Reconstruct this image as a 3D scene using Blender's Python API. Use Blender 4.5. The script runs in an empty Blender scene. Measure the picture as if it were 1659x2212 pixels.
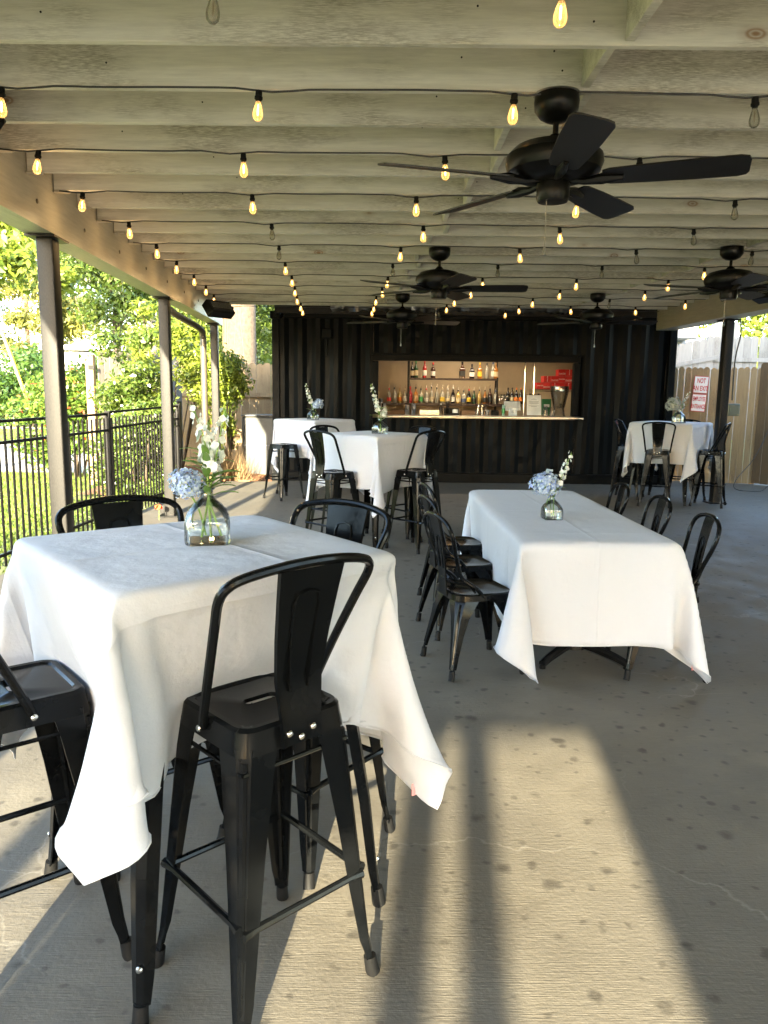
import bpy, bmesh, math, random
import numpy as np
from mathutils import Vector, Matrix, Euler

R = math.radians
sc = bpy.context.scene
col = sc.collection

# ------------------------------------------------------------------ camera
CAM_H, PITCH, ROLL = 1.5, R(8.83), R(0.7)
cam_d = bpy.data.cameras.new('camera')
cam = bpy.data.objects.new('camera', cam_d)
col.objects.link(cam)
sc.camera = cam
cam_d.sensor_fit = 'VERTICAL'
cam_d.sensor_height = 24.0
cam_d.lens = 24.0 * 1662 / 2212
cam_d.clip_start = 0.05
cam_d.clip_end = 500
fw = Vector((0, math.cos(PITCH), -math.sin(PITCH)))
rt0 = Vector((1, 0, 0))
up0 = rt0.cross(fw)
rt = rt0 * math.cos(ROLL) + up0 * math.sin(ROLL)
up = up0 * math.cos(ROLL) - rt0 * math.sin(ROLL)
M = Matrix.Identity(4)
for i in range(3):
    M[i][0], M[i][1], M[i][2] = rt[i], up[i], -fw[i]
M[2][3] = CAM_H
cam.matrix_world = M

# ------------------------------------------------------------------ light
SUN_EL = R(15)
SUN_AZ = R(5.4)                       # the light travels 5.4 degrees right of straight ahead
world = bpy.data.worlds.new('World')
sc.world = world
world.use_nodes = True
wn = world.node_tree
sky = wn.nodes.new('ShaderNodeTexSky')
sky.sky_type = 'NISHITA'
sky.sun_disc = False
sky.sun_elevation = SUN_EL
sky.sun_rotation = math.pi + SUN_AZ
sky.air_density = 1.0
sky.dust_density = 1.0
sky.ozone_density = 1.2
bg = wn.nodes['Background']
wn.links.new(sky.outputs[0], bg.inputs[0])
bg.inputs[1].default_value = 0.15
sun_d = bpy.data.lights.new('sun', 'SUN')
sun_d.energy = 3.1
sun_d.angle = R(0.55)
sun_d.color = (1.0, 0.88, 0.62)
sun = bpy.data.objects.new('sun', sun_d)
col.objects.link(sun)
sdir = Vector((math.sin(SUN_AZ) * math.cos(SUN_EL), math.cos(SUN_AZ) * math.cos(SUN_EL), -math.sin(SUN_EL)))
sun.rotation_euler = sdir.to_track_quat('-Z', 'Y').to_euler()
sc.view_settings.view_transform = 'Standard'
sc.view_settings.look = 'None'
sc.view_settings.gamma = 1.0
sc.view_settings.use_curve_mapping = False
sc.view_settings.exposure = 3.92
sc.cycles.max_bounces = 8
sc.cycles.diffuse_bounces = 5
sc.cycles.glossy_bounces = 4
sc.cycles.transmission_bounces = 8
sc.cycles.transparent_max_bounces = 12
sc.cycles.caustics_reflective = False
sc.cycles.caustics_refractive = False
sc.cycles.sample_clamp_indirect = 4.0

# ------------------------------------------------------------------ helpers
class MB:
    """collects shapes and links them as one mesh object"""
    def __init__(s):
        s.v = []; s.f = []; s.m = []
    def add(s, vs, fs, m=0):
        b = len(s.v)
        s.v.extend([tuple(x) for x in vs])
        for f in fs:
            s.f.append(tuple(b + i for i in f)); s.m.append(m)
        return s
    def box(s, c, d, rz=0, m=0, mat=None, bev=0):
        x, y, z = d[0] / 2, d[1] / 2, d[2] / 2
        T = mat if mat else Matrix.Rotation(rz, 4, 'Z')
        if bev:
            e = bev
            vs = []
            for sx in (-1, 1):
                for sy in (-1, 1):
                    for sz in (-1, 1):
                        vs += [(sx * x, sy * (y - e), sz * (z - e)), (sx * (x - e), sy * y, sz * (z - e)), (sx * (x - e), sy * (y - e), sz * z)]
            bm = bmesh.new()
            bv = [bm.verts.new(T @ Vector(p) + Vector(c)) for p in vs]
            r = bmesh.ops.convex_hull(bm, input=bv)
            bmesh.ops.dissolve_limit(bm, angle_limit=0.01, verts=bm.verts, edges=bm.edges)
            bm.verts.index_update()
            s.add([v.co[:] for v in bm.verts], [[v.index for v in f.verts] for f in bm.faces], m)
            bm.free()
            return s
        vs = [T @ Vector((a * x, b * y, cc * z)) + Vector(c) for cc in (-1, 1) for a, b in ((-1, -1), (1, -1), (1, 1), (-1, 1))]
        return s.add(vs, [(3, 2, 1, 0), (4, 5, 6, 7), (0, 1, 5, 4), (1, 2, 6, 5), (2, 3, 7, 6), (3, 0, 4, 7)], m)
    def tube(s, pts, r, n=8, m=0, caps=True):
        pts = [Vector(p) for p in pts]
        rs = r if isinstance(r, (list, tuple)) else [r] * len(pts)
        rings = []
        t0 = (pts[1] - pts[0]).normalized()
        a = t0.orthogonal().normalized()
        for i, p in enumerate(pts):
            if i == 0: t = pts[1] - pts[0]
            elif i == len(pts) - 1: t = pts[-1] - pts[-2]
            else: t = (pts[i + 1] - pts[i]).normalized() + (pts[i] - pts[i - 1]).normalized()
            t = t.normalized()
            a = (a - t * a.dot(t)).normalized()
            b = t.cross(a)
            rings.append([p + (a * math.cos(2 * math.pi * k / n) + b * math.sin(2 * math.pi * k / n)) * rs[i] for k in range(n)])
        return s.loft(rings, m, caps)
    def loft(s, rings, m=0, caps=True, closed=True):
        n = len(rings[0])
        vs = [p for r_ in rings for p in r_]
        fs = []
        for i in range(len(rings) - 1):
            for k in range(n if closed else n - 1):
                k2 = (k + 1) % n
                fs.append((i * n + k, i * n + k2, (i + 1) * n + k2, (i + 1) * n + k))
        if caps:
            fs.append(tuple(range(n))[::-1]); fs.append(tuple((len(rings) - 1) * n + k for k in range(n)))
        return s.add(vs, fs, m)
    def lathe(s, prof, n=16, c=(0, 0, 0), m=0, caps=True, T=None):
        rings = []
        for r_, z in prof:
            ring = [Vector((r_ * math.cos(2 * math.pi * k / n), r_ * math.sin(2 * math.pi * k / n), z)) for k in range(n)]
            if T: ring = [T @ p for p in ring]
            rings.append([p + Vector(c) for p in ring])
        return s.loft(rings, m, caps)
    def build(s, name, mats, parent=None, smooth=35, loc=None, recalc=True):
        me = bpy.data.meshes.new(name)
        me.from_pydata(s.v, [], s.f)
        if not isinstance(mats, (list, tuple)): mats = [mats]
        for mm in mats: me.materials.append(mm)
        if len(mats) > 1: me.polygons.foreach_set('material_index', s.m)
        if recalc:
            bm = bmesh.new(); bm.from_mesh(me)
            bmesh.ops.recalc_face_normals(bm, faces=bm.faces)
            bm.to_mesh(me); bm.free()
        if smooth:
            me.polygons.foreach_set('use_smooth', [True] * len(me.polygons))
            me.set_sharp_from_angle(angle=R(smooth))
        return link(name, me, parent, loc)

def link(name, me, parent=None, loc=None, rot=None):
    o = bpy.data.objects.new(name, me)
    col.objects.link(o)
    if parent is not None: o.parent = parent
    if loc is not None: o.location = loc
    if rot is not None: o.rotation_euler = rot
    return o

def thing(name, label, cat, loc=(0, 0, 0), rz=0, group=None):
    o = bpy.data.objects.new(name, None)
    o.empty_display_size = .1
    col.objects.link(o)
    o.location = loc; o.rotation_euler = (0, 0, rz)
    return tag(o, label, cat, group)

def tag(o, label=None, cat=None, group=None, kind=None):
    if label: o['label'] = label
    if cat: o['category'] = cat
    if group: o['group'] = group
    if kind: o['kind'] = kind
    return o

def copy_tree(o, parent=None):
    c = o.copy(); col.objects.link(c); c.parent = parent
    for ch in list(o.children):
        copy_tree(ch, c)
    return c

def rrect(hx, hy, r, z, n=4, c=(0, 0)):
    pts = []
    for q, (sx, sy) in enumerate(((1, 1), (-1, 1), (-1, -1), (1, -1))):
        for k in range(n + 1):
            a = math.pi / 2 * (q + k / n)
            pts.append(Vector((c[0] + sx * (hx - r) + r * math.cos(a), c[1] + sy * (hy - r) + r * math.sin(a), z)))
    return pts

def smooth_path(P, n=4):
    P = [Vector(p) for p in P]
    out = []
    Q = [P[0] * 2 - P[1]] + P + [P[-1] * 2 - P[-2]]
    for i in range(1, len(Q) - 2):
        a, b, c, d = Q[i - 1], Q[i], Q[i + 1], Q[i + 2]
        for k in range(n):
            t = k / n
            out.append(0.5 * ((2 * b) + (c - a) * t + (2 * a - 5 * b + 4 * c - d) * t * t + (-a + 3 * b - 3 * c + d) * t ** 3))
    out.append(P[-1])
    return out

def fast_mesh(name, V, nper, mats, parent=None, smooth=False):
    """V: (n*nper,3) array, every nper vertices are one polygon"""
    V = np.asarray(V, dtype=np.float32).reshape(-1, 3)
    nf = len(V) // nper
    me = bpy.data.meshes.new(name)
    me.vertices.add(len(V)); me.vertices.foreach_set('co', V.ravel())
    me.loops.add(len(V)); me.loops.foreach_set('vertex_index', np.arange(len(V), dtype=np.int32))
    me.polygons.add(nf)
    me.polygons.foreach_set('loop_start', np.arange(nf, dtype=np.int32) * nper)
    me.update(calc_edges=True)
    for mm in (mats if isinstance(mats, (list, tuple)) else [mats]): me.materials.append(mm)
    return link(name, me, parent)

# ------------------------------------------------------------------ materials
def new_mat(name):
    m = bpy.data.materials.new(name); m.use_nodes = True
    nt = m.node_tree
    b = nt.nodes['Principled BSDF']
    return m, nt, b

def ND(nt, t, **kw):
    n = nt.nodes.new(t)
    for k, v in kw.items():
        if k.startswith('_'): setattr(n, k[1:], v)
        else: n.inputs[k].default_value = v
    return n

def L(nt, a, b): nt.links.new(a, b)

def ramp(nt, src, stops):
    r = nt.nodes.new('ShaderNodeValToRGB')
    while len(r.color_ramp.elements) > 1: r.color_ramp.elements.remove(r.color_ramp.elements[-1])
    for i, (p, c) in enumerate(stops):
        e = r.color_ramp.elements[0] if i == 0 else r.color_ramp.elements.new(p)
        e.position = p
        e.color = (c, c, c, 1) if isinstance(c, (int, float)) else (*c, 1)
    L(nt, src, r.inputs[0])
    return r.outputs[0]

def mixc(nt, fac, a, b, mode='MIX'):
    m = nt.nodes.new('ShaderNodeMix'); m.data_type = 'RGBA'; m.blend_type = mode
    for sock, v in ((m.inputs[0], fac), (m.inputs[6], a), (m.inputs[7], b)):
        if isinstance(v, (int, float)): sock.default_value = v if sock == m.inputs[0] else (v, v, v, 1)
        elif isinstance(v, tuple): sock.default_value = (*v, 1)
        else: L(nt, v, sock)
    return m.outputs[2]

def coords(nt, scale=(1, 1, 1), src='Object', rand=True):
    tc = nt.nodes.new('ShaderNodeTexCoord')
    mp = nt.nodes.new('ShaderNodeMapping')
    mp.inputs['Scale'].default_value = scale
    if rand:
        oi = nt.nodes.new('ShaderNodeObjectInfo')
        mm = ND(nt, 'ShaderNodeVectorMath', _operation='SCALE'); mm.inputs[0].default_value = (31.7, 17.3, 9.1)
        L(nt, oi.outputs['Random'], mm.inputs['Scale'])
        ad = ND(nt, 'ShaderNodeVectorMath', _operation='ADD')
        L(nt, tc.outputs[src], ad.inputs[0]); L(nt, mm.outputs[0], ad.inputs[1])
        L(nt, ad.outputs[0], mp.inputs[0])
    else:
        L(nt, tc.outputs[src], mp.inputs[0])
    return mp.outputs[0]

def noise(nt, vec, scale, detail=4, rough=.55):
    n = ND(nt, 'ShaderNodeTexNoise', Scale=scale, Detail=detail, Roughness=rough)
    L(nt, vec, n.inputs['Vector'])
    return n.outputs['Fac']

def bump(nt, b, h, strength, dist):
    bp = ND(nt, 'ShaderNodeBump', Strength=strength, Distance=dist)
    L(nt, h, bp.inputs['Height']); L(nt, bp.outputs[0], b.inputs['Normal'])

def plain(name, c, rough=.5, metal=0, var=.12, vs=6, bmp=0, coat=0, emit=None):
    m, nt, b = new_mat(name)
    v = coords(nt)
    n = noise(nt, v, vs, 3)
    L(nt, ramp(nt, n, [(.3, tuple(x * (1 - var) for x in c)), (.7, tuple(min(1, x * (1 + var)) for x in c))]), b.inputs['Base Color'])
    b.inputs['Roughness'].default_value = rough
    b.inputs['Metallic'].default_value = metal
    if coat: b.inputs['Coat Weight'].default_value = coat
    if bmp: bump(nt, b, noise(nt, v, vs * 12, 3), bmp, .002)
    return m

def glass(name, tint=(1, 1, 1), rough=.02, alpha=.25, ior=1.45):
    """thin clear glass: mostly see-through, with Fresnel gloss"""
    m, nt, b = new_mat(name)
    nt.nodes.remove(b)
    tr = ND(nt, 'ShaderNodeBsdfTransparent'); tr.inputs[0].default_value = (*tint, 1)
    gl = ND(nt, 'ShaderNodeBsdfGlossy', Roughness=rough)
    fr = ND(nt, 'ShaderNodeFresnel', IOR=ior)
    mul = ND(nt, 'ShaderNodeMath', _operation='MULTIPLY_ADD'); mul.inputs[1].default_value = .9; mul.inputs[2].default_value = alpha * .1
    L(nt, fr.outputs[0], mul.inputs[0])
    mx = ND(nt, 'ShaderNodeMixShader'); L(nt, mul.outputs[0], mx.inputs[0]); L(nt, tr.outputs[0], mx.inputs[1]); L(nt, gl.outputs[0], mx.inputs[2])
    L(nt, mx.outputs[0], nt.nodes['Material Output'].inputs[0])
    return m

def wood_paint(name, base, dark, knots=True, axis='X', wear=.5):
    m, nt, b = new_mat(name)
    st = {'X': (1, 14, 14), 'Z': (14, 14, 1), 'Y': (14, 1, 14)}[axis]
    v = coords(nt, st)
    v1 = coords(nt, tuple(1 if s == 1 else 3.2 for s in st))
    g = noise(nt, v, 3.5, 6, .65)
    big = noise(nt, v1, 1.1, 4, .6)
    fine = noise(nt, v, 22, 4, .7)
    c = mixc(nt, ramp(nt, g, [(.3, 0), (.75, 1)]), tuple(x * .74 for x in base), base)
    wearm = ND(nt, 'ShaderNodeMath', _operation='MULTIPLY')
    L(nt, ramp(nt, big, [(.47, 0), (.62, 1)]), wearm.inputs[0]); L(nt, ramp(nt, fine, [(.40, 0), (.58, 1)]), wearm.inputs[1])
    w2 = ND(nt, 'ShaderNodeMath', _operation='MULTIPLY'); L(nt, wearm.outputs[0], w2.inputs[0]); w2.inputs[1].default_value = wear
    c = mixc(nt, w2.outputs[0], c, dark)
    if knots:
        kst = {'X': (1, 0, 2.0), 'Z': (2.0, 0, 1), 'Y': (0, 1, 2.0)}[axis]
        vk = coords(nt, kst)
        vo = ND(nt, 'ShaderNodeTexVoronoi', Scale=1.9, Randomness=1.0); L(nt, vk, vo.inputs['Vector'])
        sp_ = ND(nt, 'ShaderNodeSeparateColor'); L(nt, vo.outputs['Color'], sp_.inputs[0])
        on_ = ND(nt, 'ShaderNodeMath', _operation='GREATER_THAN'); on_.inputs[1].default_value = .25; L(nt, sp_.outputs[0], on_.inputs[0])
        dn = ND(nt, 'ShaderNodeMath', _operation='MULTIPLY_ADD'); L(nt, fine, dn.inputs[0]); dn.inputs[1].default_value = .022; L(nt, vo.outputs['Distance'], dn.inputs[2])
        kf0 = ramp(nt, dn.outputs[0], [(.045, .85), (.062, .3), (.08, .8), (.105, .2), (.17, 0)])
        kfm = ND(nt, 'ShaderNodeMath', _operation='MULTIPLY'); L(nt, kf0, kfm.inputs[0]); L(nt, on_.outputs[0], kfm.inputs[1]); kf = kfm.outputs[0]
        c = mixc(nt, kf, c, (.27, .12, .035))
    oi = nt.nodes.new('ShaderNodeObjectInfo')
    c = mixc(nt, .28, c, ramp(nt, oi.outputs['Random'], [(0, (.62, .60, .55)), (1, (1, 1, 1))]), 'MULTIPLY')
    L(nt, c, b.inputs['Base Color'])
    b.inputs['Roughness'].default_value = .62
    bump(nt, b, fine, .35, .002)
    return m

MAT = {}
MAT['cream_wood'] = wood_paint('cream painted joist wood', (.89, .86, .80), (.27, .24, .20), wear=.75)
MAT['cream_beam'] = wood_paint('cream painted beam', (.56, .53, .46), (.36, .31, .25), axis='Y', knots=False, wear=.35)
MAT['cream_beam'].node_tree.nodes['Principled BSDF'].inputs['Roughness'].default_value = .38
MAT['fence_wood'] = wood_paint('new pine fence', (.42, .27, .125), (.26, .15, .06), axis='Z', wear=.9)
MAT['fence_tan'] = wood_paint('tan pine fence', (.40, .265, .125), (.20, .12, .055), axis='Z', wear=.9)
MAT['fence_grey'] = wood_paint('weathered grey fence', (.30, .265, .23), (.15, .125, .10), axis='Z', wear=1.0)
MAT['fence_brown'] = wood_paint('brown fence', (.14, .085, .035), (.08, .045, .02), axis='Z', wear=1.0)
MAT['white_siding'] = plain('off white siding', (.50, .48, .44), .6)
MAT['gloss_black'] = plain('gloss black enamel', (.0035, .004, .0045), .14, 0, .3, 9, 0)
MAT['gloss_black'].node_tree.nodes['Principled BSDF'].inputs['Specular IOR Level'].default_value = .13
_nt = MAT['gloss_black'].node_tree; L(_nt, ramp(_nt, noise(_nt, coords(_nt), 14, 5, .7), [(.35, .09), (.7, .24)]), _nt.nodes['Principled BSDF'].inputs['Roughness'])
MAT['satin_black'] = plain('satin black metal', (.006, .006, .0065), .35, 0, .2, 9)
MAT['fan_black'] = plain('matt black fan', (.005, .005, .005), .30, 0, .2, 9)
for k_ in ('satin_black', 'fan_black'): MAT[k_].node_tree.nodes['Principled BSDF'].inputs['Specular IOR Level'].default_value = .17
MAT['blade'] = plain('black wood blade', (.005, .004, .004), .42, 0, .3, 30, .3)
MAT['rubber'] = plain('black rubber', (.006, .006, .006), .6)
MAT['rubber'].node_tree.nodes['Principled BSDF'].inputs['Specular IOR Level'].default_value = .15
MAT['steel'] = plain('bright steel bolt', (.62, .62, .60), .22, 1, .05)
MAT['chrome'] = plain('chrome', (.75, .74, .72), .12, 1, .05)
MAT['dull_metal'] = plain('brushed metal', (.42, .41, .38), .32, 1, .12, 20)
MAT['foil'] = plain('silver foil', (.45, .44, .41), .28, 1, .1, 5)
MAT['white_plastic'] = plain('white plastic', (.72, .72, .70), .4)
MAT['paper'] = plain('white paper', (.78, .78, .75), .7)
MAT['ink'] = plain('grey ink', (.12, .12, .12), .7)
MAT['tan_wall'] = plain('tan painted wall', (.44, .36, .25), .6, 0, .08, 3)
MAT['brown_board'] = plain('brown board', (.22, .13, .07), .5)
MAT['dark_wood'] = plain('dark shelf wood', (.035, .018, .012), .45, 0, .3, 8)
MAT['red_box'] = plain('red carton', (.62, .015, .02), .45)
MAT['white_print'] = plain('white print', (.85, .82, .80), .5)
MAT['red_print'] = plain('red print', (.62, .02, .03), .5)
MAT['pink_tag'] = plain('pink label', (.75, .28, .28), .6)
MAT['green_box'] = plain('green carton', (.015, .16, .05), .5)
MAT['orange'] = plain('orange petals', (.85, .12, .04), .6)
MAT['terracotta'] = plain('terracotta brick', (.45, .17, .08), .8)
MAT['white_brick'] = plain('white painted brick', (.42, .42, .41), .7, 0, .1, 14)
MAT['tarp'] = plain('dark tarp', (.05, .06, .07), .5)
MAT['gutter'] = plain('dark gutter', (.09, .10, .12), .4)
MAT['bark'] = plain('grey bark', (.085, .062, .042), .9, 0, .35, 14, .9)
MAT['pine_bark'] = plain('pine bark', (.12, .08, .05), .9, 0, .3, 10, .8)
MAT['vine'] = plain('dry vine', (.16, .10, .06), .8)
MAT['pvc'] = plain('white pipe', (.65, .65, .62), .4)
MAT['yellow'] = plain('yellow guard', (.80, .50, .03), .5)
MAT['grey_pole'] = plain('weathered pole', (.26, .21, .17), .85, 0, .3, 8)
MAT['downpipe'] = plain('bronze downpipe', (.10, .085, .065), .35, .2, .1)
MAT['cord'] = plain('black cord', (.012, .012, .012), .5)
MAT['house_roof'] = plain('grey roof', (.22, .22, .23), .7)
MAT['grille'] = plain('dark glass', (.04, .04, .045), .15)
MAT['silver'] = plain('silver reflector', (.45, .43, .38), .3, .8)

def steel_post():
    m, nt, b = new_mat('raw grey steel')
    v = coords(nt, (1, 1, .35)); a = noise(nt, v, 7, 6, .7); f = noise(nt, v, 160, 2, .5)
    c = mixc(nt, ramp(nt, a, [(.3, 0), (.75, 1)]), (.008, .0078, .0075), (.016, .0152, .0145))
    c = mixc(nt, ramp(nt, f, [(.35, 0), (.7, .45)]), c, (.034, .032, .029))
    L(nt, c, b.inputs['Base Color']); b.inputs['Specular IOR Level'].default_value = .2; b.inputs['Roughness'].default_value = .45; b.inputs['Metallic'].default_value = .1
    bump(nt, b, f, .25, .001)
    return m
MAT['post'] = steel_post()

def concrete():
    m, nt, b = new_mat('broomed concrete')
    v = coords(nt, (1, 1, 1), rand=False)
    big = noise(nt, v, .55, 5, .6); mid = noise(nt, v, 3.2, 6, .62); fine = noise(nt, v, 60, 3, .6)
    vb = coords(nt, (7, 130, 1), rand=False); brm = noise(nt, vb, 1.6, 4, .65)
    c = mixc(nt, ramp(nt, mid, [(.28, 0), (.72, 1)]), (.083, .071, .053), (.183, .162, .124))
    c = mixc(nt, ramp(nt, big, [(.38, 0), (.60, .85)]), c, (.11, .098, .080))
    # grey wash on the side away from the fence
    c = mixc(nt, ramp(nt, brm, [(.3, .0), (.7, .22)]), c, (.24, .222, .18))
    # round drip stains
    vw = ND(nt, 'ShaderNodeVectorMath', _operation='ADD')
    nz = ND(nt, 'ShaderNodeTexNoise', Scale=14, Detail=3); L(nt, v, nz.inputs['Vector'])
    sc_ = ND(nt, 'ShaderNodeVectorMath', _operation='SCALE', Scale=.05); L(nt, nz.outputs['Color'], sc_.inputs[0])
    L(nt, v, vw.inputs[0]); L(nt, sc_.outputs[0], vw.inputs[1])
    for s, r0, r1, k in ((3.6, .07, .14, .85), (7, .08, .17, .75), (1.7, .03, .07, .8), (13, .10, .20, .6)):
        vo = ND(nt, 'ShaderNodeTexVoronoi', Scale=s, Randomness=1.0); L(nt, vw.outputs[0], vo.inputs['Vector'])
        # only some of the cells carry a stain
        sep = ND(nt, 'ShaderNodeSeparateColor'); L(nt, vo.outputs['Color'], sep.inputs[0])
        on = ND(nt, 'ShaderNodeMath', _operation='GREATER_THAN'); on.inputs[1].default_value = .12; L(nt, sep.outputs[0], on.inputs[0])
        f = ND(nt, 'ShaderNodeMath', _operation='MULTIPLY'); L(nt, ramp(nt, vo.outputs['Distance'], [(r0, k), (r1, 0)]), f.inputs[0]); L(nt, on.outputs[0], f.inputs[1])
        c = mixc(nt, f.outputs[0]  , c, (.055, .048, .038))
    # hairline cracks in patches
    vc = ND(nt, 'ShaderNodeTexVoronoi', Scale=.7, Randomness=1.0, _feature='DISTANCE_TO_EDGE')
    s2 = ND(nt, 'ShaderNodeVectorMath', _operation='SCALE', Scale=.35); nz2 = ND(nt, 'ShaderNodeTexNoise', Scale=3.0, Detail=6); L(nt, v, nz2.inputs['Vector']); L(nt, nz2.outputs['Color'], s2.inputs[0])
    a2 = ND(nt, 'ShaderNodeVectorMath', _operation='ADD'); L(nt, v, a2.inputs[0]); L(nt, s2.outputs[0], a2.inputs[1]); L(nt, a2.outputs[0], vc.inputs['Vector'])
    ck = ND(nt, 'ShaderNodeMath', _operation='MULTIPLY'); L(nt, ramp(nt, vc.outputs['Distance'], [(.0, .35), (.0011, 0)]), ck.inputs[0]); L(nt, ramp(nt, big, [(.46, 0), (.54, 1)]), ck.inputs[1])
    c = mixc(nt, ck.outputs[0], c, (.30, .28, .24))
    L(nt, c, b.inputs['Base Color']); b.inputs['Specular IOR Level'].default_value = .3
    L(nt, ramp(nt, mid, [(.3, .55), (.7, .8)]), b.inputs['Roughness'])
    h = ND(nt, 'ShaderNodeMath', _operation='MULTIPLY_ADD'); L(nt, brm, h.inputs[0]); h.inputs[1].default_value = 1.0; L(nt, fine, h.inputs[2])
    bump(nt, b, h.outputs[0], .5, .0035)
    return m
MAT['concrete'] = concrete()

def cloth_mat():
    m, nt, b = new_mat('white cotton')
    uv = nt.nodes.new('ShaderNodeUVMap')
    sep = nt.nodes.new('ShaderNodeSeparateXYZ'); L(nt, uv.outputs[0], sep.inputs[0])
    v = coords(nt)
    # pressed fold lines every quarter of the cloth
    hs = []
    for ax, step, amp in ((0, 2, .5), (1, 4, .45)):
        mu = ND(nt, 'ShaderNodeMath', _operation='MULTIPLY'); L(nt, sep.outputs[ax], mu.inputs[0]); mu.inputs[1].default_value = step
        wob = ND(nt, 'ShaderNodeMath', _operation='MULTIPLY_ADD'); L(nt, noise(nt, v, 3, 2), wob.inputs[0]); wob.inputs[1].default_value = .012; L(nt, mu.outputs[0], wob.inputs[2])
        fr = ND(nt, 'ShaderNodeMath', _operation='PINGPONG'); L(nt, wob.outputs[0], fr.inputs[0]); fr.inputs[1].default_value = .5
        ds = ND(nt, 'ShaderNodeMath', _operation='MULTIPLY'); L(nt, fr.outputs[0], ds.inputs[0]); ds.inputs[1].default_value = 1.0 / step
        hs.append((ramp(nt, ds.outputs[0], [(0, amp), (.004, .25), (.012, .0)])))
    h = ND(nt, 'ShaderNodeMath', _operation='ADD'); L(nt, hs[0], h.inputs[0]); L(nt, hs[1], h.inputs[1])
    wr = noise(nt, v, 4, 6, .55)
    h2 = ND(nt, 'ShaderNodeMath', _operation='MULTIPLY_ADD'); L(nt, wr, h2.inputs[0]); h2.inputs[1].default_value = 2.5; L(nt, h.outputs[0], h2.inputs[2])
    weave = noise(nt, v, 420, 2)
    h3 = ND(nt, 'ShaderNodeMath', _operation='MULTIPLY_ADD'); L(nt, weave, h3.inputs[0]); h3.inputs[1].default_value = .05; L(nt, h2.outputs[0], h3.inputs[2])
    bump(nt, b, h3.outputs[0], .85, .010)
    b.inputs['Base Color'].default_value = (.535, .55, .60, 1)
    b.inputs['Roughness'].default_value = .85
    b.inputs['Sheen Weight'].default_value = .15
    tl = ND(nt, 'ShaderNodeBsdfTranslucent'); tl.inputs[0].default_value = (.75, .72, .66, 1)
    mx = ND(nt, 'ShaderNodeMixShader', Fac=.18); L(nt, b.outputs[0], mx.inputs[1]); L(nt, tl.outputs[0], mx.inputs[2])
    L(nt, mx.outputs[0], nt.nodes['Material Output'].inputs[0])
    return m
MAT['cloth'] = cloth_mat()

def leaf_mat(name, c1, c2, c3=None, trans=.35, rough=.4):
    m, nt, b = new_mat(name)
    g = nt.nodes.new('ShaderNodeNewGeometry')
    st = [(0, c1), (.65, c2)]
    if c3: st += [(.965, c2), (.985, c3)]
    c = ramp(nt, g.outputs['Random Per Island'], st)
    L(nt, c, b.inputs['Base Color']); b.inputs['Roughness'].default_value = rough
    tl = ND(nt, 'ShaderNodeBsdfTranslucent')
    bright = mixc(nt, .5, c, (.22, .27, .02)); L(nt, bright, tl.inputs[0])
    mx = ND(nt, 'ShaderNodeMixShader', Fac=trans); L(nt, b.outputs[0], mx.inputs[1]); L(nt, tl.outputs[0], mx.inputs[2])
    L(nt, mx.outputs[0], nt.nodes['Material Output'].inputs[0])
    return m
MAT['leaf_yellow'] = leaf_mat('yellow green leaves', (.09, .14, .015), (.22, .27, .035))
MAT['leaf_mid'] = leaf_mat('mid green leaves', (.042, .075, .012), (.12, .165, .028))
MAT['leaf_dark'] = leaf_mat('dark green leaves', (.02, .05, .012), (.06, .12, .02))
MAT['leaf_red'] = leaf_mat('green leaves with red tips', (.045, .10, .015), (.14, .22, .035), (.45, .08, .03))
MAT['leaf_pine'] = leaf_mat('pine needles', (.10, .115, .025), (.25, .25, .065))
MAT['leaf_glossy'] = leaf_mat('glossy leaves', (.035, .07, .012), (.12, .17, .035), (.36, .38, .24), rough=.25)
MAT['grass'] = leaf_mat('grass blades', (.08, .13, .02), (.18, .24, .04), (.40, .33, .12), rough=.6)
MAT['dry_grass'] = leaf_mat('dry stalks', (.16, .10, .05), (.30, .20, .10), trans=.15, rough=.8)
MAT['stem'] = plain('green stem', (.16, .27, .05), .45, 0, .2, 20)
MAT['bouquet_leaf'] = leaf_mat('bouquet leaves', (.07, .16, .03), (.16, .30, .06), trans=.3)
MAT['white_petal'] = leaf_mat('white petals', (.62, .66, .60), (.80, .80, .78), trans=.3, rough=.7)
MAT['blue_petal'] = leaf_mat('hydrangea petals', (.22, .30, .66), (.50, .60, .74), (.66, .70, .55), trans=.3, rough=.7)
MAT['grey_petal'] = leaf_mat('faded hydrangea petals', (.30, .34, .36), (.46, .48, .44), trans=.2, rough=.7)

def ground_mat(name, a, b_, c_, s=1.2, bmp=.5):
    m, nt, b = new_mat(name)
    v = coords(nt, rand=False)
    n1 = noise(nt, v, s, 6, .65); n2 = noise(nt, v, s * 14, 4, .7)
    c = mixc(nt, ramp(nt, n1, [(.35, 0), (.65, 1)]), a, b_)
    c = mixc(nt, ramp(nt, n2, [(.45, 0), (.7, .7)]), c, c_)
    L(nt, c, b.inputs['Base Color']); b.inputs['Roughness'].default_value = .9
    bump(nt, b, n2, bmp, .03)
    return m
MAT['lawn'] = ground_mat('lawn soil and grass', (.10, .13, .03), (.15, .17, .05), (.22, .18, .10))
MAT['drive'] = ground_mat('pale gravel drive', (.42, .37, .29), (.50, .44, .35), (.36, .31, .24), 2, .2)
MAT['mulch'] = ground_mat('pine straw mulch', (.22, .09, .04), (.34, .16, .07), (.12, .06, .03), 2.5, 1)

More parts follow.
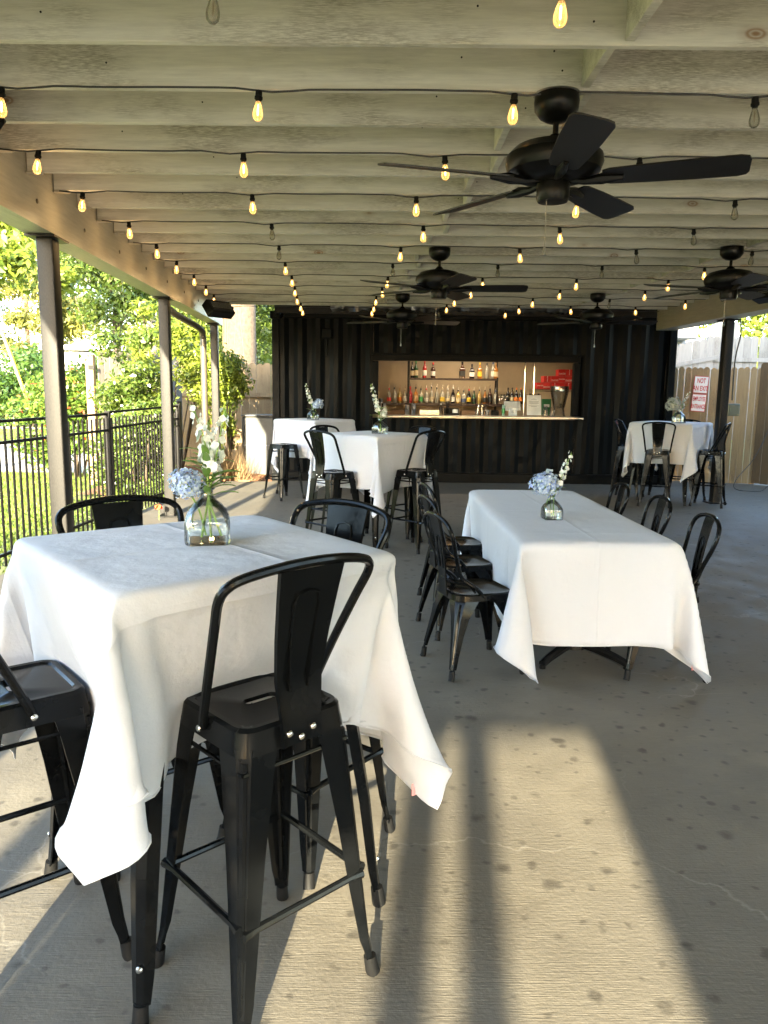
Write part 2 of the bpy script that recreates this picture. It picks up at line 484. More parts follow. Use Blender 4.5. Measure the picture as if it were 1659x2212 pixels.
def emis(name, c, s):
    m, nt, b = new_mat(name)
    b.inputs['Base Color'].default_value = (*c, 1)
    b.inputs['Emission Color'].default_value = (*c, 1)
    b.inputs['Emission Strength'].default_value = s
    return m
MAT['filament'] = emis('glowing filament', (1.0, .60, .22), 2.4)
MAT['filament_off'] = plain('dead filament', (.35, .28, .18), .5)
MAT['lamp_panel'] = emis('warm lamp panel', (1.0, .72, .42), 2.0)

def bulb_glass(name, lit):
    m, nt, b = new_mat(name)
    nt.nodes.remove(b)
    tr = ND(nt, 'ShaderNodeBsdfTransparent'); tr.inputs[0].default_value = (1.0, .84, .58, 1) if lit else (.86, .84, .80, 1)
    gl = ND(nt, 'ShaderNodeBsdfGlossy', Roughness=.05)
    fr = ND(nt, 'ShaderNodeFresnel', IOR=1.45)
    mx = ND(nt, 'ShaderNodeMixShader'); L(nt, fr.outputs[0], mx.inputs[0]); L(nt, tr.outputs[0], mx.inputs[1]); L(nt, gl.outputs[0], mx.inputs[2])
    out = mx.outputs[0]
    df = ND(nt, 'ShaderNodeBsdfTranslucent'); df.inputs[0].default_value = (.8, .78, .70, 1)
    d2 = ND(nt, 'ShaderNodeBsdfDiffuse'); d2.inputs[0].default_value = (.7, .68, .62, 1)
    ad2 = ND(nt, 'ShaderNodeMixShader', Fac=.5); L(nt, df.outputs[0], ad2.inputs[1]); L(nt, d2.outputs[0], ad2.inputs[2])
    m3 = ND(nt, 'ShaderNodeMixShader', Fac=.22); L(nt, out, m3.inputs[1]); L(nt, ad2.outputs[0], m3.inputs[2]); out = m3.outputs[0]
    if lit:
        em = ND(nt, 'ShaderNodeEmission', Strength=.035); em.inputs[0].default_value = (1.0, .50, .14, 1)
        ad = ND(nt, 'ShaderNodeAddShader'); L(nt, out, ad.inputs[0]); L(nt, em.outputs[0], ad.inputs[1]); out = ad.outputs[0]
    L(nt, out, nt.nodes['Material Output'].inputs[0])
    return m
MAT['bulb_lit'] = bulb_glass('amber bulb glass', True)
MAT['bulb_off'] = bulb_glass('clear bulb glass', False)
MAT['glass'] = glass('clear glass', (.975, .985, .98), .02, .1)
MAT['water'] = glass('water', (.965, .98, .965), .02, .1, 1.33)
MAT['plastic_clear'] = glass('clear plastic', (.86, .86, .84), .12, .5)

def container_paint():
    m, nt, b = new_mat('black container paint')
    v = coords(nt, (1, 1, .4), rand=False); a = noise(nt, v, 3, 5, .6)
    L(nt, ramp(nt, a, [(.3, (.002, .0026, .003)), (.7, (.0045, .0055, .006))]), b.inputs['Base Color'])
    L(nt, ramp(nt, noise(nt, v, 9, 4, .7), [(.3, .30), (.7, .46)]), b.inputs['Roughness'])
    bump(nt, b, noise(nt, coords(nt, (1, 1, 1), rand=False), 2.2, 3), .35, .03)
    b.inputs['Specular IOR Level'].default_value = .05
    return m
MAT['container'] = container_paint()
# ------------------------------------------------------------------ ground and slab
def sheet(name, pts, z, m, kind='structure', thick=None):
    mb = MB()
    top = [Vector((x, y, z)) for x, y in pts]
    n = len(top)
    if thick:
        bot = [Vector((x, y, z - thick)) for x, y in pts]
        mb.add(top + bot, [tuple(range(n))] + [tuple(range(2 * n - 1, n - 1, -1))] + [(i, n + i, n + (i + 1) % n, (i + 1) % n) for i in range(n)])
    else:
        mb.add(top, [tuple(range(n))])
    return tag(mb.build(name, m, smooth=0), kind=kind)

sheet('ground', [(-160, -60), (160, -60), (160, 260), (-160, 260)], -.14, MAT['lawn'])
sheet('patio_floor', [(-3.12, 1.0), (-3.3, -9), (9.5, -9), (9.5, 17), (-1.9, 16.5), (-1.9, 12.85), (-2.98, 12.8), (-3.1, 6.1)], 0, MAT['concrete'], thick=.16)
sheet('bounce_ground', [(-14, -9.05), (20, -9.05), (20, -40), (-12, -40)], -.10, MAT['drive'])  # pale ground out of view, added to bounce sunlight onto the joists
sheet('driveway', [(-60, 15.9), (-4.9, 15.0), (-4.6, 17.5), (-6.0, 22.5), (-60, 24.5)], -.136, MAT['drive'])
sheet('footpath', [(-90, 33), (-7, 31), (-7, 33), (-90, 35.5)], -.134, MAT['drive'])

def mulch():
    rng = random.Random(3)
    nx, ny = 34, 30
    vs = []
    for j in range(ny):
        for i in range(nx):
            x = -4.7 + 2.85 * i / (nx - 1); y = 11.6 + 5.0 * j / (ny - 1)
            inside = x > -3.05 and y < 12.95
            z = -.10 + .03 * rng.random() + .16 * math.exp(-((x + 3.2) ** 2 + (y - 14.6) ** 2) / 1.5)
            if inside: z = -.13
            vs.append((x, y, z))
    fs = [(j * nx + i, j * nx + i + 1, (j + 1) * nx + i + 1, (j + 1) * nx + i) for j in range(ny - 1) for i in range(nx - 1)]
    return tag(MB().add(vs, fs).build('mulch_bed', MAT['mulch'], smooth=60), kind='structure')
mulch()

# ------------------------------------------------------------------ pavilion roof
def XL(y): return -2.25 - .0506 * (y - 4.68)      # inner face of the left beam
def XR(y): return 4.50 - .056 * (y - 10.8)        # inner face of the right beam
YF, YB = -7.3, 12.70  # roof end behind the viewpoint, placed for the sun patch edge
roof = thing('pavilion_roof', 'long cream painted timber roof of closely set joists over the patio', 'roof')
JZ0, JZ1 = 2.84, 3.075
k = 0
y = 3.25 - .46 * 22
joist_Y = []
while y < YB:
    joist_Y.append(y); y += .46
joist_me = {}
rj = random.Random(5)
for y in joist_Y:
    x0, x1 = XL(y) + .004, XR(y) - .004
    mb = MB().box((0, 0, 0), (x1 - x0, .038, JZ1 - JZ0), bev=.003)
    o = mb.build('joist', MAT['cream_wood'], roof, smooth=0)
    o.location = ((x0 + x1) / 2, y + rj.uniform(-.008, .008), (JZ0 + JZ1) / 2 + rj.uniform(-.003, .003))
    o.rotation_euler = (R(rj.uniform(-.8, .8)), 0, R(-.35 + rj.uniform(-.1, .1)))
# blocking along two lines
blk = MB().box((0, 0, 0), (.038, .415, .20), bev=.003).build('blocking', MAT['cream_wood'], roof, smooth=0)
blk.location = (0.93, 3.02, 2.955)
for (bx, by, sl) in ((0.93, 3.25, -.10), (3.35, 7.18, -.075)):
    for i, y in enumerate(joist_Y[:-1]):
        if y < -2 or (bx > 2 and y < 2): continue
        if abs(y - 2.79) < .05 and bx < 2: continue
        o = blk.copy(); col.objects.link(o); o.parent = roof
        yy = y + .23
        if bx < 2 and yy > 4.0: xx = .66 - .085 * (yy - 4.2) + (.05 if i % 2 else -.03)
        else: xx = bx + sl * (yy - by) + (.05 if i % 2 else -.03)
        o.location = (xx, yy, 2.955)
nl = MB()
for y in joist_Y:
    if y < 2.5: continue
    for bx, dz in ((.66 - .085 * (y - 4.2), .05), (.70 - .085 * (y - 4.2), -.03), (.25 - .085 * (y - 4.2), .02), (3.35 - .075 * (y - 7.18), .04), (-1.2 + .3 * math.sin(y * 5), -.02), (1.9 + .5 * math.sin(y * 9), .03)):
        nl.lathe([(.0045, 0), (.0045, -.002), (.001, -.0025)], 6, (bx + .03 * math.sin(y * 31), y - .022, 2.955 + dz), T=Matrix.Rotation(R(-90), 4, 'X'))
tag(nl.build('nail_head', MAT['satin_black'], roof), kind='stuff')
def skew_beam(name, fx, side, z0, z1, w, m):
    a, b_ = YF, YB + .12
    xs = (fx(a), fx(b_))
    vs = []
    for (yy, x) in ((a, xs[0]), (b_, xs[1])):
        for dx, z in ((0, z0), (side * w, z0), (side * w, z1), (0, z1)):
            vs.append((x + dx, yy, z))
    mb = MB().add(vs, [(0, 1, 2, 3), (7, 6, 5, 4), (0, 4, 5, 1), (1, 5, 6, 2), (2, 6, 7, 3), (3, 7, 4, 0)])
    return mb.build(name, m, roof, smooth=0)
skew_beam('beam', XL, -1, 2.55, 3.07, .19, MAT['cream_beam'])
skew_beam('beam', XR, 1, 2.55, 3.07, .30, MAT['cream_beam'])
MB().box(((XL(YF) + XR(YF)) / 2, YF + .02, 2.955), (XR(YF) - XL(YF) + .3, .05, .25)).build('sun_edge_header', MAT['cream_wood'], roof, smooth=0)  # unseen board added so its shadow ends the floor sun patch
# deck boards above the joists
deck = MB()
yy = YF
while yy < 13.6:
    x0, x1 = XL(yy) - .56, XR(yy) + .72  # right overhang, out of view, widened to shade the plank fence
    deck.box(((x0 + x1) / 2, yy + .092, 3.095), (x1 - x0, .184, .022))
    yy += .19
tag(deck.build('deck_board', MAT['cream_wood'], roof, smooth=0), kind='stuff')
sheet_r = MB().add([(XL(YF) - .59, YF - .05, 3.112), (XR(YF) + .75, YF - .05, 3.112), (XR(13.7) + .75, 13.7, 3.112), (XL(13.7) - .59, 13.7, 3.112)], [(0, 1, 2, 3)]).build('roof_sheet', MAT['house_roof'], roof, smooth=0)
MB().box((1.32, 12.945, 2.922), (6.3, .03, .315)).build('gap_cover_board', MAT['satin_black'], roof, smooth=0)  # black board added to hide the bright gap above the container
skew_beam('gutter', lambda y: XL(y) - .56, -1, 2.98, 3.10, .11, MAT['downpipe'])
# beam hanger bolts, drawn rings of wood filler on the left beam
bl = MB()
for i, y in enumerate(joist_Y):
    if 3 < y < 12.5 and i % 2 == 0:
        T = Matrix.Rotation(R(90), 4, 'Y')
        bl.lathe([(.016, 0), (.016, .005), (.009, .008)], 8, (XL(y + .15), y + .15, 2.70), T=T)
tag(bl.build('bolt_head', MAT['downpipe'], roof), kind='stuff')
# screw dots near blocking
# joist hangers: small steel angles where joists meet the left beam
hg = MB().box((0, 0, 0), (.10, .05, .008)).box((0, .026, .06), (.10, .003, .13)).build('joist_hanger', MAT['cream_beam'], roof, smooth=0)
first = True
for y in joist_Y:
    if y < 2: continue
    o = hg if first else hg.copy()
    if not first: col.objects.link(o); o.parent = roof
    first = False
    o.location = (XL(y) + .055, y, JZ0 - .008)

# posts
def make_post(label):
    t = thing('steel_post', label, 'post', group='steel posts carrying the pavilion beams')
    mb = MB()
    mb.loft([[p for p in rrect(.058, .066, .010, z, 3)] for z in (0, 2.53)])
    mb.build('shaft', MAT['post'], t)
    MB().box((0, 0, 2.538), (.20, .30, .014)).build('cap_plate', MAT['satin_black'], t, smooth=0)
    MB().box((0, 0, .008), (.24, .24, .016)).build('base_plate', MAT['satin_black'], t, smooth=0)
    return t
p0 = make_post('wide grey steel post at the left, nearest of those in view')
labels = {5.63: 'wide grey steel post at the left, nearest of those in view',
          9.14: 'grey steel post in the middle of the fence side, behind the near flowers',
          12.55: 'grey steel post at the far end with the downpipe beside it'}
first = True
for y in (-4.9, -1.39, 2.12, 5.63, 9.14, 12.55):
    o = p0 if first else copy_tree(p0)
    first = False
    o.location = (XL(y) - .09, y, 0); o.rotation_euler = (0, 0, R(3))
    o['label'] = labels.get(y, 'grey steel post on the fence side, ' + {2.12: 'just left of the frame', -1.39: 'first behind the viewpoint', -4.9: 'second behind the viewpoint'}.get(y, ''))
for y in (-3.3, .2, 3.75, 7.3, 10.88):
    o = copy_tree(p0); o.location = (XR(y) + (.22 if y > 10 else .10), y, 0); o.rotation_euler = (0, 0, R(3))
    o['label'] = 'dark steel post at the right end by the plank fence' if y > 10 else 'dark steel post on the right, outside the frame, ' + {7.3: 'next to the one by the fence', 3.75: 'level with the nearest fan', .2: 'level with the viewpoint', -3.3: 'first behind the viewpoint', -6.9: 'last behind the viewpoint'}.get(y, '')

# added unseen wall behind the viewpoint, gaps cut to shape the sun stripes
ew = thing('sun_stripe_wall', 'added unseen wall behind the viewpoint, its gaps shaping the sun stripes', 'wall')
YW = -7.15
mb = MB()
def slab_box(x0, x1, z0, z1, y0=YW, w=.12): mb.box(((x0 + x1) / 2, y0, (z0 + z1) / 2), (x1 - x0, w, z1 - z0))
slab_box(-1.80, -1.13, 0, 2.82)
slab_box(-.845, -.71, 0, 2.82)
slab_box(-.63, -.505, 0, 2.82)
slab_box(-.05, 1.35, 0, 2.82)
mb.build('wall', MAT['white_siding'], ew, smooth=0)

rb_ = thing('added_shade_block', 'added unseen block right of the patio, shading the plank fences', 'building', (0, 0, 0))  # unseen volume added to keep low sun off the right fences
q0, q1 = XR(2) + .75, XR(9.3) + .75
def prism4(P, z0, z1): return MB().add([(x, y, z) for z in (z0, z1) for x, y in P], [(3, 2, 1, 0), (4, 5, 6, 7), (0, 1, 5, 4), (1, 2, 6, 5), (2, 3, 7, 6), (3, 0, 4, 7)])
prism4([(q0, 2), (12, 2), (12, 9.3), (q1, 9.3)], 0, 6.0).build('wall', MAT['white_siding'], rb_, smooth=0)
prism4([(q0 - .15, 1.8), (12.2, 1.8), (12.2, 9.5), (q1 - .15, 9.5)], 6.0, 6.15).build('roof', MAT['house_roof'], rb_, smooth=0)
MB().box((XR(5) + .76, 5, 1.6), (.06, 1.6, 1.3)).build('window', MAT['grille'], rb_, smooth=0)
# ------------------------------------------------------------------ shipping container bar
YC = 13.03
X0, X1, CZ = -1.89, 4.82, 2.80
OX0, OX1, OZ0, OZ1 = -.12, 3.12, 1.14, 2.02
cont = thing('shipping_container', 'black corrugated shipping container bar with wide serving hatch', 'container')
def corr(x0, x1, z0, z1, yf, name='front_panel', per=.30, d=.04, pieces=1):
    """corrugated sheet between x0 and x1"""
    xs = []
    x = x0; n = 0
    seg = [(.26, 0, 0), (.24, 0, 1), (.26, 1, 1), (.24, 1, 0)]
    pts = [(x0, 0)]
    off = (x0 - X0) % per / per
    import itertools
    # walk the pattern from the container's corner
    X = X0 + .12; lvl = 0; P = [(X, 0)]
    while X < X1:
        for ln, a, b_ in seg:
            X += ln * per; P.append((X, b_))
    def lv(x):
        for (a, la), (b_, lb) in zip(P, P[1:]):
            if a <= x <= b_: return la + (lb - la) * (x - a) / (b_ - a)
        return 0
    Q = [(x0, lv(x0))] + [(a, l) for a, l in P if x0 < a < x1] + [(x1, lv(x1))]
    mb = MB()
    rows = 6
    vs = []
    rr = random.Random(int(x0 * 100) + int(z0 * 10))
    for j in range(rows + 1):
        z = z0 + (z1 - z0) * j / rows
        for a, l in Q: vs.append((a + (rr.uniform(-.003, .003) if 0 < j < rows else 0), yf + l * d + (rr.uniform(-.005, .005) if 0 < j < rows else 0), z))
    n = len(Q)
    mb.add(vs, [(j * n + i, j * n + i + 1, (j + 1) * n + i + 1, (j + 1) * n + i) for j in range(rows) for i in range(n - 1)])
    return mb.build(name, MAT['container'], cont, smooth=0, recalc=False)
yf = YC + .03
corr(X0 + .12, OX0 - .09, .16, CZ - .10, yf)
corr(OX1 + .09, X1 - .12, .16, CZ - .10, yf)
corr(OX0 - .09, OX1 + .09, OZ1 + .12, CZ - .10, yf)
corr(OX0 - .09, OX1 + .09, .16, OZ0 - .06, yf)
for x in (X0 + .06, X1 - .06):
    MB().box((x, YC + .05, CZ / 2), (.12, .14, CZ - .20), bev=.008).build('corner_post', MAT['container'], cont, smooth=0)
    for z in (.06, CZ - .06):
        MB().box((x, YC + .035, z), (.17, .19, .118), bev=.01).box((x, YC - .066, z + .005), (.05, .012, .07), m=1).build('corner_casting', [MAT['container'], MAT['rubber']], cont, smooth=0)
MB().box(((X0 + X1) / 2, YC + .04, CZ - .05), (X1 - X0 - .36, .09, .10), bev=.006).build('top_rail', MAT['container'], cont, smooth=0)
MB().box(((X0 + X1) / 2, YC + .03, .08), (X1 - X0 - .36, .12, .16), bev=.006).build('bottom_rail', MAT['container'], cont, smooth=0)
# hatch frame
fr = MB()
fr.box(((OX0 + OX1) / 2, YC + .0, OZ1 + .055), (OX1 - OX0 + .20, .12, .10), bev=.005)
fr.box(((OX0 + OX1) / 2, YC - .05, OZ1 + .115), (OX1 - OX0 + .24, .05, .03), bev=.005)
for x in (OX0 - .05, OX1 + .05): fr.box((x, YC, (OZ0 + OZ1) / 2), (.098, .12, OZ1 - OZ0 - .002), bev=.005)
fr.build('hatch_frame', MAT['container'], cont, smooth=0)
MB().box((1.6, YC - .10, 1.117), (3.32, .42, .034), bev=.008).build('serving_ledge', MAT['dull_metal'], cont, smooth=0)
MB().box((1.5, YC + .40, 1.09), (3.24, .56, .03), bev=.004).build('counter', MAT['dull_metal'], cont, smooth=0)
# shell: sides, back, roof, floor
MB().box((X0 + .04, YC + 1.30, CZ / 2), (.04, 2.3, CZ - .1)).build('side_wall', MAT['container'], cont, smooth=0)
MB().box((X1 - .04, YC + 1.30, CZ / 2), (.04, 2.3, CZ - .1)).build('side_wall', MAT['container'], cont, smooth=0)
MB().box(((X0 + X1) / 2, YC + 2.46, CZ / 2), (X1 - X0, .04, CZ - .1)).build('back_wall', MAT['container'], cont, smooth=0)
MB().box(((X0 + X1) / 2, YC + 1.27, CZ - .03), (X1 - X0 - .02, 2.36, .03)).build('roof', MAT['container'], cont, smooth=0)
# painted lining inside
ln = MB()
ln.box((1.69, YC + 2.40, 1.4), (4.04, .03, 2.5)); ln.box((-.32, YC + 1.4, 1.4), (.03, 2.1, 2.5)); ln.box((3.70, YC + 1.4, 1.4), (.03, 2.1, 2.5))
ln.box((1.69, YC + 1.3, 2.62), (4.04, 2.2, .02))
ln.build('lining', MAT['tan_wall'], cont, smooth=0)
MB().box((1.69, YC + 1.35, .1), (4.0, 2.2, .03)).build('floor', MAT['brown_board'], cont, smooth=0)
# lit ceiling lamp inside the bar, above the hatch's sight line
lmp = thing('ceiling_lamp', 'warm lit lamp under the ceiling inside the container bar', 'lamp', (1.5, YC + 1.2, 2.585))
MB().box((0, 0, 0), (1.2, .12, .03), bev=.004).build('housing', MAT['white_plastic'], lmp, smooth=0)
MB().box((0, 0, -.019), (1.15, .09, .006)).build('diffuser', MAT['lamp_panel'], lmp, smooth=0)
ld = bpy.data.lights.new('bar_lamp_light', 'AREA'); ld.shape = 'RECTANGLE'; ld.size = 1.1; ld.size_y = .1; ld.energy = 2.0; ld.color = (1, .80, .56)
lo = bpy.data.objects.new('lamp_light', ld); col.objects.link(lo); lo.parent = lmp; lo.location = (0, 0, -.03)

# crumpled foil flashing between the roof end and the container
def foil():
    rr = random.Random(11); nx = 90; vs = []
    for i in range(nx):
        x = -.9 + 3.9 * i / (nx - 1)
        for j, (yy, zz) in enumerate(((12.76, 2.95), (12.80, 2.89), (12.85, 2.84), (12.90, 2.81))):
            vs.append((x + rr.uniform(-.02, .02), yy + rr.uniform(-.02, .02), zz + rr.uniform(-.022, .022)))
    fs = [(i * 4 + j, (i + 1) * 4 + j, (i + 1) * 4 + j + 1, i * 4 + j + 1) for i in range(nx - 1) for j in range(3)]
    o = MB().add(vs, fs).build('foil_flashing', MAT['foil'], None, smooth=25)
    tag(o, 'crumpled silver foil strip between the roof end and the black container', 'flashing')
foil()
# small fittings on the container front
cb = thing('junction_box', 'black junction box high on the left of the container front', 'electrical box', (-.98, YC - .015, 2.45))
MB().box((0, 0, 0), (.16, .08, .16), bev=.01).build('housing', MAT['container'], cb, smooth=0)
MB().tube([(0, -.0, -.08), (0, .0, -.35)], .014, 8).build('conduit', MAT['container'], cb)
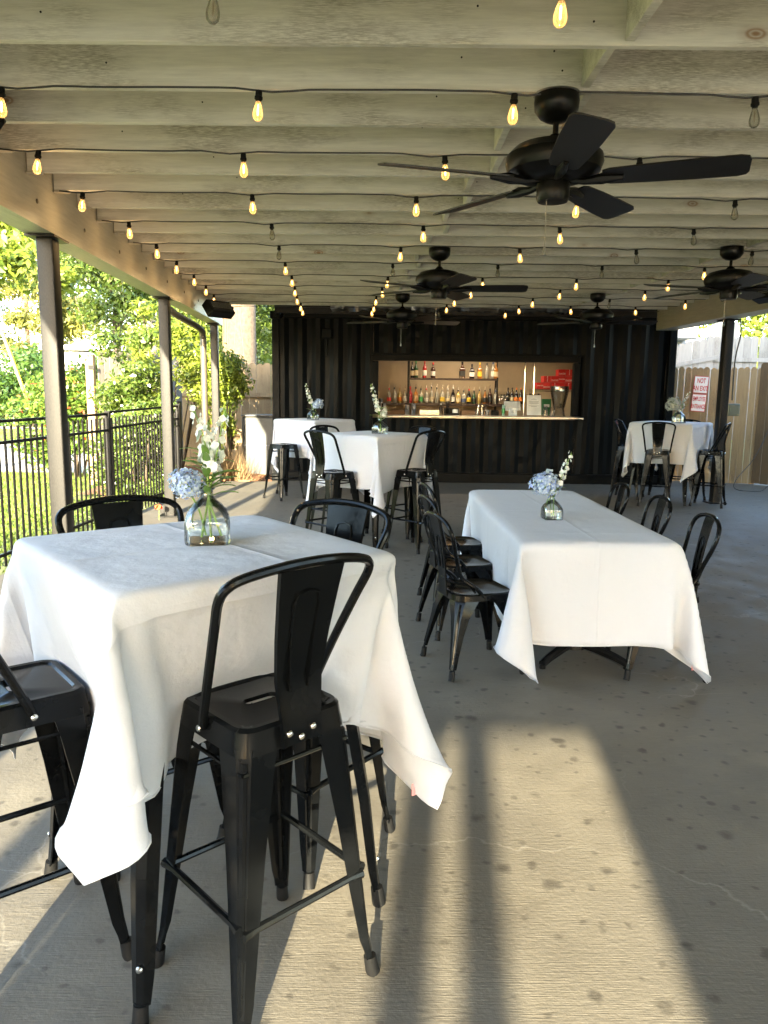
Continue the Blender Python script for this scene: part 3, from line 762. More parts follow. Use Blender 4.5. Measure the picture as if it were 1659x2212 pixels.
# draped cloth grids: rows, columns, centre, packed steps in mm
CLOTH_DATA = {}
CLOTH_DATA['T1'] = ([0,1,2,3,4,5,6,7,8,9,10,11,12,13,14,15,16,17,18,19,20,21,22,23,24,25,26,31,36,41,46,51,56,58,59,60,61,62,63,64,65,66,67,68,69,70,71,72,73,74,75,76,77,78,79,80,81,82,83,84],
[0,1,2,3,4,5,6,7,8,9,10,11,12,13,14,15,16,17,18,19,20,21,22,23,24,25,26,31,36,41,46,51,56,58,59,60,61,62,63,64,65,66,67,68,69,70,71,72,73,74,75,76,77,78,79,80,81,82,83,84],
(-0.509,2.15,0.73),[
-134,-620,-297,21,-3,11,20,-3,11,20,-4,11,20,-4,11,21,0,11,19,8,11,13,15,10,5,19,8,-6,18,6,-13,11,4,-17,5,4,-18,-2,4,-17,-4,3,-18,-2,4,-14,12,4,6,21,3,18,15,2,18,14,4,20,13,3,16,16,3,4,22,3,1,21,4,0,
21,4,0,20,5,-3,21,6,-2,21,5,65,71,16,80,73,13,57,88,14,106,-15,-21,107,-6,-18,70,39,-10,-32,-29,7,-21,-4,3,-7,20,-1,22,4,-9,23,1,-9,20,12,-9,19,12,-9,22,9,-8,22,-10,-9,15,-16,-8,14,-18,-8,17,-15,-8,22,
-11,-9,24,-3,-10,23,6,-10,20,10,-12,18,12,-12,14,15,-12,10,16,-13,3,15,-15,-3,10,-15,-7,4,-15,-7,-5,-16,-5,-7,-15,-5,-8,-16,-6,-5,-15,-7,-1,-16,-10,0,14,-1,1,0,0,0,0,1,0,1,0,1,0,-1,0,0,-1,-4,0,3,-4,0,
3,-4,1,6,-1,1,4,3,2,2,3,0,2,4,0,-1,2,1,1,2,0,2,-4,0,-6,-5,0,-6,2,1,-1,1,-1,-2,1,1,0,0,0,5,-3,0,3,-1,0,1,0,0,-1,1,-1,0,0,0,1,0,1,-5,3,1,0,-1,-1,7,-8,-2,-3,7,2,0,4,0,-2,-8,1,2,13,-1,6,3,-1,6,-9,-2,-5,3,
1,-3,5,0,0,-1,0,1,-4,1,-1,-9,-1,-3,-1,1,1,0,-1,2,3,0,2,3,-1,-1,6,0,-1,5,-1,-3,2,-1,-3,2,0,-4,2,0,-5,-1,-2,-7,-3,-1,-4,-5,0,-3,-7,0,1,-5,-1,1,-1,1,-1,1,-1,-2,4,0,0,3,0,-1,1,0,-10,0,14,0,0,1,0,1,0,-1,1,
-1,0,-1,1,0,-1,0,1,-3,0,1,-3,1,4,-2,1,5,0,1,4,1,0,3,3,2,0,3,0,1,1,0,-1,-1,0,-2,-2,0,-4,-1,0,-3,0,0,-2,1,1,0,0,-1,1,-1,1,3,-1,0,2,0,0,1,0,0,1,0,0,0,-1,0,-2,0,0,-3,3,1,0,1,0,5,-3,-1,0,1,0,0,3,1,0,1,-1,
-1,2,0,3,1,-1,3,-1,-1,0,1,0,-1,3,1,-1,-1,0,0,-4,-1,-1,-6,0,-1,-2,0,-1,1,1,2,1,-1,1,5,0,1,5,-2,-3,4,0,-2,3,0,-3,1,-1,-5,1,-1,-6,-1,-1,-4,-4,-1,-5,-6,0,0,-5,-1,-1,-3,1,0,0,-1,-1,2,0,0,3,1,0,5,-1,2,4,0,
-10,-1,14,0,1,0,0,0,0,0,1,1,-1,1,-1,0,-2,1,0,-1,0,2,-4,0,3,-2,1,3,-2,1,5,1,2,4,3,0,1,3,1,0,2,0,0,0,0,-1,-2,0,-4,-2,0,-4,0,1,-1,1,-1,-1,0,1,0,0,-1,2,-2,1,3,0,-1,2,-1,0,0,0,1,0,1,0,1,0,0,-5,2,0,-1,1,0,5,
-2,0,0,1,0,0,1,0,0,2,1,1,2,0,1,1,-1,3,0,-1,0,1,0,-1,1,-1,0,-2,0,0,-5,0,-1,-3,1,-1,-2,-1,1,1,0,1,4,0,1,5,-1,-2,4,0,-2,4,-1,-4,2,-1,-4,1,-1,-6,-2,-1,-4,-3,0,-5,-5,-1,0,-6,0,-1,-2,0,0,-2,-1,-1,2,0,0,4,1,
0,4,-1,1,4,0,2,5,0,-10,-1,15,-1,0,-1,0,1,1,0,0,-1,1,1,1,-1,0,0,1,-1,0,0,-2,1,2,-4,0,4,-2,1,4,0,1,4,1,1,3,3,0,0,3,1,0,1,0,-1,-2,0,-3,-2,1,-3,0,-1,-3,0,1,-1,1,-1,0,0,1,2,0,0,2,-2,0,1,0,0,2,0,0,1,0,0,-1,
-1,0,-4,4,1,0,0,0,4,-3,-1,0,4,0,0,0,1,1,1,-1,0,2,0,1,2,-1,2,0,-1,0,1,0,0,0,0,1,-4,0,-1,-4,1,-1,-4,-1,-1,1,1,1,2,-1,2,5,-1,-1,4,-1,-2,5,0,-3,2,-1,-5,1,-1,-6,0,0,-4,-4,-1,-5,-5,-1,-1,-6,0,-1,-2,-1,-1,-2,
1,0,3,0,-1,4,0,1,3,-1,2,5,0,1,2,0,1,2,0,-11,1,14,1,0,1,0,-1,-1,-1,1,1,0,0,0,0,1,0,0,-1,0,0,-3,0,1,-2,1,3,-4,0,5,-1,1,4,2,1,3,2,1,2,3,0,1,1,1,-2,0,0,-2,-3,0,-4,0,1,-3,0,-1,-1,1,1,0,0,0,1,-1,-1,2,-1,1,2,
0,0,0,-1,0,2,0,0,1,1,-1,-5,2,1,0,0,0,4,-2,-1,1,8,1,0,-5,0,0,2,1,-1,4,-1,2,2,-1,1,1,0,0,0,-1,1,-3,1,0,-5,0,0,-4,-1,-2,-1,1,1,1,-1,2,4,-1,-1,5,0,-1,5,-1,-3,3,-1,-5,2,0,-5,-1,-1,-6,-4,-2,-4,-5,0,-2,-6,0,
-1,-2,0,0,-2,0,0,3,-1,-1,4,0,1,4,0,1,4,0,1,2,0,0,2,0,0,0,0,-8,6,14,-1,-3,0,-2,-2,1,1,-1,0,-1,0,0,0,1,0,-1,0,0,1,-1,0,0,-3,0,2,-2,2,4,-3,0,4,-1,1,5,3,1,2,3,1,0,3,0,1,-1,0,-2,-2,0,-4,-2,0,-3,1,1,-1,1,0,
0,0,0,-1,-1,0,1,-1,0,2,-1,0,1,1,0,0,0,-1,2,0,1,-2,2,0,4,-4,-2,2,-2,-1,-2,15,3,-1,-6,0,0,0,0,1,3,0,1,3,-1,0,0,-1,1,-1,1,1,-4,-1,0,-5,0,-2,-3,1,1,1,-1,1,3,0,1,6,-1,-1,5,-1,-4,4,0,-4,1,-1,-6,0,-1,-6,-3,
-2,-3,-6,1,-3,-5,-1,0,-3,0,0,-1,0,-1,3,0,0,4,0,0,3,0,2,4,-1,0,3,0,1,1,0,0,-1,0,0,0,0,-4,12,14,-3,-5,0,-2,-3,0,-2,-3,0,0,0,0,0,-1,0,0,0,2,-1,1,0,1,-2,0,1,-3,-1,2,-3,2,5,-1,1,5,0,1,4,3,0,1,3,1,-1,2,0,-1,
-2,1,-3,-2,0,-3,0,0,-2,0,0,-1,0,-1,1,0,1,1,0,0,1,-1,0,0,-1,0,0,0,0,1,0,0,5,-3,-2,2,-2,-3,2,-2,-2,-5,17,7,0,-4,1,0,0,0,-1,4,-1,3,2,0,1,0,-1,1,-3,0,0,-5,0,-1,-3,0,0,-1,-1,0,2,0,1,5,-1,-1,5,0,-3,5,-1,-4,
2,-1,-6,0,-1,-6,-4,-1,-4,-5,0,-3,-5,-1,0,-3,0,0,-1,0,-1,3,0,0,4,-1,0,4,0,2,4,0,1,2,1,1,0,0,-2,0,0,0,1,0,-1,-1,0,4,16,12,-6,-4,1,-4,-4,1,-3,-4,1,-2,-3,0,0,0,0,0,0,0,0,0,0,0,-1,0,0,-2,1,2,-3,0,4,-3,1,4,
0,1,4,2,1,3,3,0,1,2,1,-1,-1,0,-3,-2,0,-3,-1,0,-2,1,0,-1,0,1,0,0,0,1,-1,-1,-1,-1,1,1,0,-1,1,0,1,0,-1,-1,8,-4,-3,2,-3,-3,1,0,-1,-6,15,7,-1,1,1,0,-1,0,1,3,0,2,1,-1,2,-2,0,0,-3,-1,0,-3,0,-1,-2,0,0,1,0,1,3,
0,0,6,-1,-3,5,-1,-4,2,-1,-6,0,-1,-6,-2,-1,-4,-5,-1,-3,-6,0,0,-3,0,-1,-1,0,-1,4,0,0,3,-1,1,4,1,1,3,0,1,2,-1,0,1,0,0,1,0,0,-1,0,1,0,0,-2,1,0,14,13,11,-8,-1,2,-7,-1,1,-5,-2,0,-3,-4,1,-2,-3,0,0,-1,0,0,0,0,
-1,0,0,1,-2,1,1,-2,0,2,-4,0,4,-2,2,6,1,1,3,4,1,2,2,0,-1,1,0,-2,-3,1,-3,0,0,-3,0,0,0,0,0,0,0,-1,0,-2,1,1,1,-1,1,-1,1,1,-1,-1,-1,1,1,8,-6,-5,1,-1,-1,0,-1,0,-2,9,3,-3,8,3,-1,-3,1,1,4,-2,2,0,0,3,-2,0,0,-4,
0,-2,-3,0,0,0,0,0,2,-1,1,6,-1,-2,5,-1,-4,4,-1,-6,1,-1,-6,-3,-1,-5,-6,0,-3,-5,-1,0,-3,0,-1,0,0,0,3,0,0,4,-1,1,4,1,0,3,-1,2,2,0,0,1,1,0,0,0,0,-1,-1,3,1,0,1,1,0,2,2,0,20,7,10,-7,3,1,-7,2,1,-7,-1,2,-5,-2,
0,-3,-4,1,-2,-2,0,-1,-2,0,1,0,1,-1,-1,-1,1,-2,1,2,-2,1,3,-3,0,4,-1,1,6,1,1,2,4,1,0,1,0,-1,-1,0,-3,-2,1,-3,0,0,-2,1,0,1,-2,0,0,0,0,1,0,0,2,0,-1,0,0,0,-1,-1,0,8,-4,-3,0,-1,0,1,0,-2,-1,2,1,-5,14,5,0,-4,0,
1,4,0,3,-1,-1,1,-3,-1,0,-3,0,0,-2,0,-1,1,0,2,6,0,-2,5,-1,-4,4,-1,-6,1,-1,-7,-2,-1,-5,-5,-1,-3,-6,-1,0,-3,1,0,0,-1,-1,3,0,0,5,-1,1,3,1,1,3,-1,1,2,1,1,1,0,1,0,-1,1,0,0,3,1,0,4,-1,-1,7,-2,-1,9,0,-1,22,-1,
9,-4,6,1,-4,4,1,-7,3,1,-6,-1,2,-6,-2,1,-4,-4,0,-2,-2,1,-1,-2,-1,1,0,1,-1,-2,-1,1,-2,1,3,-3,0,5,-2,2,4,1,1,3,2,1,3,3,1,-2,-1,0,-3,-2,-1,-2,0,1,-1,0,-1,0,-1,1,0,1,-1,1,-1,0,1,-1,0,-1,0,1,1,0,-1,6,-4,-3,
1,0,0,0,-1,0,0,1,0,-4,15,5,-2,-4,0,2,4,-1,4,-2,-1,1,-3,0,-1,-3,0,0,0,0,1,4,-1,-2,5,-1,-3,5,-2,-6,2,0,-7,-2,-1,-5,-5,-1,-3,-6,0,0,-2,-1,-1,0,0,-1,3,0,1,5,0,0,3,0,1,2,0,1,2,0,2,1,0,1,0,-1,3,0,0,5,0,-1,6,
-2,0,5,-3,-2,3,-6,-2,5,-8,-1,21,-7,8,0,5,1,-3,5,1,-3,5,1,-7,4,1,-7,0,1,-6,-2,1,-4,-4,1,-2,-3,1,-1,-2,-1,0,0,1,0,-3,0,2,-3,1,3,-2,0,5,-1,1,6,2,1,1,2,1,1,2,0,-2,-2,1,-4,-1,-1,-1,0,1,-1,0,-1,0,0,1,1,-1,
-1,0,0,1,0,0,-1,2,-1,0,6,-3,-2,0,0,0,0,0,0,0,-1,0,-4,14,3,0,-4,0,3,3,-1,2,-1,0,0,-3,0,0,-2,0,0,3,-1,0,4,-1,-3,6,-1,-6,3,-1,-7,-1,-2,-5,-6,-1,-3,-6,0,-1,-2,0,-1,0,0,0,3,0,0,5,0,1,3,0,2,2,0,1,2,-1,3,1,1,
3,1,-1,4,0,-1,6,-2,0,4,-4,-2,3,-5,-2,2,-6,0,1,-4,-1,-1,-6,-2,19,-11,8,0,4,0,1,4,1,-2,4,1,-3,5,1,-6,4,1,-7,1,2,-6,-2,0,-5,-3,1,-2,-3,1,-1,-2,0,0,-1,0,1,-2,0,2,-4,1,5,-2,1,5,1,1,4,3,0,0,1,1,-2,-1,0,-1,
-1,1,-3,-1,0,0,1,0,0,-1,-1,1,0,1,0,0,-1,0,-1,1,3,-1,-1,3,-2,-1,0,1,-1,0,0,0,0,0,1,-3,11,2,-1,-2,1,5,1,-2,1,-2,-1,1,-2,0,0,1,0,-1,3,0,-3,7,-1,-5,3,-2,-8,-1,-1,-5,-5,-1,-3,-5,0,-2,-3,0,0,1,-1,0,3,0,0,5,
0,2,3,0,2,2,-1,3,3,0,4,1,0,4,-1,-1,5,-2,-1,5,-4,0,3,-5,-2,2,-5,-1,0,-5,-1,-1,-3,-1,-2,-4,0,-2,-3,0,17,-13,8,1,2,1,1,2,0,1,4,0,-2,5,0,-3,5,2,-6,4,1,-7,2,2,-6,-2,0,-5,-3,1,-2,-3,0,-1,-2,0,0,-2,1,2,-3,1,
3,-3,1,5,-1,1,5,2,1,3,2,0,-1,0,1,-4,-1,0,-1,0,0,0,-1,0,1,-1,-1,0,0,0,-2,0,1,1,0,-1,4,-1,0,2,-1,-1,-1,0,1,1,0,-1,-1,0,0,-1,9,2,-2,0,0,5,2,0,2,-3,-1,0,-2,0,-1,3,-1,-1,6,-2,-6,4,-1,-8,0,-1,-5,-4,-1,-4,-6,
0,-1,-3,0,0,1,-1,0,4,0,1,5,1,2,3,-1,3,2,0,3,2,0,5,0,-1,5,-2,-1,5,-3,-1,3,-5,-1,2,-5,-2,0,-5,-1,-1,-5,0,-2,-3,0,-2,-2,-1,-2,-1,0,-2,-2,0,16,-14,9,1,1,-1,0,1,0,1,2,0,1,3,2,0,5,0,-2,6,0,-6,4,1,-7,3,3,-8,
-1,1,-4,-4,1,-3,-3,0,-1,-3,0,0,-2,0,3,-3,1,4,-3,1,5,1,1,4,2,1,0,1,0,-2,-1,1,-2,0,0,-1,0,-1,1,-1,1,0,-1,-1,0,0,1,2,0,-1,2,-2,-1,2,0,0,0,1,0,-1,0,1,1,0,-1,-3,6,2,-1,2,1,5,0,-2,2,-1,0,-1,1,-1,-1,5,-1,-6,
4,-1,-6,1,-2,-6,-4,0,-4,-6,-1,-1,-2,0,-1,1,-1,1,4,0,1,4,0,3,4,-1,4,2,0,5,1,0,6,-2,-1,4,-3,-1,4,-5,-1,1,-5,-2,0,-6,-1,-1,-5,0,-2,-3,0,-2,-1,-1,-1,-1,0,-1,-2,0,0,0,0,-1,0,-1,18,-11,8,0,0,0,-1,0,0,0,-1,1,
0,1,-1,1,3,1,0,4,1,-2,6,1,-5,5,0,-6,3,2,-8,-1,1,-5,-3,2,-3,-4,0,0,-2,0,0,-3,0,3,-3,1,6,-2,2,4,2,1,3,2,1,-2,-1,-1,-2,0,0,-1,0,1,1,-1,-1,-1,-1,1,0,1,-1,2,-2,0,3,-1,-2,0,1,1,0,0,1,-1,1,0,0,0,0,0,3,1,-2,4,
0,6,0,-1,1,-1,-1,-1,3,-1,-5,5,-1,-7,3,-1,-7,-4,-1,-3,-5,-2,-2,-3,1,0,1,-1,1,6,0,2,4,0,5,4,0,5,0,-1,6,-1,-1,4,-3,-2,3,-4,-1,2,-7,0,0,-4,-2,-1,-5,0,-2,-3,0,-2,-2,-1,-1,-1,0,0,-1,0,0,0,0,0,2,0,0,0,-1,0,
-1,1,23,-1,8,-3,-2,0,-1,-4,1,-1,-2,-1,0,-1,1,-1,-1,-1,0,1,1,1,4,0,-1,5,2,-4,6,0,-8,4,2,-7,-1,1,-6,-2,2,-4,-4,0,1,-4,1,2,-3,0,4,-2,1,6,0,1,2,1,1,1,1,1,-3,-1,0,0,0,0,-1,0,0,0,0,0,1,-1,0,2,0,-1,2,-2,0,0,
2,0,-1,0,0,1,0,0,-1,1,1,0,0,-1,-2,6,2,6,1,-2,-1,0,-1,-4,5,-1,-6,3,-2,-6,-3,-2,-4,-5,0,-2,-3,0,1,3,-1,1,5,0,4,4,0,6,3,-1,5,-1,-1,5,-3,-1,3,-4,-1,3,-6,-1,0,-6,-1,-1,-4,-1,-2,-4,0,-2,-2,-1,0,0,0,0,1,0,0,
1,-1,1,1,1,0,2,-1,2,2,1,1,3,0,3,0,0,19,11,7,-1,-5,0,1,-3,0,0,-4,1,-1,-4,0,0,-2,1,0,-2,0,0,0,0,0,2,0,-2,4,2,-2,6,1,-8,5,1,-7,1,1,-6,-4,2,-4,-3,0,0,-5,1,3,-3,1,5,-2,1,5,1,1,1,1,0,-1,0,1,-1,-1,0,0,0,0,0,
0,-1,1,0,0,3,-1,0,1,0,-1,-1,1,1,-1,0,0,0,1,1,0,0,-1,1,-1,-1,-2,8,2,3,-1,-3,-4,4,-1,-6,3,-2,-5,-2,-1,-4,-4,0,-1,-2,0,1,3,0,3,6,-1,6,4,0,6,0,-2,5,-3,-1,4,-5,-1,2,-5,-1,1,-6,-1,-2,-4,-1,-1,-3,0,-1,-1,-1,
0,0,0,1,2,0,0,1,0,1,3,0,0,2,0,0,4,-1,1,3,0,-2,3,0,0,3,0,2,5,-1,8,20,4,2,-5,1,2,-3,1,3,-2,1,2,-4,1,1,-4,0,0,-4,0,-1,-3,1,0,-2,0,1,1,0,-2,3,1,-2,5,1,-7,4,2,-7,2,1,-7,-4,1,-3,-3,2,1,-5,0,4,-3,1,5,0,1,2,0,
1,-1,1,0,-1,0,0,0,0,1,1,0,0,1,-1,-1,2,0,0,1,-1,0,-1,1,1,0,1,0,-1,0,0,0,1,0,2,-1,-1,-2,7,1,-2,1,-3,-4,3,-2,-4,1,-1,-4,-4,-1,0,-2,0,2,4,-1,4,5,-1,6,1,0,6,-2,-2,4,-4,-1,2,-5,-1,1,-5,-1,-1,-4,-1,-1,-2,-1,
0,0,0,0,1,0,0,2,0,1,3,0,0,3,0,0,4,-1,-1,2,0,-1,4,0,-2,2,0,-2,3,0,-2,2,-1,-4,2,0,-2,5,0,-11,17,1,6,-2,1,5,1,1,3,-1,1,4,-1,0,3,-2,2,3,-2,1,3,-5,1,1,-3,0,0,-4,0,1,-2,1,-1,1,1,-2,4,0,-6,4,2,-8,2,2,-8,-3,1,
-3,-5,1,2,-4,2,6,-2,1,4,1,1,0,-1,1,-1,1,0,0,0,-1,1,0,1,2,-1,0,1,-1,-1,0,0,0,-1,2,0,0,0,0,-1,0,0,-1,1,2,1,1,-2,1,8,-2,-7,1,-3,-4,1,0,-2,-3,-1,0,0,0,4,3,-1,6,2,-2,6,0,-1,5,-3,-2,2,-5,-1,1,-5,0,0,-3,-1,0,
-1,-1,0,2,0,0,2,0,-1,3,0,0,3,-1,-1,4,0,-2,3,0,-2,3,0,-2,2,0,-3,2,0,-3,1,0,-3,1,-1,-3,0,0,-3,0,0,-3,0,0,-6,1,-1,-19,4,-1,4,5,2,2,1,0,3,2,0,3,2,1,3,0,1,4,0,1,4,0,0,3,-2,2,4,-4,1,2,-3,0,3,-3,1,0,-2,1,-2,
2,1,-4,3,2,-7,1,2,-8,-3,2,-3,-5,1,1,-2,1,4,-1,2,4,-2,0,0,0,1,-1,1,0,1,0,-1,2,-1,0,1,-1,-1,0,1,1,-1,1,1,0,1,0,0,1,0,-1,1,0,-1,1,0,6,6,-7,-8,1,0,-2,-1,0,1,0,-1,4,1,-1,5,2,-2,5,-1,-1,4,-4,-2,1,-4,0,0,-1,
-1,-1,0,-1,0,2,0,-2,3,0,-2,2,0,-2,4,0,-1,2,0,-3,4,-1,-3,1,0,-3,1,0,-3,1,0,-3,0,-1,-2,0,0,-3,0,0,-2,0,0,-3,-1,0,-2,-1,0,-1,-1,-1,-3,-1,1,-19,0,0,1,2,-1,0,2,1,0,1,0,2,2,1,2,2,-1,2,2,1,2,1,1,4,1,1,3,1,1,
5,-1,1,3,-2,1,4,-2,1,3,-3,1,0,0,1,-3,1,1,-6,0,2,-6,-1,3,-2,-5,2,0,-4,2,4,-3,2,1,1,-1,-1,2,1,0,-1,0,3,-1,-1,2,-1,0,-2,1,0,0,1,1,-1,1,0,-2,2,1,0,1,-1,0,1,0,13,3,-6,-3,-1,-5,-2,-2,0,2,0,-1,4,2,-2,2,-1,-1,
1,-1,0,0,0,0,-2,1,-1,-1,2,0,-2,4,0,-3,3,-1,-3,2,0,-3,2,0,-3,1,0,-3,1,-1,-3,-1,1,-2,0,0,-3,0,-1,-2,-1,0,-2,-1,0,-2,0,0,0,-1,-1,-2,-1,1,-1,0,0,0,-1,-1,-1,-1,1,-1,-1,-1,-19,0,-1,-1,0,1,0,0,0,1,1,0,-1,-1,
0,1,1,1,0,2,-1,1,2,1,2,1,0,2,2,0,1,2,1,4,1,0,4,1,2,4,1,1,4,-2,1,3,0,1,-1,0,2,-5,0,2,-4,-3,4,-1,-8,2,1,-1,3,2,-1,2,0,1,0,0,0,-1,1,0,-1,0,0,0,0,1,0,0,-1,-1,-1,1,1,1,1,-2,-2,1,-1,0,1,-2,11,5,4,5,-2,-12,
-1,-4,-2,1,0,1,-1,1,-1,0,2,0,-2,2,-1,-3,2,0,-3,3,0,-4,2,0,-3,0,0,-3,0,0,-3,0,0,-2,0,0,-2,-1,-1,-2,0,1,-2,-1,-1,-1,-1,0,-1,-1,0,-1,-1,0,-1,0,0,-1,-1,0,0,0,0,0,0,0,0,-1,-1,-2,1,1,0,1,0,0,-1,0,-20,3,1,0,
-2,-1,0,-1,0,-1,0,1,1,1,-1,-1,0,0,1,-1,1,0,0,0,-1,2,-1,1,1,1,1,1,0,1,1,1,1,2,-1,2,0,1,3,3,0,3,1,2,4,1,1,2,-3,2,0,-4,2,2,-3,5,-1,-3,4,-1,1,1,0,0,0,0,1,-1,0,0,-1,-1,1,0,0,0,-1,-2,4,-2,-2,2,-2,-2,2,-3,0,
2,-3,-2,1,-2,4,2,10,12,-4,-2,-1,2,-4,-3,-1,-3,-1,0,0,-2,0,0,-3,0,0,-4,0,0,-2,0,-1,-2,-1,0,-2,-1,-1,-1,0,1,-1,-1,-1,-1,-1,0,-1,-1,0,-1,-2,0,0,0,0,-1,0,0,0,-1,0,0,0,0,0,0,0,0,-1,0,-2,0,0,0,1,0,0,1,0,1,0,
0,0,0,-1,0,3,1,-22,1,1,0,1,1,1,0,-1,0,0,0,-1,-1,1,1,0,0,-1,1,-1,1,0,0,0,-1,1,0,0,0,0,0,-1,0,1,0,0,0,1,1,2,0,0,1,0,2,1,0,2,3,0,4,3,1,1,2,1,0,-1,2,-1,-3,3,1,0,2,0,0,-3,0,1,-1,-1,1,-1,0,1,-1,0,0,0,-1,1,
-2,0,1,-3,-1,0,0,0,1,0,0,0,0,-3,-1,2,7,-1,7,2,0,-2,-1,1,-1,-2,-2,-1,-4,-2,-1,-2,-2,0,-1,-2,-1,-1,-2,1,-1,-1,-1,0,0,1,-1,-2,-1,0,0,1,0,-1,-1,0,0,0,0,0,0,0,0,0,-1,-1,0,0,1,0,0,-1,0,0,0,0,0,1,0,1,1,0,0,
-1,0,0,1,0,0,1,0,0,1,1,0,0,0,-22,0,1,2,5,0,0,1,1,1,0,-1,0,1,0,0,0,0,0,-1,1,0,1,-1,0,0,0,0,0,0,1,1,1,-1,0,-1,1,0,0,0,1,0,1,0,1,0,1,-1,2,2,1,1,3,-1,2,1,1,-1,1,0,-2,-1,0,0,0,-2,0,0,0,0,0,0,1,0,0,0,0,0,0,
0,0,0,0,0,0,0,0,0,1,0,0,-1,0,0,0,0,-2,0,0,3,-1,4,1,0,0,-1,-2,0,-3,-3,0,-2,-3,-1,-1,-2,0,-1,-2,0,0,-1,0,0,-1,0,-1,-1,0,0,0,0,0,-1,0,0,0,0,0,0,0,-1,0,0,0,0,0,1,1,0,0,0,0,0,1,0,0,0,0,0,0,0,-1,-1,0,0,1,0,
0,0,1,0,0,-1,0,1,0,0,0,0,-20,100,-1,-2,-3,0,-1,0,0,0,1,0,1,0,0,-1,1,0,1,1,0,-1,-1,0,0,0,0,-2,0,0,-3,-1,0,-3,-1,0,-4,-1,0,-4,-2,-1,-5,-1,0,-5,-2,1,-6,-3,-1,-8,-4,1,-4,-1,-1,-1,1,1,-1,1,0,-3,-2,1,-1,0,0,
1,-1,0,-1,0,0,0,-1,0,1,1,0,0,-1,0,0,0,0,0,0,0,-1,0,0,0,-1,0,-2,2,0,6,3,8,0,-2,2,-1,-3,0,-3,-4,0,-2,-4,1,-2,-4,1,-2,-3,1,-2,-3,0,-2,-3,1,-1,-3,0,-2,-1,1,-2,-2,-1,-2,-1,1,-1,-3,1,-1,-2,0,-2,-4,1,-3,-3,0,
-2,-4,0,-1,-2,0,-1,-1,1,0,0,0,0,-2,0,-1,-4,0,-2,-4,0,-1,-2,0,0,-3,0,-1,-1,0,-35,103,0,-1,-1,0,0,1,0,0,-1,0,-1,1,0,-2,-2,-1,-6,-3,0,-6,-3,0,-5,-3,-1,-5,-2,-1,-3,-3,-1,-1,-1,1,-2,0,-1,-1,-1,1,0,0,-1,0,1,
0,0,-1,0,1,1,0,-2,-2,1,0,0,-1,-1,0,1,-2,-1,3,0,-1,0,-1,0,0,1,0,0,0,0,0,-1,0,0,0,0,0,0,-1,0,0,0,0,0,-1,0,0,1,0,-1,1,0,4,3,5,2,0,-1,0,1,0,1,-1,1,0,0,0,-1,-1,-1,-1,-1,1,-1,-2,1,-2,-3,0,-3,-2,1,-2,-5,2,-3,
-5,2,-3,-5,1,-5,-5,2,-3,-5,2,-3,-3,2,-2,-2,1,0,0,1,0,0,0,0,-1,-1,-1,-1,0,0,0,0,1,2,0,1,2,-1,1,0,1,0,0,-1,0,-2,0,-34,104,1,-5,-3,0,-4,-2,-1,-4,-1,1,-3,-2,-1,-4,-1,0,-2,-2,-1,-1,-1,-1,-2,-1,0,-1,-1,0,-2,
0,-1,-2,-1,-1,-1,-2,1,-1,0,-1,0,-1,0,0,0,0,-1,0,0,-1,-1,0,0,1,-1,-1,-1,1,-1,-1,0,-2,-2,3,-1,0,1,1,0,0,-1,0,0,0,0,0,1,0,0,0,-1,0,-1,1,0,0,-1,0,0,1,0,0,0,0,1,0,0,2,2,3,1,1,2,2,0,0,0,1,-1,0,-1,0,-1,0,1,0,
0,0,-1,-1,-1,0,0,2,0,-1,0,-1,0,-1,0,0,1,-1,-1,1,-1,0,0,-1,-2,1,-3,-2,2,-3,-5,3,-3,-4,2,-1,-1,1,1,2,0,1,0,0,0,1,0,0,0,0,0,-1,0,-1,0,0,-1,-1,1,0,-1,-1,-75,78,-5,4,3,0,2,2,0,1,1,0,0,1,1,1,0,0,0,1,-1,-1,
-1,1,0,0,-1,0,0,0,1,0,1,0,0,0,1,1,-1,0,0,1,-1,0,0,-1,-1,-1,0,1,1,0,-1,-1,-1,-1,1,0,1,-1,0,0,1,-3,-2,2,0,0,2,-1,0,0,0,-1,0,1,0,0,-1,0,0,0,0,0,1,-1,0,0,1,0,0,0,0,0,0,0,-1,0,0,3,1,2,1,1,1,1,1,1,0,1,0,0,0,
0,1,0,0,0,-1,0,-1,0,1,-1,0,-1,0,-1,1,-1,-1,1,-2,-1,1,-1,-1,1,0,-2,2,-2,0,1,-1,-2,0,0,-1,1,-3,-2,2,-3,-3,1,-2,-4,1,-1,-2,0,0,-2,1,-2,-2,0,-1,-2,1,-1,-1,1,3,3,2,10,11,7,-67,86,-5,0,0,0,-1,-1,1,0,0,-1,0,
0,0,1,1,0,0,0,1,1,1,0,0,0,0,0,-1,0,0,0,0,-1,0,0,0,0,0,-1,-1,-1,0,0,0,0,0,1,0,0,-1,-1,0,1,1,0,-1,-1,0,1,0,0,0,-2,-1,2,-1,-2,2,0,0,0,0,0,0,0,1,0,0,-1,0,0,0,0,1,1,0,0,-1,0,0,0,0,-1,1,0,1,0,0,1,1,2,1,1,2,
0,0,0,2,0,0,0,1,0,0,-1,0,-1,0,1,-1,-1,1,-2,-2,1,-1,-1,1,-2,-2,2,0,-1,1,0,-1,0,0,1,0,4,1,-2,7,2,-2,8,3,-5,10,2,-3,8,-1,-2,4,-4,0,0,-3,0,0,-2,0,0,-2,1,-1,0,1,-4,-1,6,-9,-5,15,-11,-10,28,-82,58,-9,-2,-1,
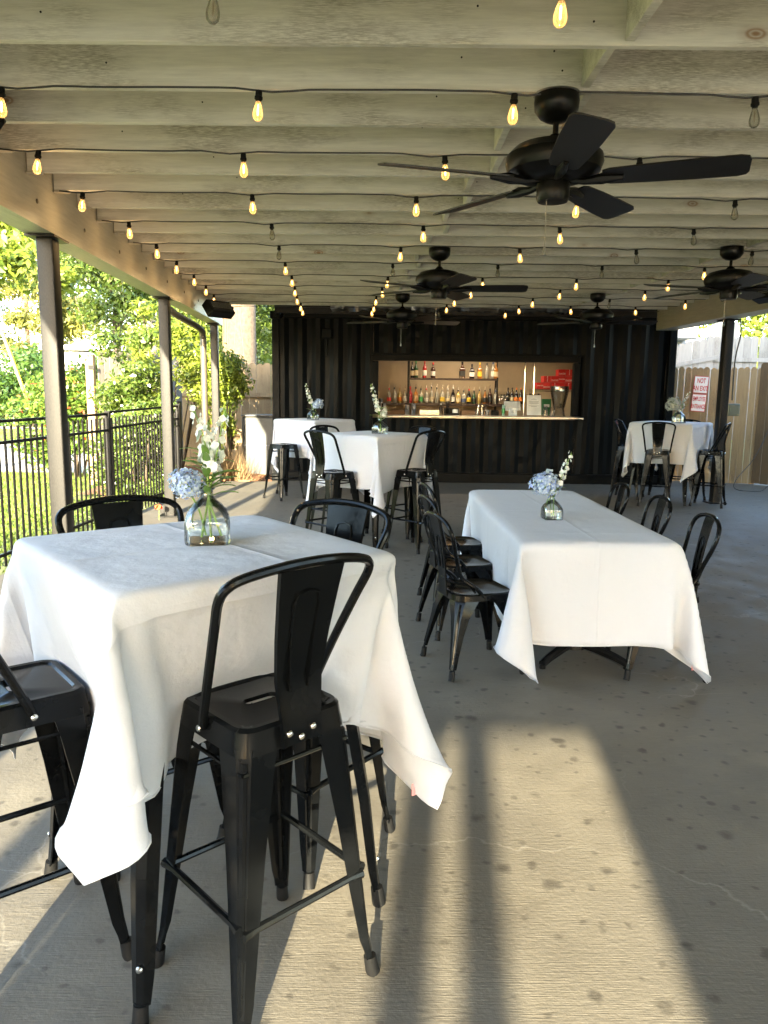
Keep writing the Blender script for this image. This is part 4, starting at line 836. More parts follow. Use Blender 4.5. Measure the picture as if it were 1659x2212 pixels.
0,-1,-1,-1,-2,-1,1,-1,0,-1,0,1,1,4,4,0,3,5,1,4,5,2,3,5,0,3,3,1,3,3,0,1,2,1,1,2,0,1,1,1,0,1,-1,-1,-1,0,0,0,0,-2,0,0,0,-1,0,0,0,1,-3,-2,1,-2,0,2,0,0,0,0,0,0,0,-1,0,1,0,0,0,0,0,0,0,0,0,0,0,1,0,0,0,0,0,-1,
1,0,2,1,2,3,0,1,1,-2,0,3,1,1,4,-1,0,3,0,-1,6,0,-2,7,1,-2,8,2,-2,8,1,-3,10,3,-4,9,2,-4,10,3,-3,9,1,-4,6,1,-2,5,1,-2,2,1,0,1,0,-1,-1,1,0,0,1,0,2,-1,1,-1,-5,3,-2,-4,4,-2,-3,2,0,-3,-4,4,-6,-13,0,-11,-31,
-42,10,-5,3,4,-1,0,1,1,1,1,0,0,0,0,1,0,0,-1,0,1,1,0,-1,0,-1,0,0,0,1,0,1,-1,0,1,1,1,1,0,2,2,0,0,1,0,1,2,0,2,3,1,1,3,0,2,1,0,1,2,0,-1,1,0,0,0,1,-1,0,2,0,0,0,0,0,0,0,0,0,0,0,0,1,0,0,-1,0,0,1,0,0,-1,0,0,0,
0,0,1,1,0,0,1,-1,1,-2,-2,1,-1,-1,-3,-5,0,0,-1,0,1,0,0,1,0,-1,1,0,0,1,0,0,0,1,0,-1,0,0,1,0,0,-1,0,-1,1,1,0,1,2,0,1,1,0,3,1,0,2,2,-1,4,1,0,4,2,0,4,-1,0,6,0,0,7,-1,-2,5,-2,-2,4,-2,-2,0,2,-3,-1,4,-2,-13,
17,-2,1,-2,1,1,0,0,1,0,-1,2,1,1,0,0,0,1,0,-1,0,0,1,0,0,0,1,0,-1,-1,0,1,1,0,0,-1,0,-1,-1,0,1,0,1,-1,0,0,1,-1,-1,-1,0,0,0,-2,1,0,-2,-1,0,0,1,0,-2,0,0,-1,-1,2,1,0,0,1,0,0,0,0,0,0,0,0,0,0,0,0,0,0,-1,0,0,1,
0,0,0,0,0,-1,0,0,0,0,-2,2,1,-1,0,-1,1,1,0,-1,0,-1,0,1,0,0,-1,0,1,0,0,-1,0,0,0,0,0,0,1,1,0,0,1,-1,2,0,1,1,1,0,3,0,0,2,1,0,2,0,0,1,0,1,1,-1,0,0,-1,0,1,1,-1,0,1,-2,0,1,-2,1,0,0,2,-1,-1,2,0,0,1,-1,0,-5,21,
0,4,-2,-1,2,0,0,1,0,1,0,-1,-1,1,1,0,0,-1,1,0,0,-1,0,1,0,-1,-1,1,0,0,-1,-1,0,0,-1,-1,0,-1,0,0,-1,0,0,-1,-1,-1,-2,1,0,-2,-1,0,-1,-1,0,-2,0,-2,-3,0,0,-1,3,0,-1,-1,2,0,0,2,1,0,0,0,0,0,0,0,0,0,-1,0,1,-1,0,
0,0,0,0,0,-2,1,-1,-2,0,-3,-3,0,-1,-4,1,2,3,1,2,2,5,4,1,3,1,0,1,0,0,1,-1,0,-1,0,1,-1,1,0,0,0,0,-1,0,-1,0,0,1,0,1,0,1,0,0,-1,0,0,0,-1,0,-1,0,0,0,-1,0,-1,0,-1,0,-1,0,-1,0,0,1,1,0,0,1,-1,2,0,-1,2,0,1,4,0,
-1,7,-1,-1,19,11,0,-13,4,0,-2,1,-1,-1,1,0,0,0,1,-1,0,-1,-2,0,0,-1,-1,0,-2,-1,-1,-1,-1,0,-1,-1,0,-1,-2,-1,-1,0,0,-2,-1,-1,-1,-2,0,-2,0,0,-1,-2,0,0,-1,-1,-1,2,-1,2,3,0,1,4,-2,0,0,-1,1,2,0,-1,-1,3,-1,-1,
1,0,0,0,0,-1,0,1,0,-1,1,-2,-3,2,-2,-2,1,-3,-2,2,-2,-2,1,-5,-3,-1,-1,-2,2,6,4,0,4,5,1,5,3,4,4,2,3,1,0,2,0,1,2,-1,0,0,0,0,-1,0,0,-1,0,1,-2,1,-1,-2,0,0,-3,0,0,-2,-1,0,-2,1,0,-2,-1,0,-2,0,0,-2,-1,1,-1,0,
-1,0,0,0,0,1,-1,1,0,0,0,1,1,2,1,-1,3,0,0,4,3,2,-11,19,-3,4,-5,1,1,-2,1,0,-1,-1,-1,-2,-1,-2,-2,0,-1,-2,-1,-2,-1,0,0,-2,1,-1,-1,-1,-1,-3,0,-1,0,0,0,-1,-1,0,-1,0,-1,-1,0,0,-1,0,0,0,-1,-2,3,-1,2,4,0,2,5,
-2,5,2,-3,7,-1,-5,2,-2,-1,-1,-1,0,0,0,1,-1,0,1,0,0,0,0,-2,-2,0,0,0,1,-2,-2,0,0,0,0,0,0,-3,-2,-1,-1,0,0,1,-1,2,3,5,3,1,6,4,-2,7,2,2,1,2,4,1,1,3,0,1,4,-2,0,2,0,0,1,-1,1,0,0,0,-2,0,0,-2,0,0,-3,2,0,-3,0,0,
-3,1,0,-2,0,-1,-2,0,0,-2,0,1,-2,0,0,-1,0,0,-1,1,0,1,0,-1,2,1,0,0,0,1,-2,0,-2,-18,13,0,5,-10,-2,0,-4,-2,0,-4,0,1,-2,0,-1,-2,0,0,0,0,0,-1,-1,-1,0,-1,-1,0,0,-1,1,0,-1,-1,0,-1,0,0,1,-1,0,0,1,0,0,1,-1,0,5,
-1,1,4,-1,1,4,-2,5,2,-2,6,-2,-2,6,0,-2,1,-3,-3,0,0,0,-2,0,0,0,0,0,-1,0,0,-1,-1,-1,1,-1,0,0,0,0,1,-1,0,-1,0,0,-4,2,0,-3,0,1,2,-3,1,5,1,1,-2,4,2,-3,3,3,-3,5,3,1,4,0,5,2,1,4,1,2,5,-1,1,4,-1,-1,2,-2,2,2,
-1,0,1,0,0,0,-1,0,-1,0,0,-1,1,0,-3,2,0,-2,1,0,-2,2,0,-2,1,0,-3,0,0,-1,0,0,-1,1,0,-3,0,0,-1,1,-1,-4,-1,0,-5,-20,-6,-2,6,0,-1,-1,1,-2,0,0,-2,0,0,-1,1,-1,-1,1,0,-1,1,1,-2,1,-1,0,0,0,0,1,0,0,-1,-1,1,0,1,
-1,1,-1,1,3,-1,0,5,-1,2,5,-1,3,6,-2,4,2,-2,4,0,-1,4,-5,-1,4,-4,-1,3,-5,-1,-1,-2,-1,0,1,0,-4,3,-1,-3,2,-1,1,-3,0,1,-1,-1,0,-1,1,1,-1,0,0,-1,1,-6,6,-1,-5,2,1,2,-3,-1,4,-4,1,4,-1,2,-3,3,2,-6,6,2,-4,4,3,0,
4,1,3,3,0,4,2,1,5,1,2,5,0,0,4,-2,1,3,-2,0,3,-1,1,1,-1,0,0,-1,0,1,-1,1,0,1,0,-2,0,-1,-2,2,0,-1,2,0,-2,2,0,-3,1,-1,-2,1,0,-4,1,0,-5,2,0,-3,-21,-6,-5,3,0,-3,3,0,-2,1,0,-3,2,-1,-1,2,1,0,0,0,-1,0,-1,1,-1,1,
1,0,0,1,-2,-1,0,2,1,-1,2,-1,1,5,-1,0,6,-2,3,6,-2,3,4,-1,5,1,-1,5,0,-1,2,-6,-1,2,-4,-2,1,-6,-1,-1,1,-1,-1,1,1,0,-2,-1,0,-1,-1,-1,2,-1,-1,-2,0,0,-1,1,1,0,0,-1,1,0,2,-2,0,-6,4,0,-4,3,0,-1,-1,1,3,-4,0,4,
-3,0,4,1,2,-3,3,2,-7,3,1,-7,4,2,-1,4,2,2,4,0,3,2,1,4,2,1,4,1,1,5,0,1,4,-1,0,4,-2,1,3,-2,0,2,-1,1,1,-2,0,1,0,0,0,-1,0,-1,0,0,-1,1,0,-1,2,1,-1,1,-1,-2,2,0,-1,4,0,-12,-17,-7,-2,3,1,-2,2,0,-1,2,-1,-1,1,1,
1,-1,-1,0,-1,0,2,-2,1,1,-1,0,0,0,-1,-1,3,0,0,5,-1,1,5,-2,2,7,-1,4,4,-2,4,3,-1,2,1,-1,3,0,-1,4,-5,-1,2,-7,-1,-2,-6,-1,-1,0,0,0,4,-1,-2,1,-1,0,-2,0,1,-2,0,-1,0,0,1,-1,0,0,-1,0,0,0,0,1,0,0,0,-1,1,-4,3,-2,
-6,3,1,0,1,1,0,-2,0,5,-5,1,5,-1,0,3,1,1,-6,3,2,-7,1,2,-7,3,1,-3,4,2,1,4,0,2,3,0,4,2,1,3,2,1,4,1,1,4,0,0,5,0,1,3,-2,0,3,-1,1,3,-3,1,2,-2,0,1,-1,0,1,-1,0,0,-1,0,-1,1,1,0,0,-1,1,-1,0,-19,-8,-6,1,-1,-1,1,
-1,0,0,0,1,1,-2,-1,1,-2,1,2,-1,0,0,1,0,-1,2,-1,-1,5,-1,1,6,-1,2,5,-2,4,6,-1,4,2,-2,3,2,0,0,1,-1,3,-1,0,3,-4,-1,2,-6,-1,-1,-7,-2,-1,-3,0,0,4,-2,-2,4,0,-2,1,-1,0,-3,0,2,-3,0,0,-1,1,0,-2,1,0,1,-1,1,0,0,
-1,-1,0,1,0,0,-4,2,0,-5,3,0,-2,3,0,1,-1,1,1,-4,0,6,-4,1,6,1,1,1,1,1,-6,2,1,-8,0,1,-7,2,1,-3,4,1,0,3,2,1,4,-1,2,2,1,3,2,0,3,2,2,3,1,1,5,1,0,4,-1,1,4,-1,1,3,-1,0,3,-2,1,2,-3,0,2,-1,0,0,-2,0,1,-1,1,1,-2,
0,-20,-7,-7,4,-4,1,1,-2,0,1,-2,0,2,0,1,0,0,-1,-2,2,-1,-1,4,-1,1,6,-1,1,6,-1,4,5,-2,5,4,-2,4,2,-1,1,1,0,0,0,-1,1,-1,1,2,-2,-1,3,-6,-1,-1,-8,-1,-2,-4,-1,1,1,-1,-1,4,0,-2,4,-1,-1,0,0,0,-3,0,1,-3,0,1,0,0,
2,-4,1,-1,2,-1,-1,-1,0,1,0,1,-1,0,0,-3,3,-2,-4,1,1,-2,3,0,-1,1,0,2,-3,1,3,-4,0,6,-2,1,5,3,1,0,0,1,-6,0,1,-9,-1,2,-7,2,1,-3,4,0,-1,3,1,1,3,0,0,2,1,3,3,0,2,1,0,3,2,2,4,2,0,3,1,0,5,-1,2,4,-1,0,3,0,1,3,-3,
0,3,-1,1,1,-2,0,2,-3,0,-12,-17,-6,0,0,0,1,1,0,0,0,0,-2,1,-1,-1,5,0,0,5,-1,1,6,-2,3,6,-2,5,4,-2,4,2,-1,3,1,0,0,0,0,-1,1,0,-1,0,0,3,-2,-1,4,-6,-1,0,-7,-1,-2,-6,-1,-1,-2,-1,0,4,0,0,5,-1,-4,2,-1,0,0,0,0,
-2,0,2,-3,1,2,-2,-1,1,-3,2,-1,1,0,0,0,0,0,0,-1,-1,0,0,-3,3,0,-4,1,0,-2,2,1,0,3,0,-1,-2,-1,3,-5,1,4,-2,1,7,0,1,4,3,0,-2,0,1,-6,-2,1,-8,-1,1,-8,2,1,-3,4,2,-1,3,0,0,3,0,0,1,0,2,3,1,1,1,0,2,2,0,3,2,2,3,2,
0,4,1,1,5,-1,0,3,1,1,4,-2,0,4,-2,1,4,-2,1,-7,-20,-5,-3,3,-1,-3,2,0,-1,4,-1,0,6,-1,0,5,-2,3,6,-2,4,5,-1,5,2,-1,5,0,0,1,1,-1,0,0,0,-3,1,0,-1,-1,-1,2,-1,0,4,-5,-1,2,-6,-1,-2,-7,-1,-3,-3,-1,0,2,1,2,4,-2,
-3,4,0,-2,1,0,0,0,0,1,-1,-1,0,-3,0,2,-2,1,1,-4,1,0,0,-1,0,0,0,0,0,1,-2,2,-1,-2,2,-1,-3,1,1,-2,2,0,-2,2,0,1,0,1,0,-3,0,4,-5,0,6,-1,1,5,3,1,3,2,1,-2,0,0,-7,-3,1,-8,-2,1,-7,2,1,-4,4,1,-1,3,1,0,3,0,0,1,0,
1,2,0,1,1,1,1,2,-1,2,1,1,2,2,0,3,3,2,4,0,1,4,0,0,4,1,1,5,0,1,-11,-18,-6,-3,6,-1,0,5,-1,0,6,-2,1,6,-2,5,5,-1,5,3,-1,5,0,-1,3,1,0,0,0,0,-1,0,0,-4,1,0,-1,-1,-1,1,0,0,5,-4,0,3,-6,-1,-2,-8,-1,-3,-4,-1,-1,
-1,0,3,4,-1,0,5,-1,-3,3,0,-2,1,0,0,-1,-1,1,-2,1,1,-2,0,0,-2,0,3,-4,1,0,0,0,0,0,0,0,0,0,-3,2,-1,-2,1,0,-3,1,-1,-2,2,1,-1,3,1,-1,2,0,0,-3,0,2,-4,0,5,-4,0,6,1,1,5,4,1,1,1,0,-2,-2,1,-6,-3,1,-9,-2,1,-7,2,1,
-3,4,1,-2,3,1,0,3,0,0,1,0,0,2,0,0,0,1,1,2,-1,2,1,1,1,1,0,2,2,0,3,3,2,4,1,0,4,3,1,-18,-10,-7,2,8,-2,2,6,-2,4,4,-2,6,4,0,4,1,-1,4,0,-1,2,1,0,0,-1,0,-2,1,-1,-4,1,1,-2,-1,-1,1,0,1,6,-3,-1,3,-6,-1,0,-7,-1,
-4,-5,-1,-3,-2,0,1,2,-1,3,3,-1,-2,5,1,-2,3,-2,-1,0,0,1,-1,1,-1,0,-1,1,-3,0,2,-3,1,1,-2,0,1,-3,2,0,1,-1,1,-1,0,-6,4,-1,0,1,-1,-2,0,1,-3,2,0,-1,3,0,0,1,0,0,0,1,0,-4,0,3,-4,1,6,-2,0,5,2,1,4,5,1,0,0,0,-2,
-3,0,-6,-4,1,-8,-2,1,-7,1,1,-4,5,1,-2,3,0,-1,4,1,0,1,0,1,1,0,0,0,1,0,1,-1,1,1,0,1,2,1,1,1,0,2,1,0,1,4,0,-19,4,-11,8,4,-1,5,3,-2,5,3,0,4,-1,-1,3,0,0,1,1,0,0,-1,0,-4,2,0,-4,0,0,-2,0,-1,2,0,1,5,-3,-1,3,
-5,-1,2,-7,-1,-4,-6,-1,-4,-3,0,0,0,0,3,2,-1,1,6,0,-2,3,-1,-3,2,0,-1,0,0,1,-1,-1,1,-1,0,0,-1,0,0,-3,0,3,-3,2,1,-3,0,0,0,1,0,0,0,-5,4,-2,0,1,-1,-1,0,0,-2,1,1,-3,2,0,0,4,1,-1,-1,-1,0,-3,1,2,-4,0,5,-3,1,6,
1,0,5,3,1,2,4,0,-1,0,1,-2,-4,0,-5,-4,1,-9,-2,0,-6,1,1,-5,4,2,-1,4,0,-1,3,1,0,2,0,0,1,0,0,0,1,-1,0,-1,1,0,0,1,1,0,-1,1,1,0,0,-1,-8,15,-14,5,-2,0,5,1,-1,3,-1,0,2,0,0,1,1,-1,-2,-1,1,-3,2,0,-4,-1,-1,-2,1,
1,1,-1,0,4,-2,-1,5,-3,-1,2,-7,0,-3,-6,-2,-4,-4,0,-2,-1,-1,2,0,0,3,5,0,-1,4,-1,-2,3,-1,-3,0,1,0,0,-1,1,0,0,1,0,1,-1,-2,0,2,-3,0,1,0,0,3,-6,2,0,0,-1,0,-1,1,-6,5,-3,-1,1,1,0,0,0,-3,0,-1,-1,3,2,-2,2,-1,1,
3,1,0,-2,-1,0,-4,0,3,-5,1,6,-2,1,5,2,1,3,5,1,2,2,0,-1,0,-1,-3,-5,1,-4,-4,1,-8,-2,1,-7,2,1,-5,2,1,-2,4,0,0,4,1,0,3,0,-1,1,0,1,0,1,0,0,-1,-1,-1,0,1,1,0,0,-2,1,3,15,-15,2,-1,0,2,-1,0,2,0,0,0,0,0,-3,0,0,
-3,2,0,-5,-1,-1,-1,1,1,0,-1,-1,4,-1,0,5,-3,0,3,-6,-1,-1,-7,-1,-4,-5,0,-4,-2,-1,0,0,0,3,3,-1,2,4,0,-1,4,-1,-3,3,0,-3,0,-1,1,0,1,1,-1,0,1,-1,-1,0,-1,0,1,-2,0,1,-1,1,3,-7,2,0,-1,1,1,1,-1,-6,5,-2,-1,1,-1,
-1,0,0,-1,1,1,-3,1,0,-1,3,1,0,2,0,-1,0,0,0,-4,0,1,-3,0,5,-4,1,6,0,0,5,3,1,2,5,0,1,1,1,0,-2,0,-3,-4,0,-6,-5,0,-6,-2,1,-7,2,1,-4,3,1,-3,4,1,-2,4,0,1,3,1,0,1,0,0,0,0,0,1,0,0,-1,0,-1,0,0,9,13,-15,0,-1,0,0,
0,0,-1,1,0,-3,1,-1,-3,1,1,-4,-1,-1,-2,1,1,0,-1,-1,4,0,0,6,-3,0,3,-5,-1,-1,-8,-1,-3,-5,-1,-4,-2,-1,-2,-1,1,2,1,0,3,3,-1,2,4,0,-2,4,-1,-4,2,0,-1,0,0,1,-1,-1,1,0,0,-1,0,1,1,0,-1,0,-2,1,2,-2,-1,4,-9,4,0,1,
-1,-2,0,0,-3,4,-2,-2,2,0,0,0,0,-2,0,0,-3,2,0,-1,3,0,0,2,0,0,0,1,-1,-1,0,1,-5,0,2,-3,0,6,-2,1,6,1,1,4,4,1,1,4,0,-1,1,0,0,-3,0,-2,-5,1,-5,-5,0,-7,-1,0,-7,1,1,-5,3,1,-1,4,1,-2,4,0,0,4,0,0,2,2,1,0,-1,-1,0,
0,0,0,0,10,11,-15,-1,2,0,-1,1,0,-3,0,0,-3,1,0,-4,-1,0,-2,1,0,1,-1,-1,2,0,1,5,-2,-1,4,-5,-1,1,-7,-1,-2,-5,-1,-4,-4,0,-4,-1,0,0,1,-1,4,1,0,2,4,0,0,5,-1,-3,2,0,-3,0,0,-1,0,0,1,1,0,1,-1,0,1,0,-1,0,-1,1,0,
-1,-1,2,-4,1,3,-5,2,-1,0,0,0,2,-1,-3,1,-1,-3,2,-1,1,0,0,-2,0,0,-2,1,0,-2,2,1,-1,3,1,1,1,-1,0,-1,0,-1,-2,1,1,-5,0,4,-3,0,7,0,1,4,3,1,3,4,0,1,2,0,0,0,1,-1,-2,0,-2,-5,0,-5,-5,1,-6,-2,1,-6,1,0,-6,3,1,-2,4,
1,-2,4,1,0,3,-1,0,3,1,0,1,0,1,1,0,10,13,-15,-3,0,-1,-2,1,1,-4,1,-1,-4,-1,1,-1,1,-1,0,-1,1,2,0,0,6,-1,-1,4,-5,0,2,-6,-1,-2,-6,-1,-4,-4,-1,-5,-1,0,-1,-1,0,3,1,0,3,2,-1,2,4,0,-2,4,-1,-3,3,0,-2,0,-1,0,0,0,
1,-1,0,1,-1,0,0,0,0,0,1,0,0,-1,0,1,-6,1,1,-1,0,0,1,0,-1,0,0,0,-1,0,-3,2,-1,1,0,1,-1,0,0,-2,0,0,-3,3,1,0,3,-1,0,2,1,-1,-1,0,0,-3,-1,1,-2,0,2,-5,1,5,-2,1,6,1,0,4,4,2,2,5,0,-1,1,0,1,-1,-1,-1,-3,1,-2,-5,0,
-5,-4,0,-6,-2,1,-6,1,1,-5,3,1,-3,3,0,-2,5,2,-1,3,0,1,3,0,0,2,0,8,13,-15,-4,2,0,-4,0,-1,-3,-1,1,-1,1,-1,-1,-1,1,3,1,-1,4,-1,0,4,-4,-1,4,-6,0,-1,-6,-1,-3,-5,-1,-5,-3,0,-2,0,0,0,1,0,2,0,0,3,4,-1,2,4,-1,
-3,3,0,-3,2,0,-2,0,0,0,0,0,1,-1,0,1,0,-1,1,0,1,0,0,0,0,-1,0,2,-6,0,-2,1,0,-1,1,0,1,-1,0,0,-1,-1,-1,1,1,0,0,-1,0,0,0,-3,1,1,-2,1,0,-2,3,1,0,2,-1,1,1,1,-1,-1,0,0,-4,0,2,-3,0,3,-4,0,6,-1,2,5,3,0,3,4,0,1,
4,0,0,1,1,-1,-2,0,0,-4,0,-2,-4,1,-5,-4,0,-6,-3,0,-6,1,1,-4,3,1,-3,4,0,-2,4,1,-1,4,1,0,4,1,3,15,-16,-2,-1,1,-4,0,0,-1,1,-1,-1,-1,1,3,1,-1,3,-2,0,5,-2,0,4,-6,-1,0,-6,-1,-4,-5,-1,-4,-3,0,-3,-1,0,-1,0,-1,
2,0,0,3,2,0,3,4,0,-1,5,0,-2,2,-1,-4,0,-1,-1,0,1,1,0,-1,1,0,0,1,0,1,0,-1,-1,0,0,0,0,1,0,2,-6,0,-2,1,0,-1,1,0,0,-2,0,-2,0,1,1,0,-1,1,0,0,-1,0,1,-1,0,0,-3,2,0,-1,2,0,0,3,1,0,0,-1,0,-1,1,-1,-2,0,0,-3,0,3,
-3,0,5,-3,0,6,1,1,3,3,2,3,5,0,-1,2,0,1,1,0,0,-2,0,-1,-4,0,-3,-5,0,-3,-4,1,-6,-2,0,-6,1,1,-5,2,1,-3,4,1,-2,4,0,-1,5,0,0,16,-15,-3,-1,-1,-1,0,1,-1,-1,0,2,1,-1,3,-1,1,5,-2,-1,4,-5,-1,1,-6,0,-2,-6,-2,-4,
-4,0,-4,-1,0,-2,1,0,0,-1,0,3,1,0,4,3,-1,1,4,0,-2,3,-1,-3,3,0,-2,0,0,-1,0,-1,1,0,1,1,-1,0,0,-1,-1,0,1,0,1,0,0,0,0,1,0,-3,0,0,-2,-1,-1,1,0,1,-2,0,-2,0,0,0,0,1,1,0,0,0,0,-1,-1,0,0,-3,1,1,-2,2,0,-1,3,1,1,
2,0,-1,0,-1,0,-2,0,0,-3,1,1,-4,0,4,-2,1,5,-2,0,6,2,1,2,4,1,2,4,0,0,2,-1,0,0,1,-1,-3,0,0,-4,0,-3,-4,0,-4,-4,0,-5,-2,1,-5,0,0,-5,2,1,-4,4,1,-4,4,1,-4,15,-16,-1,0,1,0,-1,-1,1,1,1,3,-1,0,5,-2,-1,4,-3,0,2,
-7,-1,-1,-6,-1,-4,-4,0,-3,-1,-1,-3,-1,-1,-1,0,1,2,0,0,2,1,0,3,4,-1,0,4,-1,-1,4,0,-3,1,0,-2,0,0,-1,-1,0,1,0,0,1,0,-1,0,-1,0,1,0,1,0,1,0,0,0,-1,1,-2,0,-1,-3,1,-2,1,-1,2,-2,1,-2,0,0,0,0,-1,1,0,0,1,0,0,-2,
0,1,-2,1,-1,-3,2,2,0,2,-1,-1,2,1,1,0,0,-1,0,0,0,-3,-1,0,-2,1,2,-5,0,5,-2,1,6,1,0,5,2,1,2,5,0,0,3,1,-1,1,0,1,-1,-1,0,-2,1,-1,-5,0,-2,-4,1,-5,-4,0,-5,-1,0,-5,0,1,-4,2,1,-5,2,0,-6,14,-15,1,0,-1,0,1,1,3,0,
-1,5,-1,0,4,-3,0,4,-7,-1,0,-6,-1,-4,-5,-1,-4,-2,0,-3,-1,0,-2,0,0,0,0,-1,1,1,1,4,1,-1,3,4,0,0,5,-1,-2,2,0,-3,1,-1,-2,0,0,-1,0,0,0,0,0,1,0,1,2,-1,0,0,-1,-1,-1,1,0,1,0,0,0,-2,1,1,-4,-1,-1,1,1,0,-1,-1,-1,
-1,1,-1,1,0,2,1,0,-1,0,0,-1,-1,-1,-2,0,1,-3,3,0,-1,3,1,0,1,-1,1,1,1,0,-1,0,-1,-1,0,0,-4,-1,1,-2,1,4,-4,0,5,-2,1,6,3,1,3,4,1,0,3,0,1,3,0,0,0,0,0,-2,0,0,-2,0,-2,-4,0,-2,-4,0,-4,-4,1,-4,-2,0,-5,0,0,-5,1,
1,-5,14,-15,-1,1,0,2,0,0,3,0,0,5,0,0,6,-5,-2,2,-7,0,-2,-6,-1,-3,-5,-1,-5,-2,0,-3,-1,0,-1,1,0,-1,0,0,1,-1,0,4,-1,0,5,6,-1,0,5,0,-1,4,-1,-2,2,0,-5,-1,0,-2,-1,0,-3,2,0,3,2,0,3,-3,-1,0,-1,0,1,-1,0,0,1,1,1,
-4,-1,-1,-1,1,-1,1,-1,1,-2,1,-1,-1,-1,-1,0,0,2,1,0,0,0,0,-2,0,1,-4,1,0,-4,4,1,1,5,0,2,-3,0,-1,0,-1,0,-1,0,-1,-1,1,0,-3,0,1,-3,-1,4,-5,2,7,-1,1,6,3,0,3,5,1,1,5,0,-1,2,-1,-1,1,1,1,-2,0,0,-3,0,0,-4,0,-2,
-5,0,-4,-4,1,-5,-2,0,-4,-1,0,0,0,1,])
